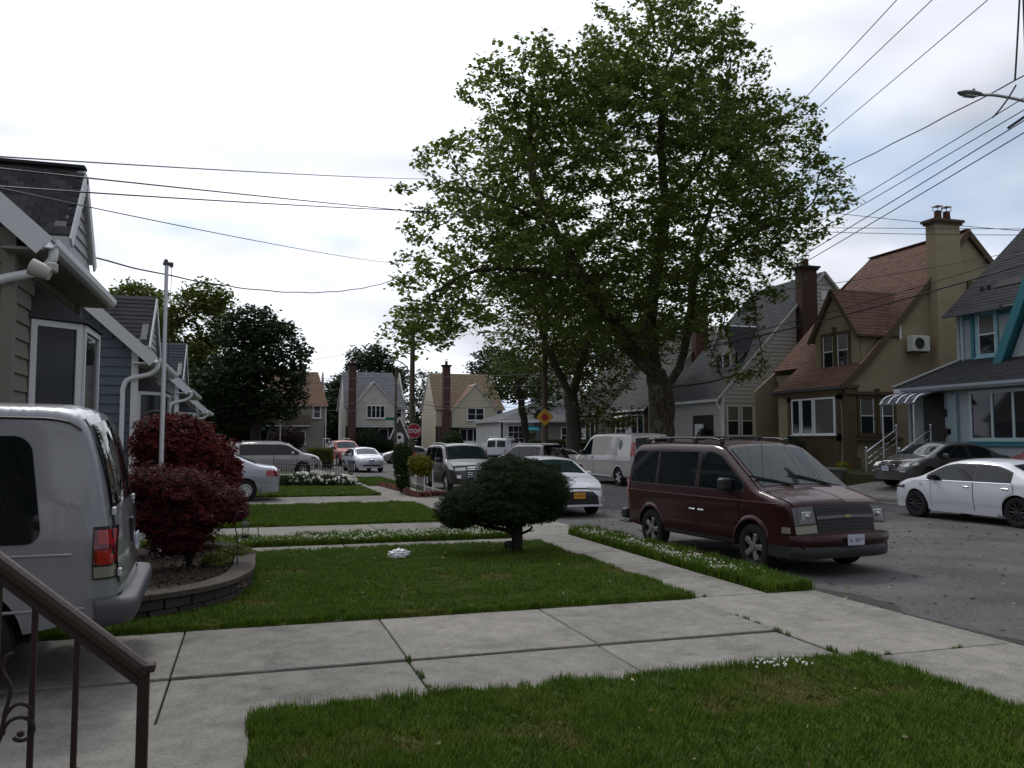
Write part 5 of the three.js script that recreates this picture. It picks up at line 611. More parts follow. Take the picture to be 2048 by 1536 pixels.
// ---------------------------------------------------------------- left-hand row: gabled bungalow with dormer, bay and deep gutter
function bungalow(name, label, A0, A1, C, o) {
  const XF = o.xf || -2.4, XB = -9.2, base = 0.12, eave = o.eave || 4.0, depth = XF - XB, ridge = eave + depth / 2 * 0.92, len = A1 - A0, z0 = -A0, z1 = -A1;
  const h = thing(name, label, 'house', [0, 0, 0], 0, houseGroup), side = C.side, front = C.front;
  // near side wall (faces the camera) and front wall (faces the street)
  const gable = [[0, 0], [depth, 0], [depth, eave - base - 0.05], [depth / 2, ridge - base - 0.05], [0, eave - base - 0.05]];
  wall(h, [XB, base, z0], 0, gable, side, { step: o.step || 0.2, holes: o.sideHoles || [] });
  wall(h, [XB, base, z1 - 0.14], 0, gable, side, {});
  const hb = o.bay, fh = [[0.18, len - 0.18, 0, 0]];
  wall(h, [XF, base, z0], HALF, [[0, 0], [len, 0], [len, eave - base], [0, eave - base]], front, { step: o.step || 0.2, holes: hb ? [[hb[0] - 0.27, hb[1] + 0.27, hb[2] - base - 0.3, hb[3] - base + 0.3]] : [] });
  for (const z of [z0 + 0.02, z1 - 0.02]) mesh('corner_board', box(0.13, eave - base, 0.13, XF + 0.02, (eave + base) / 2, z), C.corner || M.trim, h);
  // roof, both slopes, with rake boards
  const ov = 0.42, ro = 0.32, ey = eave - ov * 0.92 * 0.55, mx = (XF + XB) / 2; const e = (x, y, z) => V(x, y, z);
  slope(h, e(XF + ov, ey, z0 + ro), e(XF + ov, ey, z1 - ro), e(mx, ridge + 0.12, z0 + ro), e(mx, ridge + 0.12, z1 - ro), C.roof, { course: 0.16 });
  slope(h, e(XB - ov, ey, z0 + ro), e(XB - ov, ey, z1 - ro), e(mx, ridge + 0.12, z0 + ro), e(mx, ridge + 0.12, z1 - ro), C.roof, { course: 0.16 });
  for (const s of [1, -1]) mesh('rake_board', beam(e(s > 0 ? XF + ov : XB - ov, ey - 0.12, z0 + ro + 0.012), e(mx, ridge - 0.01, z0 + ro + 0.012), 0.03, 0.24, V(0, 0, 1).cross(V(s, 0, 0)).normalize()), M.trim, h);
  // soffit and gutter along the street front
  mesh('soffit', box(ov + 0.02, 0.03, len + 2 * ro - 0.03, XF + ov / 2, ey - 0.15, (z0 + z1) / 2), C.soffit || M.trim, h); mesh('fascia', box(0.03, 0.2, len + 2 * ro, XF + ov - 0.03, ey - 0.06, (z0 + z1) / 2), M.trim, h);
  const gt = mesh('gutter', gutterGeo(len + 2 * ro).rotateY(0).translate(0, 0, -(len + 2 * ro)), M.white, h); gt.position.set(XF + ov - 0.01, ey - 0.14, z0 + ro);
  // downspout with an S bend back to the corner
  const dx = XF + ov + 0.06, yz = z0 + ro - 0.1; mesh('downspout', merge([tube([V(dx, ey - 0.12, yz), V(dx, ey - 0.24, yz), V(dx - 0.12, ey - 0.36, yz - 0.05), V(XF - 0.12, ey - 0.52, z0 + 0.09), V(XF - 0.2, ey - 0.7, z0 + 0.085)], 0.052, 8, 26), tube([V(XF - 0.2, ey - 0.68, z0 + 0.085), V(XF - 0.2, 1.8, z0 + 0.085), V(XF - 0.2, base, z0 + 0.085)], 0.05, 8, 6)]), M.white, h);
  // dormer: street-facing gable
  if (o.dormer) { const [d0, d1, dy, ap, dxf] = o.dormer, dm = (d0 + d1) / 2, w = d1 - d0, foot = ey + (XF + ov - dxf) * 0.95 - 0.06, back = dxf - 4.2;
    wall(h, [dxf, foot, -d0], HALF, [[0, 0], [w, 0], [w, dy - foot], [w / 2, ap - foot], [0, dy - foot]], C.dormer || side, { step: 0.16, boards: C.dormerBoards });
    mesh('dormer_cheek', box(3, dy - foot, 0.1, dxf - 1.52, (dy + foot) / 2, -d0 - 0.06), C.soffit || M.trim, h);
    const q = 0.07; slope(h, V(dxf + q, dy - 0.14, -d0 + q), V(back, dy - 0.14, -d0 + q), V(dxf + q, ap + 0.07, -dm), V(back, ap + 0.07, -dm), C.roof, { course: o.tabs ? 9 : 0.16 }); slope(h, V(dxf + q, dy - 0.14, -d1 - q), V(back, dy - 0.14, -d1 - q), V(dxf + q, ap + 0.07, -dm), V(back, ap + 0.07, -dm), C.roof, { course: 0.16 });
    mesh('dormer_fascia', box(3.9, 0.15, 0.03, dxf + q - 1.95, dy - 0.24, -d0 + q + 0.012), M.trim, h);
    for (const [a, s] of [[d0 - q, 1], [d1 + q, -1]]) mesh('rake_board', beam(V(dxf + q + 0.014, dy - 0.24, -a), V(dxf + q + 0.014, ap - 0.04, -dm), 0.16, 0.03, V(1, 0, 0)), M.trim, h);
    if (o.tabs) { // single shingles on the slope that faces the camera
      const r = rng(5), E0 = V(dxf + q, dy - 0.14, -d0 + q), R0 = V(dxf + q, ap + 0.07, -dm), up = R0.clone().sub(E0), L = up.length(), un = up.clone().normalize(), nrm = V(-1, 0, 0).cross(un).normalize(); if (nrm.y < 0) nrm.negate(); mesh('ridge_cap', beam(V(dxf + q, ap + 0.1, -dm), V(back, ap + 0.1, -dm), 0.2, 0.04), C.roof, h); const rows = 14, th = L / rows, tw = 0.2, sg = [new THREE.BoxGeometry(tw - 0.004, 0.012, th * 1.14), new THREE.BoxGeometry(tw * 0.93, 0.018, th * 1.14)], mats = [0.7, 0.85, 1, 1.18, 1.4].map((k) => std(C.tab.map((v) => v * k), 0.95, { bumpMap: rep(grit, 2), bumpScale: 0.004 }));
      const basis = new THREE.Matrix4().makeBasis(V(-1, 0, 0), nrm, un.clone().negate().multiplyScalar(1)); if (basis.determinant() < 0) basis.makeBasis(V(1, 0, 0), nrm, un.clone().negate()); const qn = new THREE.Quaternion().setFromRotationMatrix(basis), tilt = new THREE.Quaternion().setFromAxisAngle(V(1, 0, 0), 0.05), qq = qn.clone().multiply(tilt);
      for (let i = 0; i < rows; i++) for (let j = 0; j < 20; j++) { const m = mesh('shingle', sg[r() < 0.3 ? 1 : 0], mats[Math.floor(r() * 5)], h), p = E0.clone().addScaledVector(un, (i + 0.5) * th).addScaledVector(nrm, 0.018).add(V(-(j + 0.5 + (i % 2) * 0.5) * tw, 0, 0)); m.position.copy(p); m.quaternion.copy(qq); } } }
  if (hb) bayWindow(h, hb, XF, z0, C); return h;
}
function bayWindow(h, [u0, u1, y0, y1], XF, z0, C) { // three-sided bay with its own little roof
  const pj = 0.5, w = u1 - u0, cut = 0.42, pts = [[u0 - 0.3, 0], [u0 + cut - 0.3, pj], [u1 - cut + 0.3, pj], [u1 + 0.3, 0]], H = y1 - y0, gl = (a, b) => { const p = V(XF + a[1], 0, z0 - a[0]), q = V(XF + b[1], 0, z0 - b[0]), d = q.clone().sub(p), l = d.length(), rot = Math.atan2(-d.z, d.x), c = p.clone().add(q).multiplyScalar(0.5); windowAt(h, [c.x, (y0 + y1) / 2, c.z], rot, l - 0.16, H - 0.1, { f: 0.075, d: 0.06, sill: false }); };
  for (let i = 0; i < 3; i++) gl(pts[i], pts[i + 1]);
  const poly = pts.map(([u, x]) => [x + (x ? 0.0 : 0), u]); const base = new THREE.Shape([[-0.02, pts[0][0] - 0.05], [pj + 0.05, pts[1][0] - 0.03], [pj + 0.05, pts[2][0] + 0.03], [-0.02, pts[3][0] + 0.05]].map((p) => new THREE.Vector2(...p)));
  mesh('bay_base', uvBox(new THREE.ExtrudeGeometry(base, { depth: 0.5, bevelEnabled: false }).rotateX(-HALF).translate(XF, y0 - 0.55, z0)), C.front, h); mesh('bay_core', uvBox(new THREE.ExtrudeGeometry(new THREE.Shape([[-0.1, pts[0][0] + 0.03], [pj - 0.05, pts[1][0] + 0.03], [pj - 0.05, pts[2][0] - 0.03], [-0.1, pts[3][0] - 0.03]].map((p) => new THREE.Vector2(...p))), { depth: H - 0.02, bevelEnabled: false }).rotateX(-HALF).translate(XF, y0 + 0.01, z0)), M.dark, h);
  const top = y1 + 0.04, rt = y1 + 0.5, R = [V(XF, rt, z0 - u0 + 0.1), V(XF, rt, z0 - u1 - 0.1)], E = [[-0.02, u0 - 0.42], [pj + 0.1, u0 + cut - 0.36], [pj + 0.1, u1 - cut + 0.36], [-0.02, u1 + 0.42]].map(([x, u]) => V(XF + x, top, z0 - u)); const f = (...p) => { const g = new THREE.BufferGeometry(), a = []; for (let i = 1; i < p.length - 1; i++) a.push(p[0], p[i], p[i + 1]); g.setAttribute('position', new THREE.BufferAttribute(new Float32Array(a.flatMap((v) => [v.x, v.y, v.z])), 3)); g.computeVertexNormals(); return g; };
  mesh('bay_roof', merge([f(E[0], E[1], R[0]), f(E[1], E[2], R[1], R[0]), f(E[2], E[3], R[1]), f(E[0], E[1], E[2], E[3])]), C.roof, h);
}
bungalow('siding_house', 'grey brown clapboard house with bay window beside the silver cargo van', 10.4, 14.03, { side: std([0.19, 0.175, 0.15], 0.75), front: std([0.19, 0.175, 0.15], 0.75), corner: std([0.19, 0.175, 0.15], 0.75), roof: shingle([0.055, 0.054, 0.058]), dormer: std([0.17, 0.16, 0.15], 0.75), dormerBoards: std([0.36, 0.36, 0.38], 0.6), tab: [0.055, 0.054, 0.058], soffit: std([0.2, 0.19, 0.175], 0.8) }, { xf: -2.6, eave: 4.4, step: 0.2, bay: [1.25, 2.6, 1.75, 3.4], dormer: [12.2, 13.85, 4.8, 5.75, -2.4], tabs: true });
bungalow('blue_house', 'blue clapboard house with white corner boards and grey roof', 19.4, 23.6, { side: std([0.10, 0.125, 0.16], 0.7), front: std([0.20, 0.195, 0.18], 0.7), roof: shingle([0.05, 0.05, 0.053]), dormer: std([0.12, 0.12, 0.12], 0.7), dormerBoards: std([0.28, 0.28, 0.29], 0.6), tab: [0.05, 0.05, 0.05] }, { eave: 3.95, step: 0.2, bay: [0.7, 2.2, 1.4, 3.0], dormer: [21.4, 23.8, 4.35, 5.5, -2.4] });
bungalow('grey_house', 'small grey house with white trim beyond the blue house', 30.2, 35, { side: std([0.22, 0.22, 0.22], 0.7), front: std([0.24, 0.23, 0.22], 0.7), roof: shingle([0.06, 0.062, 0.075]), tab: [0.05, 0.05, 0.05] }, { eave: 3.9, step: 0.2, bay: [1, 2.8, 1.4, 2.9], dormer: [31.9, 34.4, 4.3, 5.5, -2.4] });
bungalow('tan_roof_house', 'house with weathered tan roof behind the red shrub', 42, 47, { side: stucco([0.25, 0.22, 0.19]), front: stucco([0.25, 0.22, 0.19]), roof: shingle([0.16, 0.115, 0.075]), tab: [0.1, 0.08, 0.05] }, { eave: 3.6, step: 0 });
bungalow('corner_house', 'grey sided house behind the brown stair rail', -7, 2.3, { side: std([0.2, 0.19, 0.17], 0.75), front: std([0.2, 0.19, 0.17], 0.75), roof: shingle([0.055, 0.054, 0.058]), tab: [0.05, 0.05, 0.05] }, { eave: 4.3, step: 0 });
{ // details on the blue house and flag on house one
  const h = scene.getObjectByName('blue_house'); const conduit = (x, off) => tube([V(-3.9 + off, 4.5, -19.36), V(-3.52 + off, 4.1, -19.33), V(-3.36 + off, 3.7, -19.33), V(-3.34 + off, 2.5, -19.33), V(-3.34 + off, 0.2, -19.33)], 0.032, 7, 20); mesh('conduit', conduit(0, 0), M.white, h); mesh('conduit', conduit(0, 0.13), M.dark, h);
  windowAt(h, [-3.95, 2.1, -19.395], 0, 0.6, 1.5, { hung: true }); windowAt(h, [-5.9, 2.1, -19.395], 0, 0.8, 1.5, { hung: true });
  mesh('vent_pipe', tube([V(-2.32, 0.2, -19.9), V(-2.32, 2.2, -19.9), V(-2.28, 2.5, -19.9), V(-2.0, 2.6, -20.0), V(-1.9, 2.58, -20.1)], 0.03, 7, 20), M.greyPlastic, h);
  const g = scene.getObjectByName('siding_house'); mesh('flood_lamp', merge([cyl(0.07, 0.09, 0.2, -2.12, 3.72, -9.66, 12, 0, 0, 1.2), rbox(0.1, 0.1, 0.1, 0.02, -2.02, 3.76, -9.7)]), std([0.4, 0.4, 0.36], 0.6), g);
}
// ---------------------------------------------------------------- tall street-side houses across the road (front faces -x)
function chimney(h, x, z, w, d, y0, y1, mat, capMat, pots) { mesh('chimney', uvBox(box(w, y1 - y0, d, x, (y0 + y1) / 2, z)), mat, h); mesh('chimney_cap', merge([box(w + 0.16, 0.1, d + 0.16, x, y1 + 0.05, z), box(w + 0.3, 0.12, d + 0.3, x, y1 + 0.16, z)]), capMat, h); for (let i = 0; i < pots; i++) { const q = x + (i - (pots - 1) / 2) * 0.5; mesh('chimney_pot', merge([cyl(0.17, 0.15, 0.45, q, y1 + 0.44, z, 12), ...[0, 1, 2, 3].map((k) => box(0.02, 0.22, 0.02, q + (k % 2 - 0.5) * 0.26, y1 + 0.76, z + (k > 1 ? 0.13 : -0.13)))]), M.brick, h); mesh('rain_cap', place(new THREE.ConeGeometry(0.28, 0.1, 4), q, y1 + 0.92, z, 0, Math.PI / 4), M.alu, h); } }
{
  const TAN = stucco([0.34, 0.285, 0.185]), TRIM = stucco([0.115, 0.085, 0.05]), ROOF = shingle([0.15, 0.085, 0.065]), XF = 24.5, A0 = 29.8, A1 = 36.4, z0 = -A0, b = 0.7, ex = 4.5, rx = 31.4, ry = 11.5, XB = 38.3;
  const h = thing('tan_house', 'tan stucco house with brown shingle roof and tall chimney', 'house');
  wall(h, [XF, b, z0], 0, [[0, 0], [XB - XF, 0], [XB - XF, ex - b], [rx - XF, ry - b - 0.1], [0, ex - b - 0.1]], TAN); wall(h, [XF, b, -A1 - 0.14], 0, [[0, 0], [XB - XF, 0], [XB - XF, ex - b], [rx - XF, ry - b - 1.6], [0, ex - b - 0.1]], TAN);
  wall(h, [XF, b, -34.6], -HALF, [[0, 0], [4.8, 0], [4.8, ex - b], [0, ex - b]], TAN); wall(h, [XF + 1.2, b, -A1], -HALF, [[0, 0], [2.2, 0], [2.2, 5.2 - b], [0, 5.2 - b]], TAN);
  // main roof: bell-cast lower part, near rake, hipped far end
  const ro = 0.18, zf = -A1 - 0.1; const P = (x, y, z) => V(x, y, z);
  slope(h, P(XF - 0.35, 4.28, z0 + ro), P(XF - 0.35, 4.28, -34.5), P(25.6, 5.45, z0 + ro), P(25.6, 5.45, -34.5), ROOF, { deck: TRIM }); slope(h, P(25.6, 5.45, z0 + ro), P(25.6, 5.45, zf), P(rx, ry + 0.1, z0 + ro), P(rx, ry + 0.1, -36), ROOF, { deck: TRIM }); slope(h, P(XB + 0.3, 4.3, z0 + ro), P(XB + 0.3, 4.3, zf), P(rx, ry + 0.1, z0 + ro), P(rx, ry + 0.1, -36), ROOF, { deck: TRIM });
  slope(h, P(29.9, 9.9, zf - 0.25), P(32.9, 9.9, zf - 0.25), P(rx - 0.02, ry + 0.1, -35.9), P(rx + 0.02, ry + 0.1, -35.9), ROOF, { deck: TRIM }); mesh('ridge_cap', beam(P(rx, ry + 0.13, z0 + ro), P(rx, ry + 0.13, -36), 0.28, 0.05), ROOF, h);
  mesh('rake_board', merge([beam(P(XF - 0.35, 4.2, z0 + ro + 0.02), P(25.6, 5.36, z0 + ro + 0.02), 0.26, 0.04, P(0, 0, 1)), beam(P(25.6, 5.36, z0 + ro + 0.02), P(rx, ry, z0 + ro + 0.02), 0.26, 0.04, P(0, 0, 1)), beam(P(XB, 4.6, z0 + ro + 0.02), P(rx, ry, z0 + ro + 0.02), 0.26, 0.04, P(0, 0, 1))]), TRIM, h);
  mesh('fascia', box(0.06, 0.26, 4.9, XF - 0.34, 4.12, -32.1), TRIM, h); const gt = mesh('gutter', gutterGeo(4.95).rotateY(Math.PI), M.greyPlastic, h); gt.position.set(XF - 0.36, 4.14, z0 + 0.2);
  mesh('cornice', merge([box(0.5, 0.28, 0.5, XF + 0.05, 4.06, z0 + 0.14), box(0.62, 0.14, 0.62, XF + 0.05, 4.24, z0 + 0.14)]), TRIM, h);
  mesh('corner_pier', uvBox(merge([box(0.42, 3.3, 0.34, XF + 0.08, b + 1.65, z0 + 0.1), box(0.62, 0.5, 0.5, XF + 0.1, b + 0.25, z0 + 0.1)])), TRIM, h); mesh('downspout', tube([P(XF - 0.35, 4.15, z0 - 0.35), P(XF - 0.22, 3.85, z0 - 0.2), P(XF - 0.16, 3.4, z0 - 0.1), P(XF - 0.16, 1.4, z0 - 0.1), P(XF - 0.3, 0.85, z0 + 0.05)], 0.05, 8, 24), std([0.16, 0.14, 0.10], 0.6), h);
  // street-front bay with awning roof
  mesh('bay_frame', uvBox(merge([box(0.35, 0.28, 3.5, XF - 0.18, 3.86, -31.65), box(0.35, 1.5, 3.5, XF - 0.18, 1.46, -31.65), box(0.35, 2.0, 0.12, XF - 0.18, 2.9, -29.96), box(0.35, 2.0, 0.3, XF - 0.18, 2.9, -33.25)])), TRIM, h);
  windowAt(h, [XF - 0.36, 3.0, -30.72], -HALF, 1.25, 1.5, { blind: true, mat: M.white }); windowAt(h, [XF - 0.36, 3.0, -31.9], -HALF, 0.7, 1.5, { mat: M.white }); windowAt(h, [XF - 0.36, 3.0, -32.7], -HALF, 0.5, 1.5, { mat: M.white });
  // side windows
  windowAt(h, [25.55, 3.0, z0 + 0.004], 0, 0.72, 1.5, { hung: true, blind: true, mat: TRIM, f: 0.14 }); windowAt(h, [26.6, 3.0, z0 + 0.004], 0, 0.72, 1.5, { hung: true, blind: true, mat: TRIM, f: 0.14 }); mesh('window_hood', merge([box(2.4, 0.14, 0.14, 26.08, 3.98, z0 + 0.075), box(0.16, 0.22, 0.18, 26.08, 4.08, z0 + 0.09), box(2.5, 0.12, 0.2, 26.08, 1.98, z0 + 0.1)]), TRIM, h);
  windowAt(h, [31.9, 8.55, z0 + 0.004], 0, 0.8, 1.1, { mat: TRIM, f: 0.14 });
  chimney(h, 29.8, z0 + 0.28, 1.4, 0.55, b, 11.65, TAN, TRIM, 2);
  { const g = part('air_conditioner', h); mesh('casing', rbox(0.95, 0.7, 0.36, 0.03, 28.15, 6.2, z0 + 0.36), std([0.5, 0.5, 0.47], 0.6), g); mesh('fan_grille', merge([new THREE.TorusGeometry(0.24, 0.015, 6, 28).translate(28.05, 6.2, z0 + 0.55), new THREE.TorusGeometry(0.13, 0.012, 6, 24).translate(28.05, 6.2, z0 + 0.55), cyl(0.22, 0.22, 0.006, 28.05, 6.2, z0 + 0.543, 24, HALF)]), M.dark, g); mesh('bracket', merge([box(0.05, 0.05, 0.5, 27.8, 5.83, z0 + 0.26), box(0.05, 0.05, 0.5, 28.5, 5.83, z0 + 0.26)]), M.dark, g); mesh('line_cover', rbox(0.1, 0.7, 0.08, 0.02, 27.45, 6.75, z0 + 0.05), M.white, g); }
  // dormer
  const dx = 25.45, d0 = 30.05, d1 = 32.95, dm = 31.5, dy = 6.75, ap = 8.75; wall(h, [dx, 5.0, -d1], -HALF, [[0, 0], [d1 - d0, 0], [d1 - d0, dy - 5], [(d1 - d0) / 2, ap - 5], [0, dy - 5]], TAN); mesh('dormer_cheek', uvBox(box(3.4, dy - 5, 0.12, dx + 1.75, (dy + 5) / 2, -d0 - 0.06)), TAN, h); mesh('dormer_cheek', uvBox(box(3.4, dy - 5, 0.12, dx + 1.75, (dy + 5) / 2, -d1 + 0.06)), TAN, h);
  const q = 0.22; for (const [a, s] of [[d0 - q, 1], [d1 + q, -1]]) { slope(h, P(dx - q, dy - 0.2, -a), P(30, dy - 0.2, -a), P(dx - q, ap + 0.1, -dm), P(30, ap + 0.1, -dm), ROOF, { deck: TRIM }); mesh('rake_board', beam(P(dx - q - 0.02, dy - 0.28, -a), P(dx - q - 0.02, ap + 0.0, -dm), 0.2, 0.04, P(1, 0, 0)), TRIM, h); } mesh('dormer_gutter', box(2.2, 0.1, 0.12, dx + 0.9, dy - 0.22, -d0 + q + 0.05), TRIM, h);
  windowAt(h, [dx - 0.004, 6.0, -32.0], -HALF, 0.7, 1.45, { hung: true, blind: true, mat: TRIM, f: 0.13 }); windowAt(h, [dx - 0.004, 6.0, -31.0], -HALF, 0.7, 1.45, { hung: true, blind: true, mat: TRIM, f: 0.13 }); mesh('keystone', box(0.16, 0.26, 0.16, dx - 0.08, 6.95, -31.5), TRIM, h);
}
{ // grey-white clapboard house
  const S = std([0.40, 0.39, 0.385], 0.7), ROOF = shingle([0.045, 0.047, 0.052]), XF = 24.5, A0 = 39.6, A1 = 46.2, z0 = -A0, b = 0.7, ex = 4.4, rx = 31.2, ry = 11.5, XB = 38;
  const h = thing('clapboard_house', 'pale grey clapboard house with dark roof between plane tree and tan house', 'house'), P = V;
  wall(h, [XF, b, z0], 0, [[0, 0], [XB - XF, 0], [XB - XF, ex - b], [rx - XF, ry - b - 0.1], [0, ex - b - 0.1]], S, { step: 0.22, lip: 1.7, holes: [[0.15, 1.95, 1.4, 3.3]] }); wall(h, [XF, b, -A1 - 0.14], 0, [[0, 0], [XB - XF, 0], [XB - XF, ex - b], [rx - XF, ry - b - 0.1], [0, ex - b - 0.1]], S); wall(h, [XF, b, -A1], -HALF, [[0, 0], [A1 - A0, 0], [A1 - A0, ex - b], [0, ex - b]], S, { step: 0.2, holes: [[3.4, 5.6, 0, 2.8]] });
  for (const [x, y] of [[XF - 0.4, 4.2], [XB + 0.3, 4.2]]) slope(h, P(x, y, z0 + 0.2), P(x, y, -A1 - 0.2), P(rx, ry + 0.1, z0 + 0.2), P(rx, ry + 0.1, -A1 - 0.2), ROOF); mesh('rake_board', merge([beam(P(XF - 0.4, 4.14, z0 + 0.22), P(rx, ry + 0.02, z0 + 0.22), 0.12, 0.04, P(0, 0, 1)), beam(P(XB + 0.3, 4.14, z0 + 0.22), P(rx, ry + 0.02, z0 + 0.22), 0.12, 0.04, P(0, 0, 1))]), S, h);
  mesh('corner_board', box(0.14, ex - b, 0.14, XF, (ex + b) / 2, z0), M.trim, h); const gt = mesh('gutter', gutterGeo(7).rotateY(Math.PI), M.white, h); gt.position.set(XF - 0.4, 4.02, z0 + 0.2); mesh('downspout', tube([P(XF - 0.45, 4.1, z0), P(XF - 0.3, 3.7, z0 + 0.1), P(XF - 0.1, 3.4, z0 + 0.12), P(XF - 0.1, b, z0 + 0.12)], 0.05, 8, 20), M.white, h);
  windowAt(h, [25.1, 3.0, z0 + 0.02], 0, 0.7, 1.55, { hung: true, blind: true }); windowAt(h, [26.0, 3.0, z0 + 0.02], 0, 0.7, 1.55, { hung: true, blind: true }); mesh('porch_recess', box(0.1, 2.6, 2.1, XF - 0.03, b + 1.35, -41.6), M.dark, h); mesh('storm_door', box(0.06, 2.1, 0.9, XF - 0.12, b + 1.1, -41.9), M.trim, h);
  mesh('gable_vent', box(0.4, 0.5, 0.05, 31.2, 10.2, z0 + 0.04), M.trim, h);
  const dx = 26, d0 = 40.6, d1 = 43; wall(h, [dx, 5.2, -d1], -HALF, [[0, 0], [d1 - d0, 0], [d1 - d0, 1.9], [(d1 - d0) / 2, 3.3], [0, 1.9]], S, { step: 0.2 }); mesh('dormer_cheek', box(3, 1.9, 0.1, dx + 1.5, 6.15, -d0 - 0.05), S, h); for (const a of [d0 - 0.2, d1 + 0.2]) slope(h, P(dx - 0.2, 6.95, -a), P(30, 6.95, -a), P(dx - 0.2, 8.6, -(d0 + d1) / 2), P(30, 8.6, -(d0 + d1) / 2), ROOF); windowAt(h, [dx - 0.02, 6.2, -41.8], -HALF, 1.5, 1.3, { cols: 2, mat: M.white });
  chimney(h, 29.8, z0 + 0.34, 1.0, 0.6, b, 11.5, std([0.075, 0.045, 0.04], 0.9, { bumpMap: rep(grit, 1), bumpScale: 0.01 }), M.dark, 1);
}
// houses further along, half hidden by the trees
for (const [A0, A1, label, wallM, roofC, ex] of [[48.5, 54, 'brick fronted house behind the street trees', M.brick, [0.07, 0.068, 0.066], 4.2], [56.5, 62, 'red brick house with white windows beyond the leaning trunk', M.brick, [0.08, 0.075, 0.07], 4.1]]) {
  const XF = 24.5, XB = 34, rx = 29.2, ry = 9.4, z0 = -A0, b = 0.7, h = thing('brick_house', label, 'house', [0, 0, 0], 0, 'brick houses behind the street trees'), R = shingle(roofC), P = V; const g = [[0, 0], [XB - XF, 0], [XB - XF, ex - b], [rx - XF, ry - b], [0, ex - b]]; wall(h, [XF, b, z0], 0, g, std([0.34, 0.33, 0.32], 0.7), { step: 0.25 }); wall(h, [XF, b, -A1 - 0.14], 0, g, wallM); wall(h, [XF, b, -A1], -HALF, [[0, 0], [A1 - A0, 0], [A1 - A0, ex - b], [0, ex - b]], wallM);
  for (const x of [XF - 0.4, XB + 0.4]) slope(h, P(x, 3.95, z0 + 0.2), P(x, 3.95, -A1 - 0.2), P(rx, ry + 0.1, z0 + 0.2), P(rx, ry + 0.1, -A1 - 0.2), R); const gt = mesh('gutter', gutterGeo(A1 - A0 + 0.4).rotateY(Math.PI), M.white, h); gt.position.set(XF - 0.4, 3.82, z0 + 0.2); windowAt(h, [XF - 0.02, 2.75, z0 - 1.4], -HALF, 1.7, 1.6, { cols: 2, mat: M.white }); windowAt(h, [XF - 0.02, 2.75, z0 - 4.0], -HALF, 1.6, 1.6, { cols: 2, hung: true, mat: M.white }); mesh('door_awning', box(1.0, 0.08, 1.5, XF - 0.5, 3.55, z0 - 2.8, 0, 0, 0.25), M.white, h); mesh('front_door', box(0.06, 2.1, 0.95, XF - 0.04, b + 1.1, z0 - 2.75), M.white, h); windowAt(h, [XF + 1.5, 2.75, z0 + 0.02], 0, 0.8, 1.5, { hung: true, mat: M.white }); chimney(h, 28.2, z0 + 0.3, 0.9, 0.6, b, 10.2, M.brick, M.dark, 1);
}
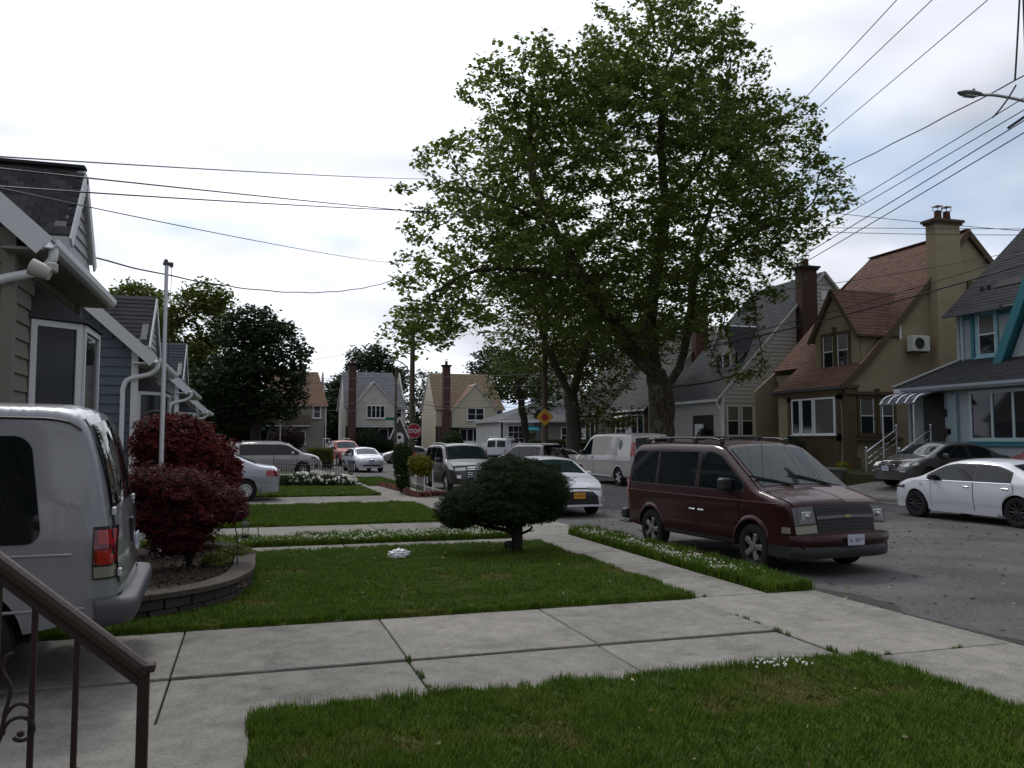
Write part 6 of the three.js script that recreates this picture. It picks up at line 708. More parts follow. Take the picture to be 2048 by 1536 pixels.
{ // teal house at the right edge
  const T = stucco([0.36, 0.41, 0.435]), D = M.teal, ROOF = shingle([0.04, 0.042, 0.045]), XF = 24.5, z1 = -26.0, z0 = -15.5, b = 0.6, P = V; const h = thing('teal_house', 'pale teal stucco house with turquoise trim and dark roofs', 'house');
  wall(h, [XF, b, z1], -HALF, [[0, 0], [10.5, 0], [10.5, 3.5], [0, 3.5]], T); wall(h, [XF, b, z1 - 0.14], 0, [[0, 0], [12, 0], [12, 3.5], [0, 3.5]], T);
  const ux = 25.9, uz = -24.9; wall(h, [ux, 4, uz], -HALF, [[0, 0], [9.4, 0], [9.4, 2.9], [0, 2.9]], T); wall(h, [ux, 4, uz - 0.14], 0, [[0, 0], [10, 0], [10, 2.9], [5, 7.2], [0, 2.9]], T);
  slope(h, P(XF - 0.5, 3.95, z1 - 0.5), P(XF - 0.5, 3.95, z0), P(ux, 5.0, uz), P(ux, 5.0, z0), ROOF, { deck: M.trim }); slope(h, P(XF - 0.5, 3.95, z1 - 0.5), P(36, 3.95, z1 - 0.5), P(ux, 5.0, uz), P(36, 5.0, uz), ROOF, { deck: M.trim }); mesh('hip_cap', beam(P(XF - 0.5, 4.02, z1 - 0.5), P(ux, 5.07, uz), 0.2, 0.06), std([0.4, 0.44, 0.48], 0.5), h);
  const gt = mesh('gutter', gutterGeo(10.5).rotateY(Math.PI), std([0.3, 0.36, 0.4], 0.5), h); gt.position.set(XF - 0.5, 3.8, z0); mesh('fascia', box(0.04, 0.16, 10.5, XF - 0.47, 3.84, z1 + 4.8), M.trim, h);
  slope(h, P(ux - 0.45, 6.75, uz - 0.4), P(ux - 0.45, 6.75, z0), P(30.9, 11.6, uz - 0.4), P(30.9, 11.6, z0), ROOF, { deck: M.trim }); slope(h, P(36.5, 6.6, uz - 0.4), P(36.5, 6.6, z0), P(30.9, 11.6, uz - 0.4), P(30.9, 11.6, z0), ROOF, { deck: M.trim });
  mesh('upper_gutter', box(0.14, 0.12, 2.6, ux - 0.5, 6.68, uz + 0.9), M.greyPlastic, h); mesh('half_timber', merge([box(0.05, 2.9, 0.14, ux - 0.03, 5.45, uz + 0.5), box(0.05, 0.12, 3, ux - 0.035, 6.55, uz + 1.5)]), D, h); mesh('corner_board', box(0.12, 2.9, 0.12, ux - 0.03, 5.45, uz + 0.05), std([0.3, 0.4, 0.45], 0.6), h);
  windowAt(h, [ux - 0.01, 5.85, -23.75], -HALF, 0.72, 1.45, { hung: true, blind: true, mat: std([0.22, 0.4, 0.45], 0.6), f: 0.12 });
  // steep front gable with turquoise rakes, its ridge towards the street
  const gx = ux - 0.25, ga = -22.9, gb = -17.2, gm = (ga + gb) / 2; wall(h, [gx, 4.6, ga + 0.2], -HALF, [[0, 0], [-(ga - gb) - 0.4, 0], [-(ga - gb) / 2 - 0.2, 5.6]], T); for (const a of [ga - 0.1, gb + 0.1]) { slope(h, P(gx - 0.25, 4.5, a), P(30, 4.5, a), P(gx - 0.25, 10.7, gm), P(30, 10.7, gm), ROOF, { deck: D }); mesh('rake_board', beam(P(gx - 0.3, 4.45, a), P(gx - 0.3, 10.6, gm), 0.32, 0.08, P(1, 0, 0)), D, h); }
  mesh('window_shutter_bar', box(0.05, 1.8, 0.2, gx - 0.04, 5.9, -21.4), std([0.08, 0.25, 0.4], 0.6), h); mesh('solar_box', rbox(0.5, 0.22, 1.3, 0.04, 26.6, 7.7, -23.2, 0, 0, 0.75), M.dark, h); for (const z of [-24.1, -24.4]) mesh('roof_vent', cyl(0.07, 0.07, 0.3, 26.4, 7.6, z, 10), M.dark, h);
  windowAt(h, [XF - 0.01, 2.8, -21.1], -HALF, 4.2, 1.55, { cols: 5, mat: std([0.34, 0.42, 0.44], 0.6), f: 0.12, sillMat: D }); mesh('window_trim_band', box(0.12, 0.16, 5.2, XF - 0.06, 1.82, -21), D, h); mesh('pier', box(0.2, 3, 0.4, XF - 0.05, 2.1, -24), stucco([0.29, 0.38, 0.42]), h);
  mesh('front_door', box(0.06, 2.2, 0.95, XF - 0.03, 2.6, -24.95), M.black, h); mesh('mail_box', rbox(0.14, 0.25, 0.4, 0.02, XF - 0.08, 2.25, -24.25), M.dark, h); mesh('name_plaque', box(0.04, 0.28, 0.42, XF - 0.03, 2.95, -24.25), M.dark, h);
  { const g = part('door_awning', h); for (let i = 0; i < 5; i++) mesh('awning_rib', tube([P(XF, 3.72, z1 + 1.6 - i * 0.42), P(XF - 0.6, 3.7, z1 + 1.6 - i * 0.42), P(XF - 1.25, 3.55, z1 + 1.6 - i * 0.42), P(XF - 1.5, 3.3, z1 + 1.6 - i * 0.42)], 0.035, 7, 16), M.chrome, g); mesh('awning_sheet', gridGeo(12, 10, (u, v) => { const c = [[0, 3.7], [0.6, 3.68], [1.25, 3.52], [1.5, 3.27]], t = u * 3, i = Math.min(2, Math.floor(t)), f = t - i; return P(XF - mix(c[i][0], c[i + 1][0], f), mix(c[i][1], c[i + 1][1], f), z1 + 1.65 - v * 1.78); }), std([0.13, 0.13, 0.15], 0.35, { metalness: 0.5 }), g); mesh('awning_post', merge([bar(P(XF - 1.4, 0.6, z1 + 1.5), P(XF - 1.4, 3.4, z1 + 1.5), 0.03), bar(P(XF - 1.4, 0.6, z1 - 0.05), P(XF - 1.4, 3.4, z1 - 0.05), 0.03)]), M.alu, g); }
}
{ // front steps with polished rails between the tan and the teal house
  const o = thing('front_steps', 'concrete steps with polished steel handrails beside the grey sedan', 'steps', [22.4, 0.5, -25.4]); for (let i = 0; i < 5; i++) mesh('step', uvBox(box(0.32, 0.17 * (i + 1), 1.7, 0.16 + i * 0.3, 0.085 * (i + 1), 0)), M.concrete2, o);
  for (const s of [-1, 1]) { const z = s * 0.85, g = part('handrail', o), a = V(0.05, 0.98, z), b = V(1.5, 1.85, z); mesh('top_rail', bar(a, b, 0.03, 8), M.chrome, g); for (const k of [0.28, 0.5]) for (let i = 0; i < 5; i++) { const p = a.clone().lerp(b, 0.06 + i * 0.19).add(V(0, -k, 0)), q = a.clone().lerp(b, 0.2 + i * 0.19).add(V(0, -k, 0)); mesh('rail_tube', bar(p, q, 0.026, 8), M.chrome, g); } mesh('post', merge([bar(V(0.05, 0, z), V(0.05, 1.1, z), 0.03, 8), bar(V(1.5, 0.8, z), V(1.5, 1.97, z), 0.03, 8)]), M.steel, g); mesh('finial', merge([new THREE.SphereGeometry(0.05, 10, 8).translate(0.05, 1.14, z), new THREE.SphereGeometry(0.05, 10, 8).translate(1.5, 2.0, z)]), M.chrome, g); }
}
{ const o = thing('retaining_wall', 'low dark garden wall below the tan house', 'wall', [21.2, 0.1, -31.5]); mesh('wall_body', uvBox(box(0.3, 0.72, 11, 0, 0.36, 0)), std([0.09, 0.085, 0.08], 0.95, { map: rep(concreteTex, 0.3) }), o); mesh('coping', uvBox(box(0.42, 0.08, 11, 0, 0.76, 0)), M.concrete2, o);
  shrub('yellow_flowers', 'clump of yellow flowers on the low garden wall', [21.9, 0.75, -26.9], [[0, 0.18, 0, 0.28, 0.2, 0.25]], { n: 700, size: 0.07, colors: [[0.34, 0.27, 0.01], [0.10, 0.12, 0.02]], seed: 4, cat: 'flowers' }); const b = shrub('dark_shrub', 'dark rounded shrub below the bay window of the tan house', [23.0, 0.7, -31.6], [[0, 0.65, 0, 0.7, 0.75, 0.8]], { n: 3000, size: 0.1, colors: DARKG, seed: 6 }); }
// ---------------------------------------------------------------- gabled houses closing the street (front faces the camera)
function endHouse(name, label, A, x0, x1, C, o) {
  const h = thing(name, label, 'house', [0, 0, 0], 0, 'tall gabled houses closing the street'), z = -A, w = x1 - x0, b = 0.55, e = o.eave, rr = o.ridge, dep = 8, P = V, split = o.split || 3.5;
  wall(h, [x0, b, z], 0, [[0, 0], [w, 0], [w, split - b], [0, split - b]], C.low); wall(h, [x0, split, z + 0.03], 0, [[0, 0], [w, 0], [w, e - split], [0, e - split]], C.up, { step: C.step || 0, boards: C.boards });
  for (const x of [x0, x1]) wall(h, [x, b, z - (x === x0 ? dep : 0)], x === x0 ? -HALF : HALF, [[0, 0], [dep, 0], [dep, e - b], [dep / 2, rr - b], [0, e - b]], C.up, { step: C.step ? 0.3 : 0, boards: C.boards });
  const ri = o.ridgeIn || 0.9; slope(h, P(x0 - 0.25, e - 0.15, z + 0.35), P(x1 + 0.25, e - 0.15, z + 0.35), P(x0 - 0.05, rr, z - dep / 2), P(x1 - ri, rr, z - dep / 2), C.roof, { course: 0.3 }); slope(h, P(x0 - 0.25, e - 0.15, z - dep - 0.3), P(x1 + 0.25, e - 0.15, z - dep - 0.3), P(x0 - 0.05, rr, z - dep / 2), P(x1 - ri, rr, z - dep / 2), C.roof, { course: 0.3 });
  if (o.gable) { const [g0, g1, ap, gy] = o.gable, gm = o.gm ?? (g0 + g1) / 2, pj = 0.75; wall(h, [g0, gy, z + pj], 0, [[0, 0], [g1 - g0, 0], [g1 - g0, o.ge - gy], [gm - g0, ap - gy], [0, o.ge - gy]], C.gable || C.up, { step: C.step || 0, boards: C.boards }); mesh('gable_floor', box(g1 - g0, 0.15, pj, (g0 + g1) / 2, gy - 0.05, z + pj / 2), M.trim, h); for (const x of [g0, g1]) mesh('gable_cheek', box(0.1, o.ge - gy, pj, x + (x === g0 ? 0.05 : -0.05), (o.ge + gy) / 2, z + pj / 2), C.up, h); for (const x of [g0 - 0.15, g1 + 0.15]) slope(h, P(x, o.ge - 0.12, z + pj + 0.2), P(x, o.ge - 0.12, z - dep / 2), P(gm, ap + 0.12, z + pj + 0.2), P(gm, ap + 0.12, z - dep / 2), C.gr || C.roof, { course: 0.3 });
    windowAt(h, [o.gw[0], o.gw[1], z + pj + 0.03], 0, o.gw[2], o.gw[3], { cols: o.gw[4], hung: o.gw[5], mat: M.white, f: 0.12 }); }
  if (o.chimney) chimney(h, o.chimney, z + 0.9, 0.8, 0.7, b, rr + 0.35, std([0.09, 0.05, 0.045], 0.9), M.dark, 1); for (const [x, y, ww, hh, cols, hung] of o.wins || []) windowAt(h, [x, y, z + (y > split ? 0.06 : 0.03)], 0, ww, hh, { cols, hung, mat: M.white, f: 0.1 }); return h;
}
endHouse('beige_house', 'beige stucco house with brown roof and first floor balcony', 93, 1.6, 7.9, { low: stucco([0.30, 0.28, 0.245]), up: stucco([0.30, 0.28, 0.245]), roof: shingle([0.20, 0.125, 0.085]) }, { eave: 5.8, ridge: 9.7, wins: [[6.95, 5.0, 0.7, 1.2, 1, true], [4.4, 2.2, 2.6, 1.3, 3]], ridgeIn: 0.6 });
{ const h = scene.getObjectByName('beige_house'); mesh('balcony', merge([box(4.4, 1.1, 0.1, 3.9, 4.1, -91.9), box(0.1, 1.1, 1.1, 1.75, 4.1, -92.5), box(0.1, 1.1, 1.1, 6.1, 4.1, -92.5), box(4.5, 0.16, 1.25, 3.9, 3.5, -92.45)]), stucco([0.15, 0.125, 0.11]), h); windowAt(h, [4.1, 5.1, -92.9], 0, 1.6, 1.6, { cols: 2, mat: M.white }); mesh('balcony_band', box(4.6, 0.08, 0.05, 3.9, 3.46, -91.78), M.white, h); mesh('side_wall_trim', box(0.1, 5, 0.1, 7.9, 3, -92.93), M.white, h); chimney(h, 5.5, -95.5, 0.7, 0.7, 7, 10.2, M.dark, M.dark, 0); }
endHouse('white_gabled_house', 'white gabled house with arched white door and dark chimney', 94, 10.2, 16.9, { low: stucco([0.085, 0.07, 0.065]), up: stucco([0.58, 0.56, 0.52]), roof: shingle([0.16, 0.16, 0.175]), gable: stucco([0.58, 0.56, 0.52]) }, { eave: 5.6, ridge: 9.9, chimney: 10.75, gable: [11.0, 15.6, 8.4, 3.5], ge: 5.9, gm: 13.2, gw: [13.4, 5.1, 1.9, 1.25, 4], wins: [[16.1, 5.1, 0.6, 1.3, 1, true], [14.4, 2.4, 0.9, 1.5, 1]] });
endHouse('cream_house', 'cream clapboard house with tan roof and brick ground floor', 93, 20.2, 28.2, { low: stucco([0.14, 0.11, 0.095]), up: std([0.50, 0.46, 0.36], 0.7), boards: std([0.52, 0.48, 0.37], 0.65), step: 0.3, roof: shingle([0.20, 0.15, 0.10]), gr: shingle([0.22, 0.13, 0.09]) }, { eave: 5.6, ridge: 9.9, chimney: 21.2, gable: [21.9, 27.2, 8.3, 3.5], ge: 5.4, gm: 24.7, gw: [24.7, 4.9, 1.9, 1.25, 2, true], wins: [[24.6, 2.5, 3.0, 1.3, 4], [27.75, 5.0, 0.5, 1.1, 1]] });
for (const [hn, x, A, w] of [['white_gabled_house', 16.05, 94, 2.1], ['cream_house', 27.6, 93, 2.3]]) { const h = scene.getObjectByName(hn), z = -A + 0.9; mesh('entry_gable', uvBox(prism([[-w / 2, 0], [w / 2, 0], [w / 2, 1.5], [0, 3.9], [-w / 2, 1.5]], 0.9).translate(x, 0.55, z - 0.9)), stucco([0.10, 0.085, 0.08]), h); for (const s of [-1, 1]) mesh('entry_rake', beam(V(x + s * (w / 2 + 0.15), 1.85, z + 0.05), V(x, 4.55, z + 0.05), 0.14, 0.2, V(0, 0, 1)), M.white, h); const sh = new THREE.Shape(); sh.moveTo(-0.5, 0); sh.lineTo(0.5, 0); sh.lineTo(0.5, 1.7); sh.absarc(0, 1.7, 0.5, 0, Math.PI); sh.lineTo(-0.5, 0); const d = mesh('arched_door', new THREE.ExtrudeGeometry(sh, { depth: 0.06, bevelEnabled: false }).translate(x, 0.6, z + 0.01), M.white, h); mesh('door_light', cyl(0.2, 0.2, 0.02, x, 2.25, z + 0.085, 18, HALF), M.pane, d); }
{ // grey bungalow with turquoise awning, behind the black crossover
  const h = thing('grey_bungalow', 'grey and white bungalow with turquoise awning and hipped porch roof', 'house'), z = -74, b = 0.5, G = stucco([0.24, 0.235, 0.23]), W = stucco([0.5, 0.5, 0.5]), R = shingle([0.13, 0.13, 0.135]), P = V; wall(h, [22.3, b, z], 0, [[0, 0], [3.2, 0], [3.2, 3.3], [0, 3.3]], W); wall(h, [25.5, b, z - 0.02], 0, [[0, 0], [7.5, 0], [7.5, 3.3], [0, 3.3]], G); wall(h, [22.3, b, z - 9], -HALF, [[0, 0], [9, 0], [9, 3.3], [0, 3.3]], W);
  slope(h, P(21.9, 3.7, z + 0.5), P(33.4, 3.7, z + 0.5), P(27, 5.6, z - 4), P(33, 5.6, z - 4), R, { course: 0.3 }); slope(h, P(21.9, 3.7, z + 0.5), P(21.9, 3.7, z - 9.5), P(27, 5.6, z - 4), P(27, 5.6, z - 5.5), R, { course: 0.3 }); slope(h, P(25.6, 3.72, z + 0.9), P(32, 3.72, z + 0.9), P(28.4, 4.8, z - 1.5), P(29.2, 4.8, z - 1.5), R, { course: 0.3 });
  wall(h, [26.6, 5.0, z - 4], 0, [[0, 0], [5.4, 0], [5.4, 2.0], [2.7, 4.2], [0, 2.0]], W); for (const x of [26.3, 32.3]) slope(h, P(x, 6.8, z - 3.7), P(x, 6.8, z - 9), P(29.3, 9.4, z - 3.7), P(29.3, 9.4, z - 9), R, { course: 0.3 }); windowAt(h, [28.2, 6.5, z - 3.97], 0, 0.9, 1.4, { hung: true, mat: M.white }); windowAt(h, [23.7, 2.4, z + 0.02], 0, 1.5, 1.7, { mat: M.white, grid: [3, 3] }); windowAt(h, [28.8, 2.4, z], 0, 1.1, 1.4, { hung: true, mat: M.white }); mesh('front_door', box(0.85, 2.0, 0.06, 25.15, 1.6, z + 0.03), M.wood, h); mesh('awning', merge([box(1.5, 0.06, 1.0, 25.0, 3.05, z + 0.5, 0.35), box(0.06, 0.9, 0.06, 25.7, 2.6, z + 0.08)]), std([0.05, 0.32, 0.38], 0.5), h); mesh('eave_trim', box(11.5, 0.14, 0.06, 27.6, 3.66, z + 0.55), M.white, h);
}
{ const o = thing('vinyl_fence', 'white panel fence between work van and bungalow', 'fence', [20.4, 0.02, -72]); for (let i = 0; i < 5; i++) mesh('fence_panel', box(0.84, 1.6, 0.05, i * 0.87, 0.85, 0), M.white, o); for (let i = 0; i < 6; i++) mesh('post', box(0.12, 1.8, 0.12, i * 0.87 - 0.435, 0.9, 0.0), M.white, o);
  const f = thing('iron_railing', 'black iron railing before the grey bungalow', 'railing', [22.2, 0.02, -69.5]); for (let i = 0; i < 12; i++) mesh('baluster', box(0.035, 1.5, 0.035, i * 0.26, 0.78, 0), M.black, f); for (const y of [0.25, 1.45]) mesh('rail', box(3.0, 0.05, 0.05, 1.43, y, 0), M.black, f); }
// ================================================================ small things, poles, wires
{ // brown stair rail in the foreground, on concrete steps
  const BR = std([0.05, 0.028, 0.024], 0.45, { bumpMap: rep(grit, 4), bumpScale: 0.002 }), A = 3.42, o = thing('stair_rail', 'brown painted iron stair rail with scrolls in the foreground', 'handrail', [-0.36, 0.12, -A]);
  const pitch = 0.86, top = (t) => V(-t, 0.985 + t * pitch, 0); // t: metres back from the end post
  const cs = new THREE.Shape([[-0.026, -0.026], [0.026, -0.026], [0.03, -0.006], [0.026, 0.012], [0.012, 0.022], [-0.012, 0.022], [-0.026, 0.012], [-0.03, -0.006]].map((p) => new THREE.Vector2(...p)));
  const run = (a, b) => { const d = b.clone().sub(a), g = new THREE.ExtrudeGeometry(cs, { depth: d.length(), bevelEnabled: false }), z = d.clone().normalize(), x = V(0, 0, 1), y = z.clone().cross(x).normalize(); g.applyMatrix4(new THREE.Matrix4().makeBasis(x, y.y < 0 ? y.negate() : y, z)); return g.translate(a.x, a.y, a.z); };
  mesh('cap_rail', merge([run(top(-0.015), top(1.6)), rbox(0.06, 0.03, 0.06, 0.008, 0.012, 0.985, 0)]), BR, o); mesh('rail_channel', beam(top(0).add(V(0, -0.045, 0)), top(1.6).add(V(0, -0.045, 0)), 0.034, 0.05), BR, o);
  mesh('post', rbox(0.04, 0.985, 0.04, 0.004, 0.002, 0.485, 0), BR, o);
  for (const t of [0.225, 0.365, 0.66, 0.8, 0.95, 1.1]) mesh('baluster', rbox(0.02, 0.97 + t * pitch - Math.max(0, Math.ceil((t - 0.1) / 0.27)) * 0.19, 0.02, 0.003, -t, 0.97 + t * pitch - (0.97 + t * pitch - Math.max(0, Math.ceil((t - 0.1) / 0.27)) * 0.19) / 2 - 0.03, 0), BR, o);
  mesh('scroll_post', rbox(0.032, 1.2, 0.032, 0.004, -0.49, 0.76, 0), BR, o);
  const sc = (cx, cyy, r, a0, a1, k) => { const pts = []; for (let i = 0; i <= 22; i++) { const t = i / 22, a = mix(a0, a1, t), q = r * (1 - k * t); pts.push(V(cx + Math.cos(a) * q, cyy + Math.sin(a) * q, 0.012)); } return pts; };
  mesh('scroll', merge([tube(sc(-0.395, 0.80, 0.055, Math.PI * 1.05, -Math.PI * 0.75, 0.45), 0.0075, 6, 40), tube([V(-0.47, 0.63, 0.012), V(-0.475, 0.72, 0.012), V(-0.452, 0.80, 0.012)], 0.0075, 6, 14)]), BR, o); mesh('scroll', tube([V(-0.46, 0.78, 0.012), V(-0.44, 0.865, 0.012), V(-0.405, 0.895, 0.012), V(-0.37, 0.88, 0.012), V(-0.365, 0.85, 0.012), V(-0.385, 0.84, 0.012)], 0.0075, 6, 30), BR, o); mesh('scroll', tube([V(-0.45, 0.85, 0.012), V(-0.432, 0.95, 0.012), V(-0.46, 1.02, 0.012), V(-0.45, 1.06, 0.012), V(-0.425, 1.075, 0.012)], 0.0075, 6, 26), BR, o); mesh('collar', rbox(0.05, 0.012, 0.045, 0.004, -0.485, 0.655, 0.0), BR, o); mesh('scroll_knob', new THREE.SphereGeometry(0.013, 10, 8).translate(-0.395, 0.79, 0.012), BR, o);
  const st = thing('stoop_steps', 'concrete stoop steps under the brown stair rail', 'steps', [-0.45, 0.12, -A + 0.55]); for (let i = 0; i < 5; i++) mesh('step', uvBox(box(0.27, 0.19 * (i + 1), 1.35, -0.135 - i * 0.27, 0.095 * (i + 1), 0)), M.concrete2, st);
}
{ // plant pots by the rail foot
  const clay = std([0.22, 0.10, 0.06], 0.9), pr = (k) => new THREE.LatheGeometry([[0.001, 0], [0.07, 0], [0.1, 0.16], [0.115, 0.165], [0.115, 0.2], [0.1, 0.2], [0.095, 0.17], [0.001, 0.165]].map(([x, y]) => new THREE.Vector2(x * k, y * k)), 20);
  for (const [px, py, k, lab, m] of [[105, 1700, 0.85, 'small clay pot with weeds beside the stair rail', clay], [55, 1720, 0.9, 'dark plant pot behind the stair rail', M.dark]]) { const p = atY(px, py, 0.12); const o = thing('plant_pot', lab, 'plant pot', [p.x, 0.12, p.z - 0.15]); mesh('pot', pr(k), m, o); const r = rng(px), L = []; for (let i = 0; i < 70; i++) L.push([(r() - 0.5) * 0.16, 0.2 * k + r() * 0.12, (r() - 0.5) * 0.16, 0.05, 0.4, r() - 0.5, 0.6, r() - 0.5, r() * 6, 0.05, 0.075, 0.02]); mesh('leaves', leavesGeo(L), LEAF, o); }
}
{ // curved block planter
  const c = new THREE.CatmullRomCurve3([[-1.7, 9.15], [-0.85, 9.42], [-0.32, 9.95], [-0.08, 10.7], [-0.03, 11.7], [-0.08, 12.7], [-0.35, 13.4], [-0.95, 13.8]].map(([x, a]) => V(x, 0, -a))), L = c.getLength(), o = thing('block_planter', 'curved planter of grey concrete blocks with capstones on the lawn', 'planter', [0, 0.1, 0]), r = rng(3), n = Math.round(L / 0.3);
  const bm = [0.8, 1, 1.2].map((k) => std([0.085 * k, 0.078 * k, 0.072 * k], 0.95, { bumpMap: rep(grit, 2), bumpScale: 0.012 })), cm = [0.9, 1.1].map((k) => std([0.135 * k, 0.12 * k, 0.105 * k], 0.92, { map: rep(concreteTex, 0.8), bumpMap: rep(grit, 2), bumpScale: 0.006 })), bg = new RoundedBoxGeometry(0.295, 0.105, 0.2, 1, 0.015), cg = new RoundedBoxGeometry(0.33, 0.065, 0.27, 1, 0.012);
  for (let k = 0; k < 3; k++) for (let i = 0; i < n; i++) { const t = (i + (k % 2) * 0.5) / n; if (t > 1) continue; const p = c.getPointAt(t), d = c.getTangentAt(t), m = mesh(k < 2 ? 'block' : 'capstone', k < 2 ? bg : cg, k < 2 ? bm[Math.floor(r() * 3)] : cm[Math.floor(r() * 2)], o); m.position.set(p.x + (r() - 0.5) * 0.012, k < 2 ? 0.055 + k * 0.11 : 0.255, p.z + (r() - 0.5) * 0.012); m.rotation.y = Math.atan2(-d.z, d.x) + (r() - 0.5) * 0.04; }
  const s = new THREE.Shape([...c.getSpacedPoints(30).map((p) => new THREE.Vector2(p.x, -p.z)), new THREE.Vector2(-2.2, 13.9), new THREE.Vector2(-2.2, 9.3)]), g = new THREE.ExtrudeGeometry(s, { depth: 0.22, bevelEnabled: false }).rotateX(-HALF); mesh('soil', uvBox(g), M.soil, o);
  dots('mulch', 'dark bark mulch in the block planter', 'mulch', flake, std([0.07, 0.05, 0.038], 0.95), 900, (q) => [mix(-1.4, 0.0, q()), 0.325, -mix(9.8, 13.3, q()), 0.5 + 0.8 * q()], 91);
  const hk = thing('garden_lantern', 'black lantern on a shepherd hook in the block planter', 'lantern', [-0.12, 0.32, -11.0]); mesh('hook', tube([V(0, -0.05, 0), V(0, 0.35, 0), V(-0.03, 0.6, 0), V(-0.005, 0.72, 0), V(0.07, 0.73, 0), V(0.095, 0.66, 0), V(0.085, 0.62, 0)], 0.008, 6, 40), M.black, hk); mesh('lantern_frame', merge([cyl(0.055, 0.02, 0.035, 0.09, 0.6, 0, 8), ...[0, 1, 2, 3].map((i) => box(0.008, 0.14, 0.008, 0.09 + (i % 2 - 0.5) * 0.07, 0.515, (i > 1 ? 0.035 : -0.035))), box(0.09, 0.012, 0.09, 0.09, 0.44, 0), box(0.06, 0.03, 0.06, 0.09, 0.42, 0)]), M.black, hk); mesh('lantern_glass', box(0.06, 0.13, 0.06, 0.09, 0.515, 0), new THREE.MeshPhysicalMaterial({ transmission: 1, roughness: 0.05, thickness: 0, color: L3(0.9, 0.9, 0.85) }), hk);
}
{ const o = thing('flagpole', 'thin white flagpole without a flag beside the red shrubs', 'flagpole', [-1.19, 0.12, -12.75]); mesh('pole', cyl(0.034, 0.026, 4.35, 0, 2.17, 0, 12), M.white, o); mesh('pulley', merge([rbox(0.14, 0.05, 0.06, 0.015, 0.02, 4.36, 0), cyl(0.03, 0.03, 0.05, 0.06, 4.34, 0, 10, HALF), new THREE.SphereGeometry(0.03, 10, 8).translate(-0.01, 4.4, 0)]), M.greyPlastic, o); mesh('cleat', rbox(0.03, 0.12, 0.03, 0.008, 0.035, 1.4, 0.02), M.alu, o); mesh('halyard', tube([V(0.07, 4.34, 0.01), V(0.055, 2.8, 0.015), V(0.05, 1.4, 0.02)], 0.004, 5, 12), M.wire, o); }
{ // crumpled plastic bag
  const b = atY(798, 1117, 0.14), g = new THREE.IcosahedronGeometry(0.11, 5), p = g.attributes.position; for (let i = 0; i < p.count; i++) { const v = V(p.getX(i), p.getY(i), p.getZ(i)), d = v.clone().normalize(), k = 0.7 + 0.75 * Math.abs(fbm(d.x * 2.4 + 5, d.y * 2.4, d.z * 2.4, 4) - 0.5) * 2 + 0.16 * vnoise(d.x * 9, d.y * 9, d.z * 9); v.multiplyScalar(k); p.setXYZ(i, v.x * 1.55, Math.max(-0.05, v.y * 0.8), v.z); } g.computeVertexNormals(); const m = mesh('plastic_bag', g, new THREE.MeshPhysicalMaterial({ color: L3(0.75, 0.75, 0.78), roughness: 0.4, transmission: 0.25, thickness: 0 })); m.geometry.computeVertexNormals(); m.position.set(b.x, 0.2, b.z); tag(m, 'crumpled white plastic bag lying on the lawn', 'plastic bag');
  const f = atY(1012, 1104, 0.13), o = thing('garden_floodlight', 'small black floodlight at the foot of the clipped yew', 'light', [f.x, 0.12, f.z + 0.12]); mesh('housing', rbox(0.12, 0.09, 0.08, 0.015, 0, 0.15, 0, -0.5, 0.4), M.black, o); mesh('stake', merge([box(0.02, 0.14, 0.02, 0.03, 0.05, 0), box(0.02, 0.14, 0.02, -0.03, 0.05, 0)]), M.black, o); mesh('lens', rbox(0.09, 0.06, 0.006, 0.002, 0, 0.155, 0.055, -0.5, 0.4), M.smokeLens, o);
}
{ // low iron fence by the flower bed
  const a = atY(548, 965, 0.12), b = atY(705, 972, 0.12), n = 30, o = thing('iron_fence', 'low black iron fence along the flower bed', 'fence', [a.x, 0.12, a.z]), d = b.clone().sub(a); for (let i = 0; i <= n; i++) { const t = i / n; mesh('picket', merge([cyl(0.011, 0.011, 0.95, d.x * t, 0.47, d.z * t, 6), place(new THREE.ConeGeometry(0.024, 0.09, 6), d.x * t, 0.98, d.z * t)]), M.black, o); } for (const y of [0.2, 0.8]) mesh('rail', bar(V(0, y, 0), V(d.x, y, d.z), 0.014, 6), M.black, o); for (let i = 1; i <= 6; i++) mesh('picket', merge([cyl(0.011, 0.011, 0.95, d.x, 0.47, d.z - i * 0.25, 6), place(new THREE.ConeGeometry(0.024, 0.09, 6), d.x, 0.98, d.z - i * 0.25)]), M.black, o); mesh('rail', bar(V(d.x, 0.8, d.z), V(d.x, 0.8, d.z - 1.6), 0.014, 6), M.black, o);
}
{ // brick edging round the bed at the kerb
  const pts = [[762, 972], [800, 982], [838, 994], [872, 992], [905, 990]].map(([x, y]) => atY(x, y, 0.12)), c = new THREE.CatmullRomCurve3(pts), L = c.getLength(), n = Math.round(L / 0.21), o = thing('brick_edging', 'row of tilted red bricks round the kerbside bed', 'edging', [0, 0.12, 0]), g = new RoundedBoxGeometry(0.09, 0.2, 0.2, 1, 0.01), r = rng(6), ms = [0.8, 1.1, 1.4].map((k) => std([0.12 * k, 0.05 * k, 0.038 * k], 0.92)); for (let i = 0; i <= n; i++) { const p = c.getPointAt(i / n), d = c.getTangentAt(i / n), m = mesh('brick', g, ms[Math.floor(r() * 3)], o); m.position.set(p.x, 0.07, p.z); m.rotation.set(0, Math.atan2(-d.z, d.x), 0.5 + 0.1 * r()); }
  const s = thing('white_stake', 'white plastic stakes beside the yellow round topped bush', 'stake', [pts[3].x - 0.35, 0.12, pts[3].z - 0.2]); for (const x of [0, 0.28]) mesh('stake', cyl(0.02, 0.02, 0.85, x, 0.42, 0, 8), M.white, s);
}
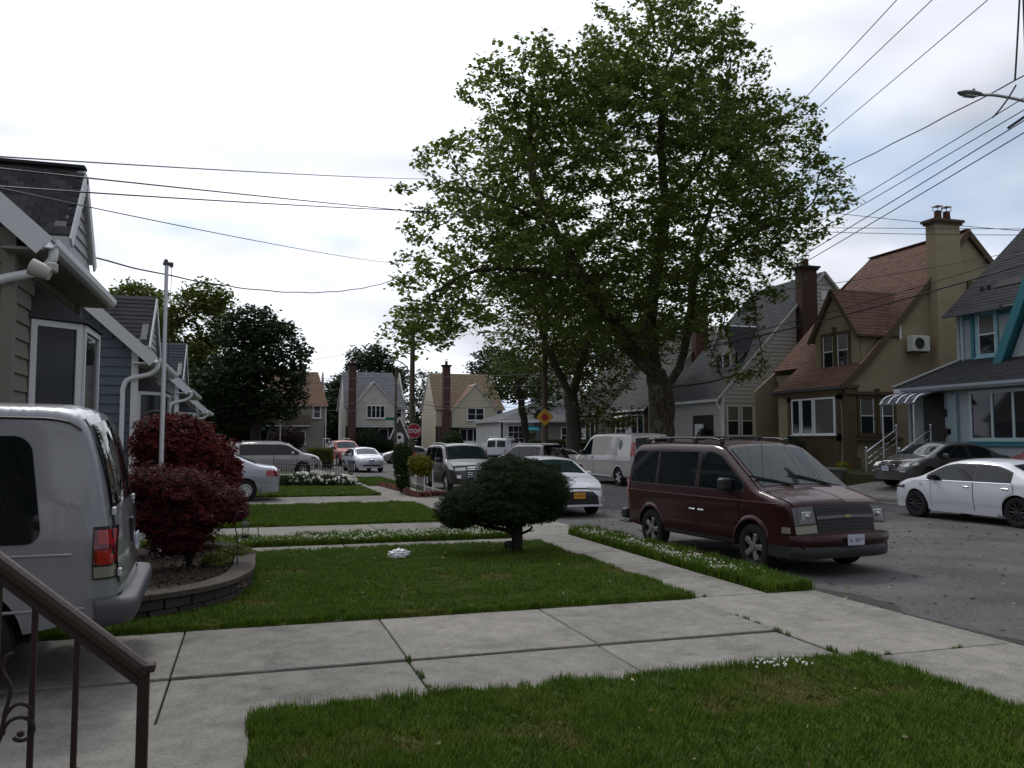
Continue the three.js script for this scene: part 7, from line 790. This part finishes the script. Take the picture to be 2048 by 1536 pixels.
// ---------------------------------------------------------------- poles, signs and street lamps
function cobra(parent, from, to, len = 0.62) { const mid = V(mix(from.x, to.x, 0.45), mix(from.y, to.y, 0.78), mix(from.z, to.z, 0.45)); mesh('lamp_arm', tube([from, mid, to.clone().lerp(mid, 0.25).add(V(0, 0.06, 0)), to], 0.036, 8, 30), M.steel, parent); const d = to.clone().sub(mid).setY(0).normalize(), rot = Math.atan2(-d.z, d.x), h = new THREE.LatheGeometry([[0.001, 0], [0.05, 0.02], [0.09, 0.12], [0.115, 0.3], [0.1, 0.5], [0.04, len]].map((p) => new THREE.Vector2(...p)), 16).rotateZ(-HALF).scale(1, 0.55, 1.15).rotateY(rot).translate(to.x, to.y, to.z); mesh('lamp_head', h, std([0.16, 0.18, 0.17], 0.45), parent); mesh('photocell', cyl(0.035, 0.03, 0.06, to.x + d.x * 0.22, to.y + 0.085, to.z + d.z * 0.22, 10), M.greyPlastic, parent); mesh('lamp_lens', box(0.3, 0.02, 0.14, 0, 0, 0).rotateY(rot).translate(to.x + d.x * 0.32, to.y - 0.062, to.z + d.z * 0.32), M.clearLens, parent); }
{ // near street-lamp pole (stands outside the right edge)
  const o = thing('utility_pole', 'wooden utility pole carrying the large street lamp over the road', 'pole'), P = atA(1950, 192, 14.4); mesh('pole', cyl(0.17, 0.12, 13, 18.9, 6.5, -14.0, 14), M.wood, o); cobra(o, V(18.8, P.y - 0.75, -14.0), V(P.x + 0.1, P.y, -14.3)); }
{ // corner pole with the stop sign
  const b = atD(823, 955, 43.5), o = thing('utility_pole', 'wooden utility pole with the stop sign at the street corner', 'pole', [b.x, 0.05, b.z]); mesh('pole', cyl(0.16, 0.12, 8.2, 0, 4.1, 0, 14), M.wood, o); const L = atD(790, 722, 43.5); cobra(o, V(-0.1, L.y - 0.65, 0), V(L.x - b.x, L.y - 0.05, L.z - b.z)); mesh('crossarm', box(1.6, 0.1, 0.1, 0, 7.8, 0.17), M.wood, o);
  const s = thing('stop_sign', 'red octagonal stop sign on the corner pole', 'sign', [b.x + 0.08, 2.42, b.z + 0.2]); const oct = (r) => new THREE.Shape([...Array(8)].map((_, i) => new THREE.Vector2(Math.cos(Math.PI / 8 + i * Math.PI / 4) * r, Math.sin(Math.PI / 8 + i * Math.PI / 4) * r))); mesh('plate', new THREE.ExtrudeGeometry(oct(0.41), { depth: 0.008, bevelEnabled: false }), M.white, s); mesh('red_face', new THREE.ExtrudeGeometry(oct(0.385), { depth: 0.004, bevelEnabled: false }).translate(0, 0, 0.009), M.red, s); mesh('bracket', box(0.06, 0.5, 0.06, -0.05, 0, -0.035), M.steel, s);
  const { FontLoader } = await import('three/addons/loaders/FontLoader.js'), { TextGeometry } = await import('three/addons/geometries/TextGeometry.js'); const font = await new FontLoader().loadAsync('fonts/droid/droid_sans_bold.typeface.json'); const t = new TextGeometry('STOP', { font, size: 0.2, depth: 0.004, curveSegments: 4 }); t.computeBoundingBox(); const bb = t.boundingBox; t.translate(-(bb.max.x + bb.min.x) / 2, -(bb.max.y + bb.min.y) / 2, 0.0135); t.scale(0.98, 1.12, 1); mesh('lettering', t, M.white, s);
  const e = thing('red_marker', 'small red plate below the stop sign', 'sign', [b.x + 0.12, 1.15, b.z + 0.2]); mesh('plate', rbox(0.22, 0.3, 0.02, 0.008, 0, 0, 0), M.red, e); mesh('strap', box(0.05, 0.2, 0.06, -0.05, 0, -0.035), M.steel, e);
}
{ // yellow stop-ahead sign on the far-side pole
  const b = atD(1090, 915, 51), o = thing('utility_pole', 'wooden utility pole behind the yellow warning sign', 'pole', [b.x, 0.1, b.z]); mesh('pole', cyl(0.2, 0.14, 11, 0, 5.5, 0, 14), M.wood, o); const L = atD(975, 668, 51); cobra(o, V(-0.1, L.y - 0.9, 0), V(L.x - b.x, L.y, L.z - b.z));
  const c = atD(1090, 834, 50.6), s = thing('warning_sign', 'yellow diamond stop ahead sign with red octagon', 'sign', [c.x, c.y, c.z]); const q = (k) => new THREE.Shape([[k, 0], [0, k], [-k, 0], [0, -k]].map((p) => new THREE.Vector2(...p))); mesh('plate', new THREE.ExtrudeGeometry(q(0.53), { depth: 0.01, bevelEnabled: false }).rotateY(-YAW), M.yellow, s); const oct = new THREE.Shape([...Array(8)].map((_, i) => new THREE.Vector2(Math.cos(Math.PI / 8 + i * Math.PI / 4) * 0.22, -0.02 + Math.sin(Math.PI / 8 + i * Math.PI / 4) * 0.22))); mesh('red_octagon', new THREE.ExtrudeGeometry(oct, { depth: 0.004, bevelEnabled: false }).translate(0, 0, 0.012).rotateY(-YAW), M.red, s); mesh('bracket', box(0.08, 0.9, 0.22, 0, 0, -0.12), M.steel, s); }
{ // far poles with street-name signs
  for (const [px, d, lab, top, sx, sy] of [[791, 78, 'thin pole with green street name sign before the white gabled house', 8.6, 780, 838], [560, 74, 'thin pole with green street name sign under the dark tree', 4.2, 520, 858]]) { const b = atD(px, 905, d), o = thing('sign_pole', lab, 'pole', [b.x, 0.02, b.z]); mesh('pole', cyl(top > 6 ? 0.14 : 0.05, top > 6 ? 0.1 : 0.05, top, 0, top / 2, 0, 10), top > 6 ? M.wood : M.steel, o); const c = atD(sx, sy, d - 0.2); mesh('street_sign', merge([box(0.9, 0.26, 0.02, c.x - b.x, c.y, c.z - b.z), box(0.5, 0.05, 0.06, (c.x - b.x) * 0.3, c.y, (c.z - b.z) * 0.5)]), M.green, o); } }
// wires: near end and far end given as pixel + depth on the poles, houses and trees they hang between
{
  const W = (label, pts, r = 0.012, sag = 0.3, twist = 0) => { const a = atD(...pts[0]), b = atD(...pts[1]), l = [], n = 30; for (let i = 0; i <= n; i++) { const t = i / n, p = a.clone().lerp(b, t); p.y -= sag * 4 * t * (1 - t); if (twist) p.add(V(0, twist * Math.sin(i * 2.1), 0)); l.push(p); } const m = mesh('overhead_wire', tube(l, r, 5, 60)); m.material = M.wire; tag(m, label, 'wire', 'overhead wires'); };
  const R = 'overhead power line along the far side of the street', L = 'service wire running from the house roofs to the plane tree', C = 'wire crossing low between tan and teal house', T = 'twisted cable passing behind the street lamp';
  W(R, [[1830, -40, 17], [1330, 470, 60]], 0.011, 0.3); W(R, [[1895, -30, 17], [1330, 480, 60]], 0.011, 0.3); W(R, [[2010, -30, 17], [1330, 520, 60]], 0.011, 0.3);
  const R2 = 'low cable of the bundle sloping down past the street lamp'; W(T, [[2090, 130, 17.5], [1400, 470, 46]], 0.016, 0.15, 0.012); W(R2, [[2090, 170, 17.5], [1300, 640, 52]], 0.012, 0.1); W(R2, [[2090, 195, 17.5], [1300, 650, 52]], 0.012, 0.1); W(R2, [[2090, 215, 17.5], [1300, 690, 52]], 0.014, 0.1); W(R2, [[2090, 240, 17.5], [1300, 700, 52]], 0.014, 0.1);
  W('looped black cable hanging from the lamp pole', [[2040, -20, 17.6], [2030, 160, 17.6]], 0.02, 0.05); W('looped black cable hanging from the lamp pole', [[2046, -20, 17.6], [2052, 150, 17.6]], 0.02, 0.05); W('black cable end clamped below the street lamp', [[2016, 256, 17.6], [2090, 205, 17.6]], 0.03, 0); W('black cable bending up behind the street lamp', [[1985, 235, 17.6], [2032, 170, 17.6]], 0.018, 0.05);
  W(C, [[2070, 522, 24], [1300, 715, 42]], 0.026, 0.25); W(C, [[2070, 500, 24], [1300, 705, 42]], 0.016, 0.3); W(C, [[2048, 500, 26], [1560, 580, 34]], 0.011, 0.1); W(C, [[2048, 470, 30], [1540, 460, 34]], 0.012, 0.05); W(C, [[2048, 458, 30], [1540, 455, 34]], 0.012, 0); W(C, [[2048, 462, 30], [1600, 418, 34]], 0.012, 0.05);
  W(L, [[-20, 312, 9], [860, 358, 34]], 0.010, 0.05); W(L, [[-20, 335, 9], [1040, 440, 36]], 0.011, 0.05); W(L, [[-20, 372, 9], [1040, 425, 36]], 0.011, 0.1); W(L, [[-20, 372, 9.2], [800, 528, 34]], 0.008, 0.1); W('twisted service cable from the near dormer to the plane tree', [[160, 508, 13.2], [830, 542, 34]], 0.014, 0.75, 0.01);
  W('far street wire before the white gabled house', [[560, 730, 70], [825, 680, 43.5]], 0.012, 0.1); W('far street wire before the white gabled house', [[560, 700, 70], [1090, 650, 51]], 0.012, 0.2); for (const y of [742, 764, 792, 806]) W('far street wire before the white gabled house', [[500, y + 14, 80], [1090, y + 6, 51]], 0.013, 0.15); W('pale cable between corner pole and cream house', [[825, 806, 43.5], [1000, 812, 70]], 0.02, 0.2);
}
renderer.render(scene, camera);
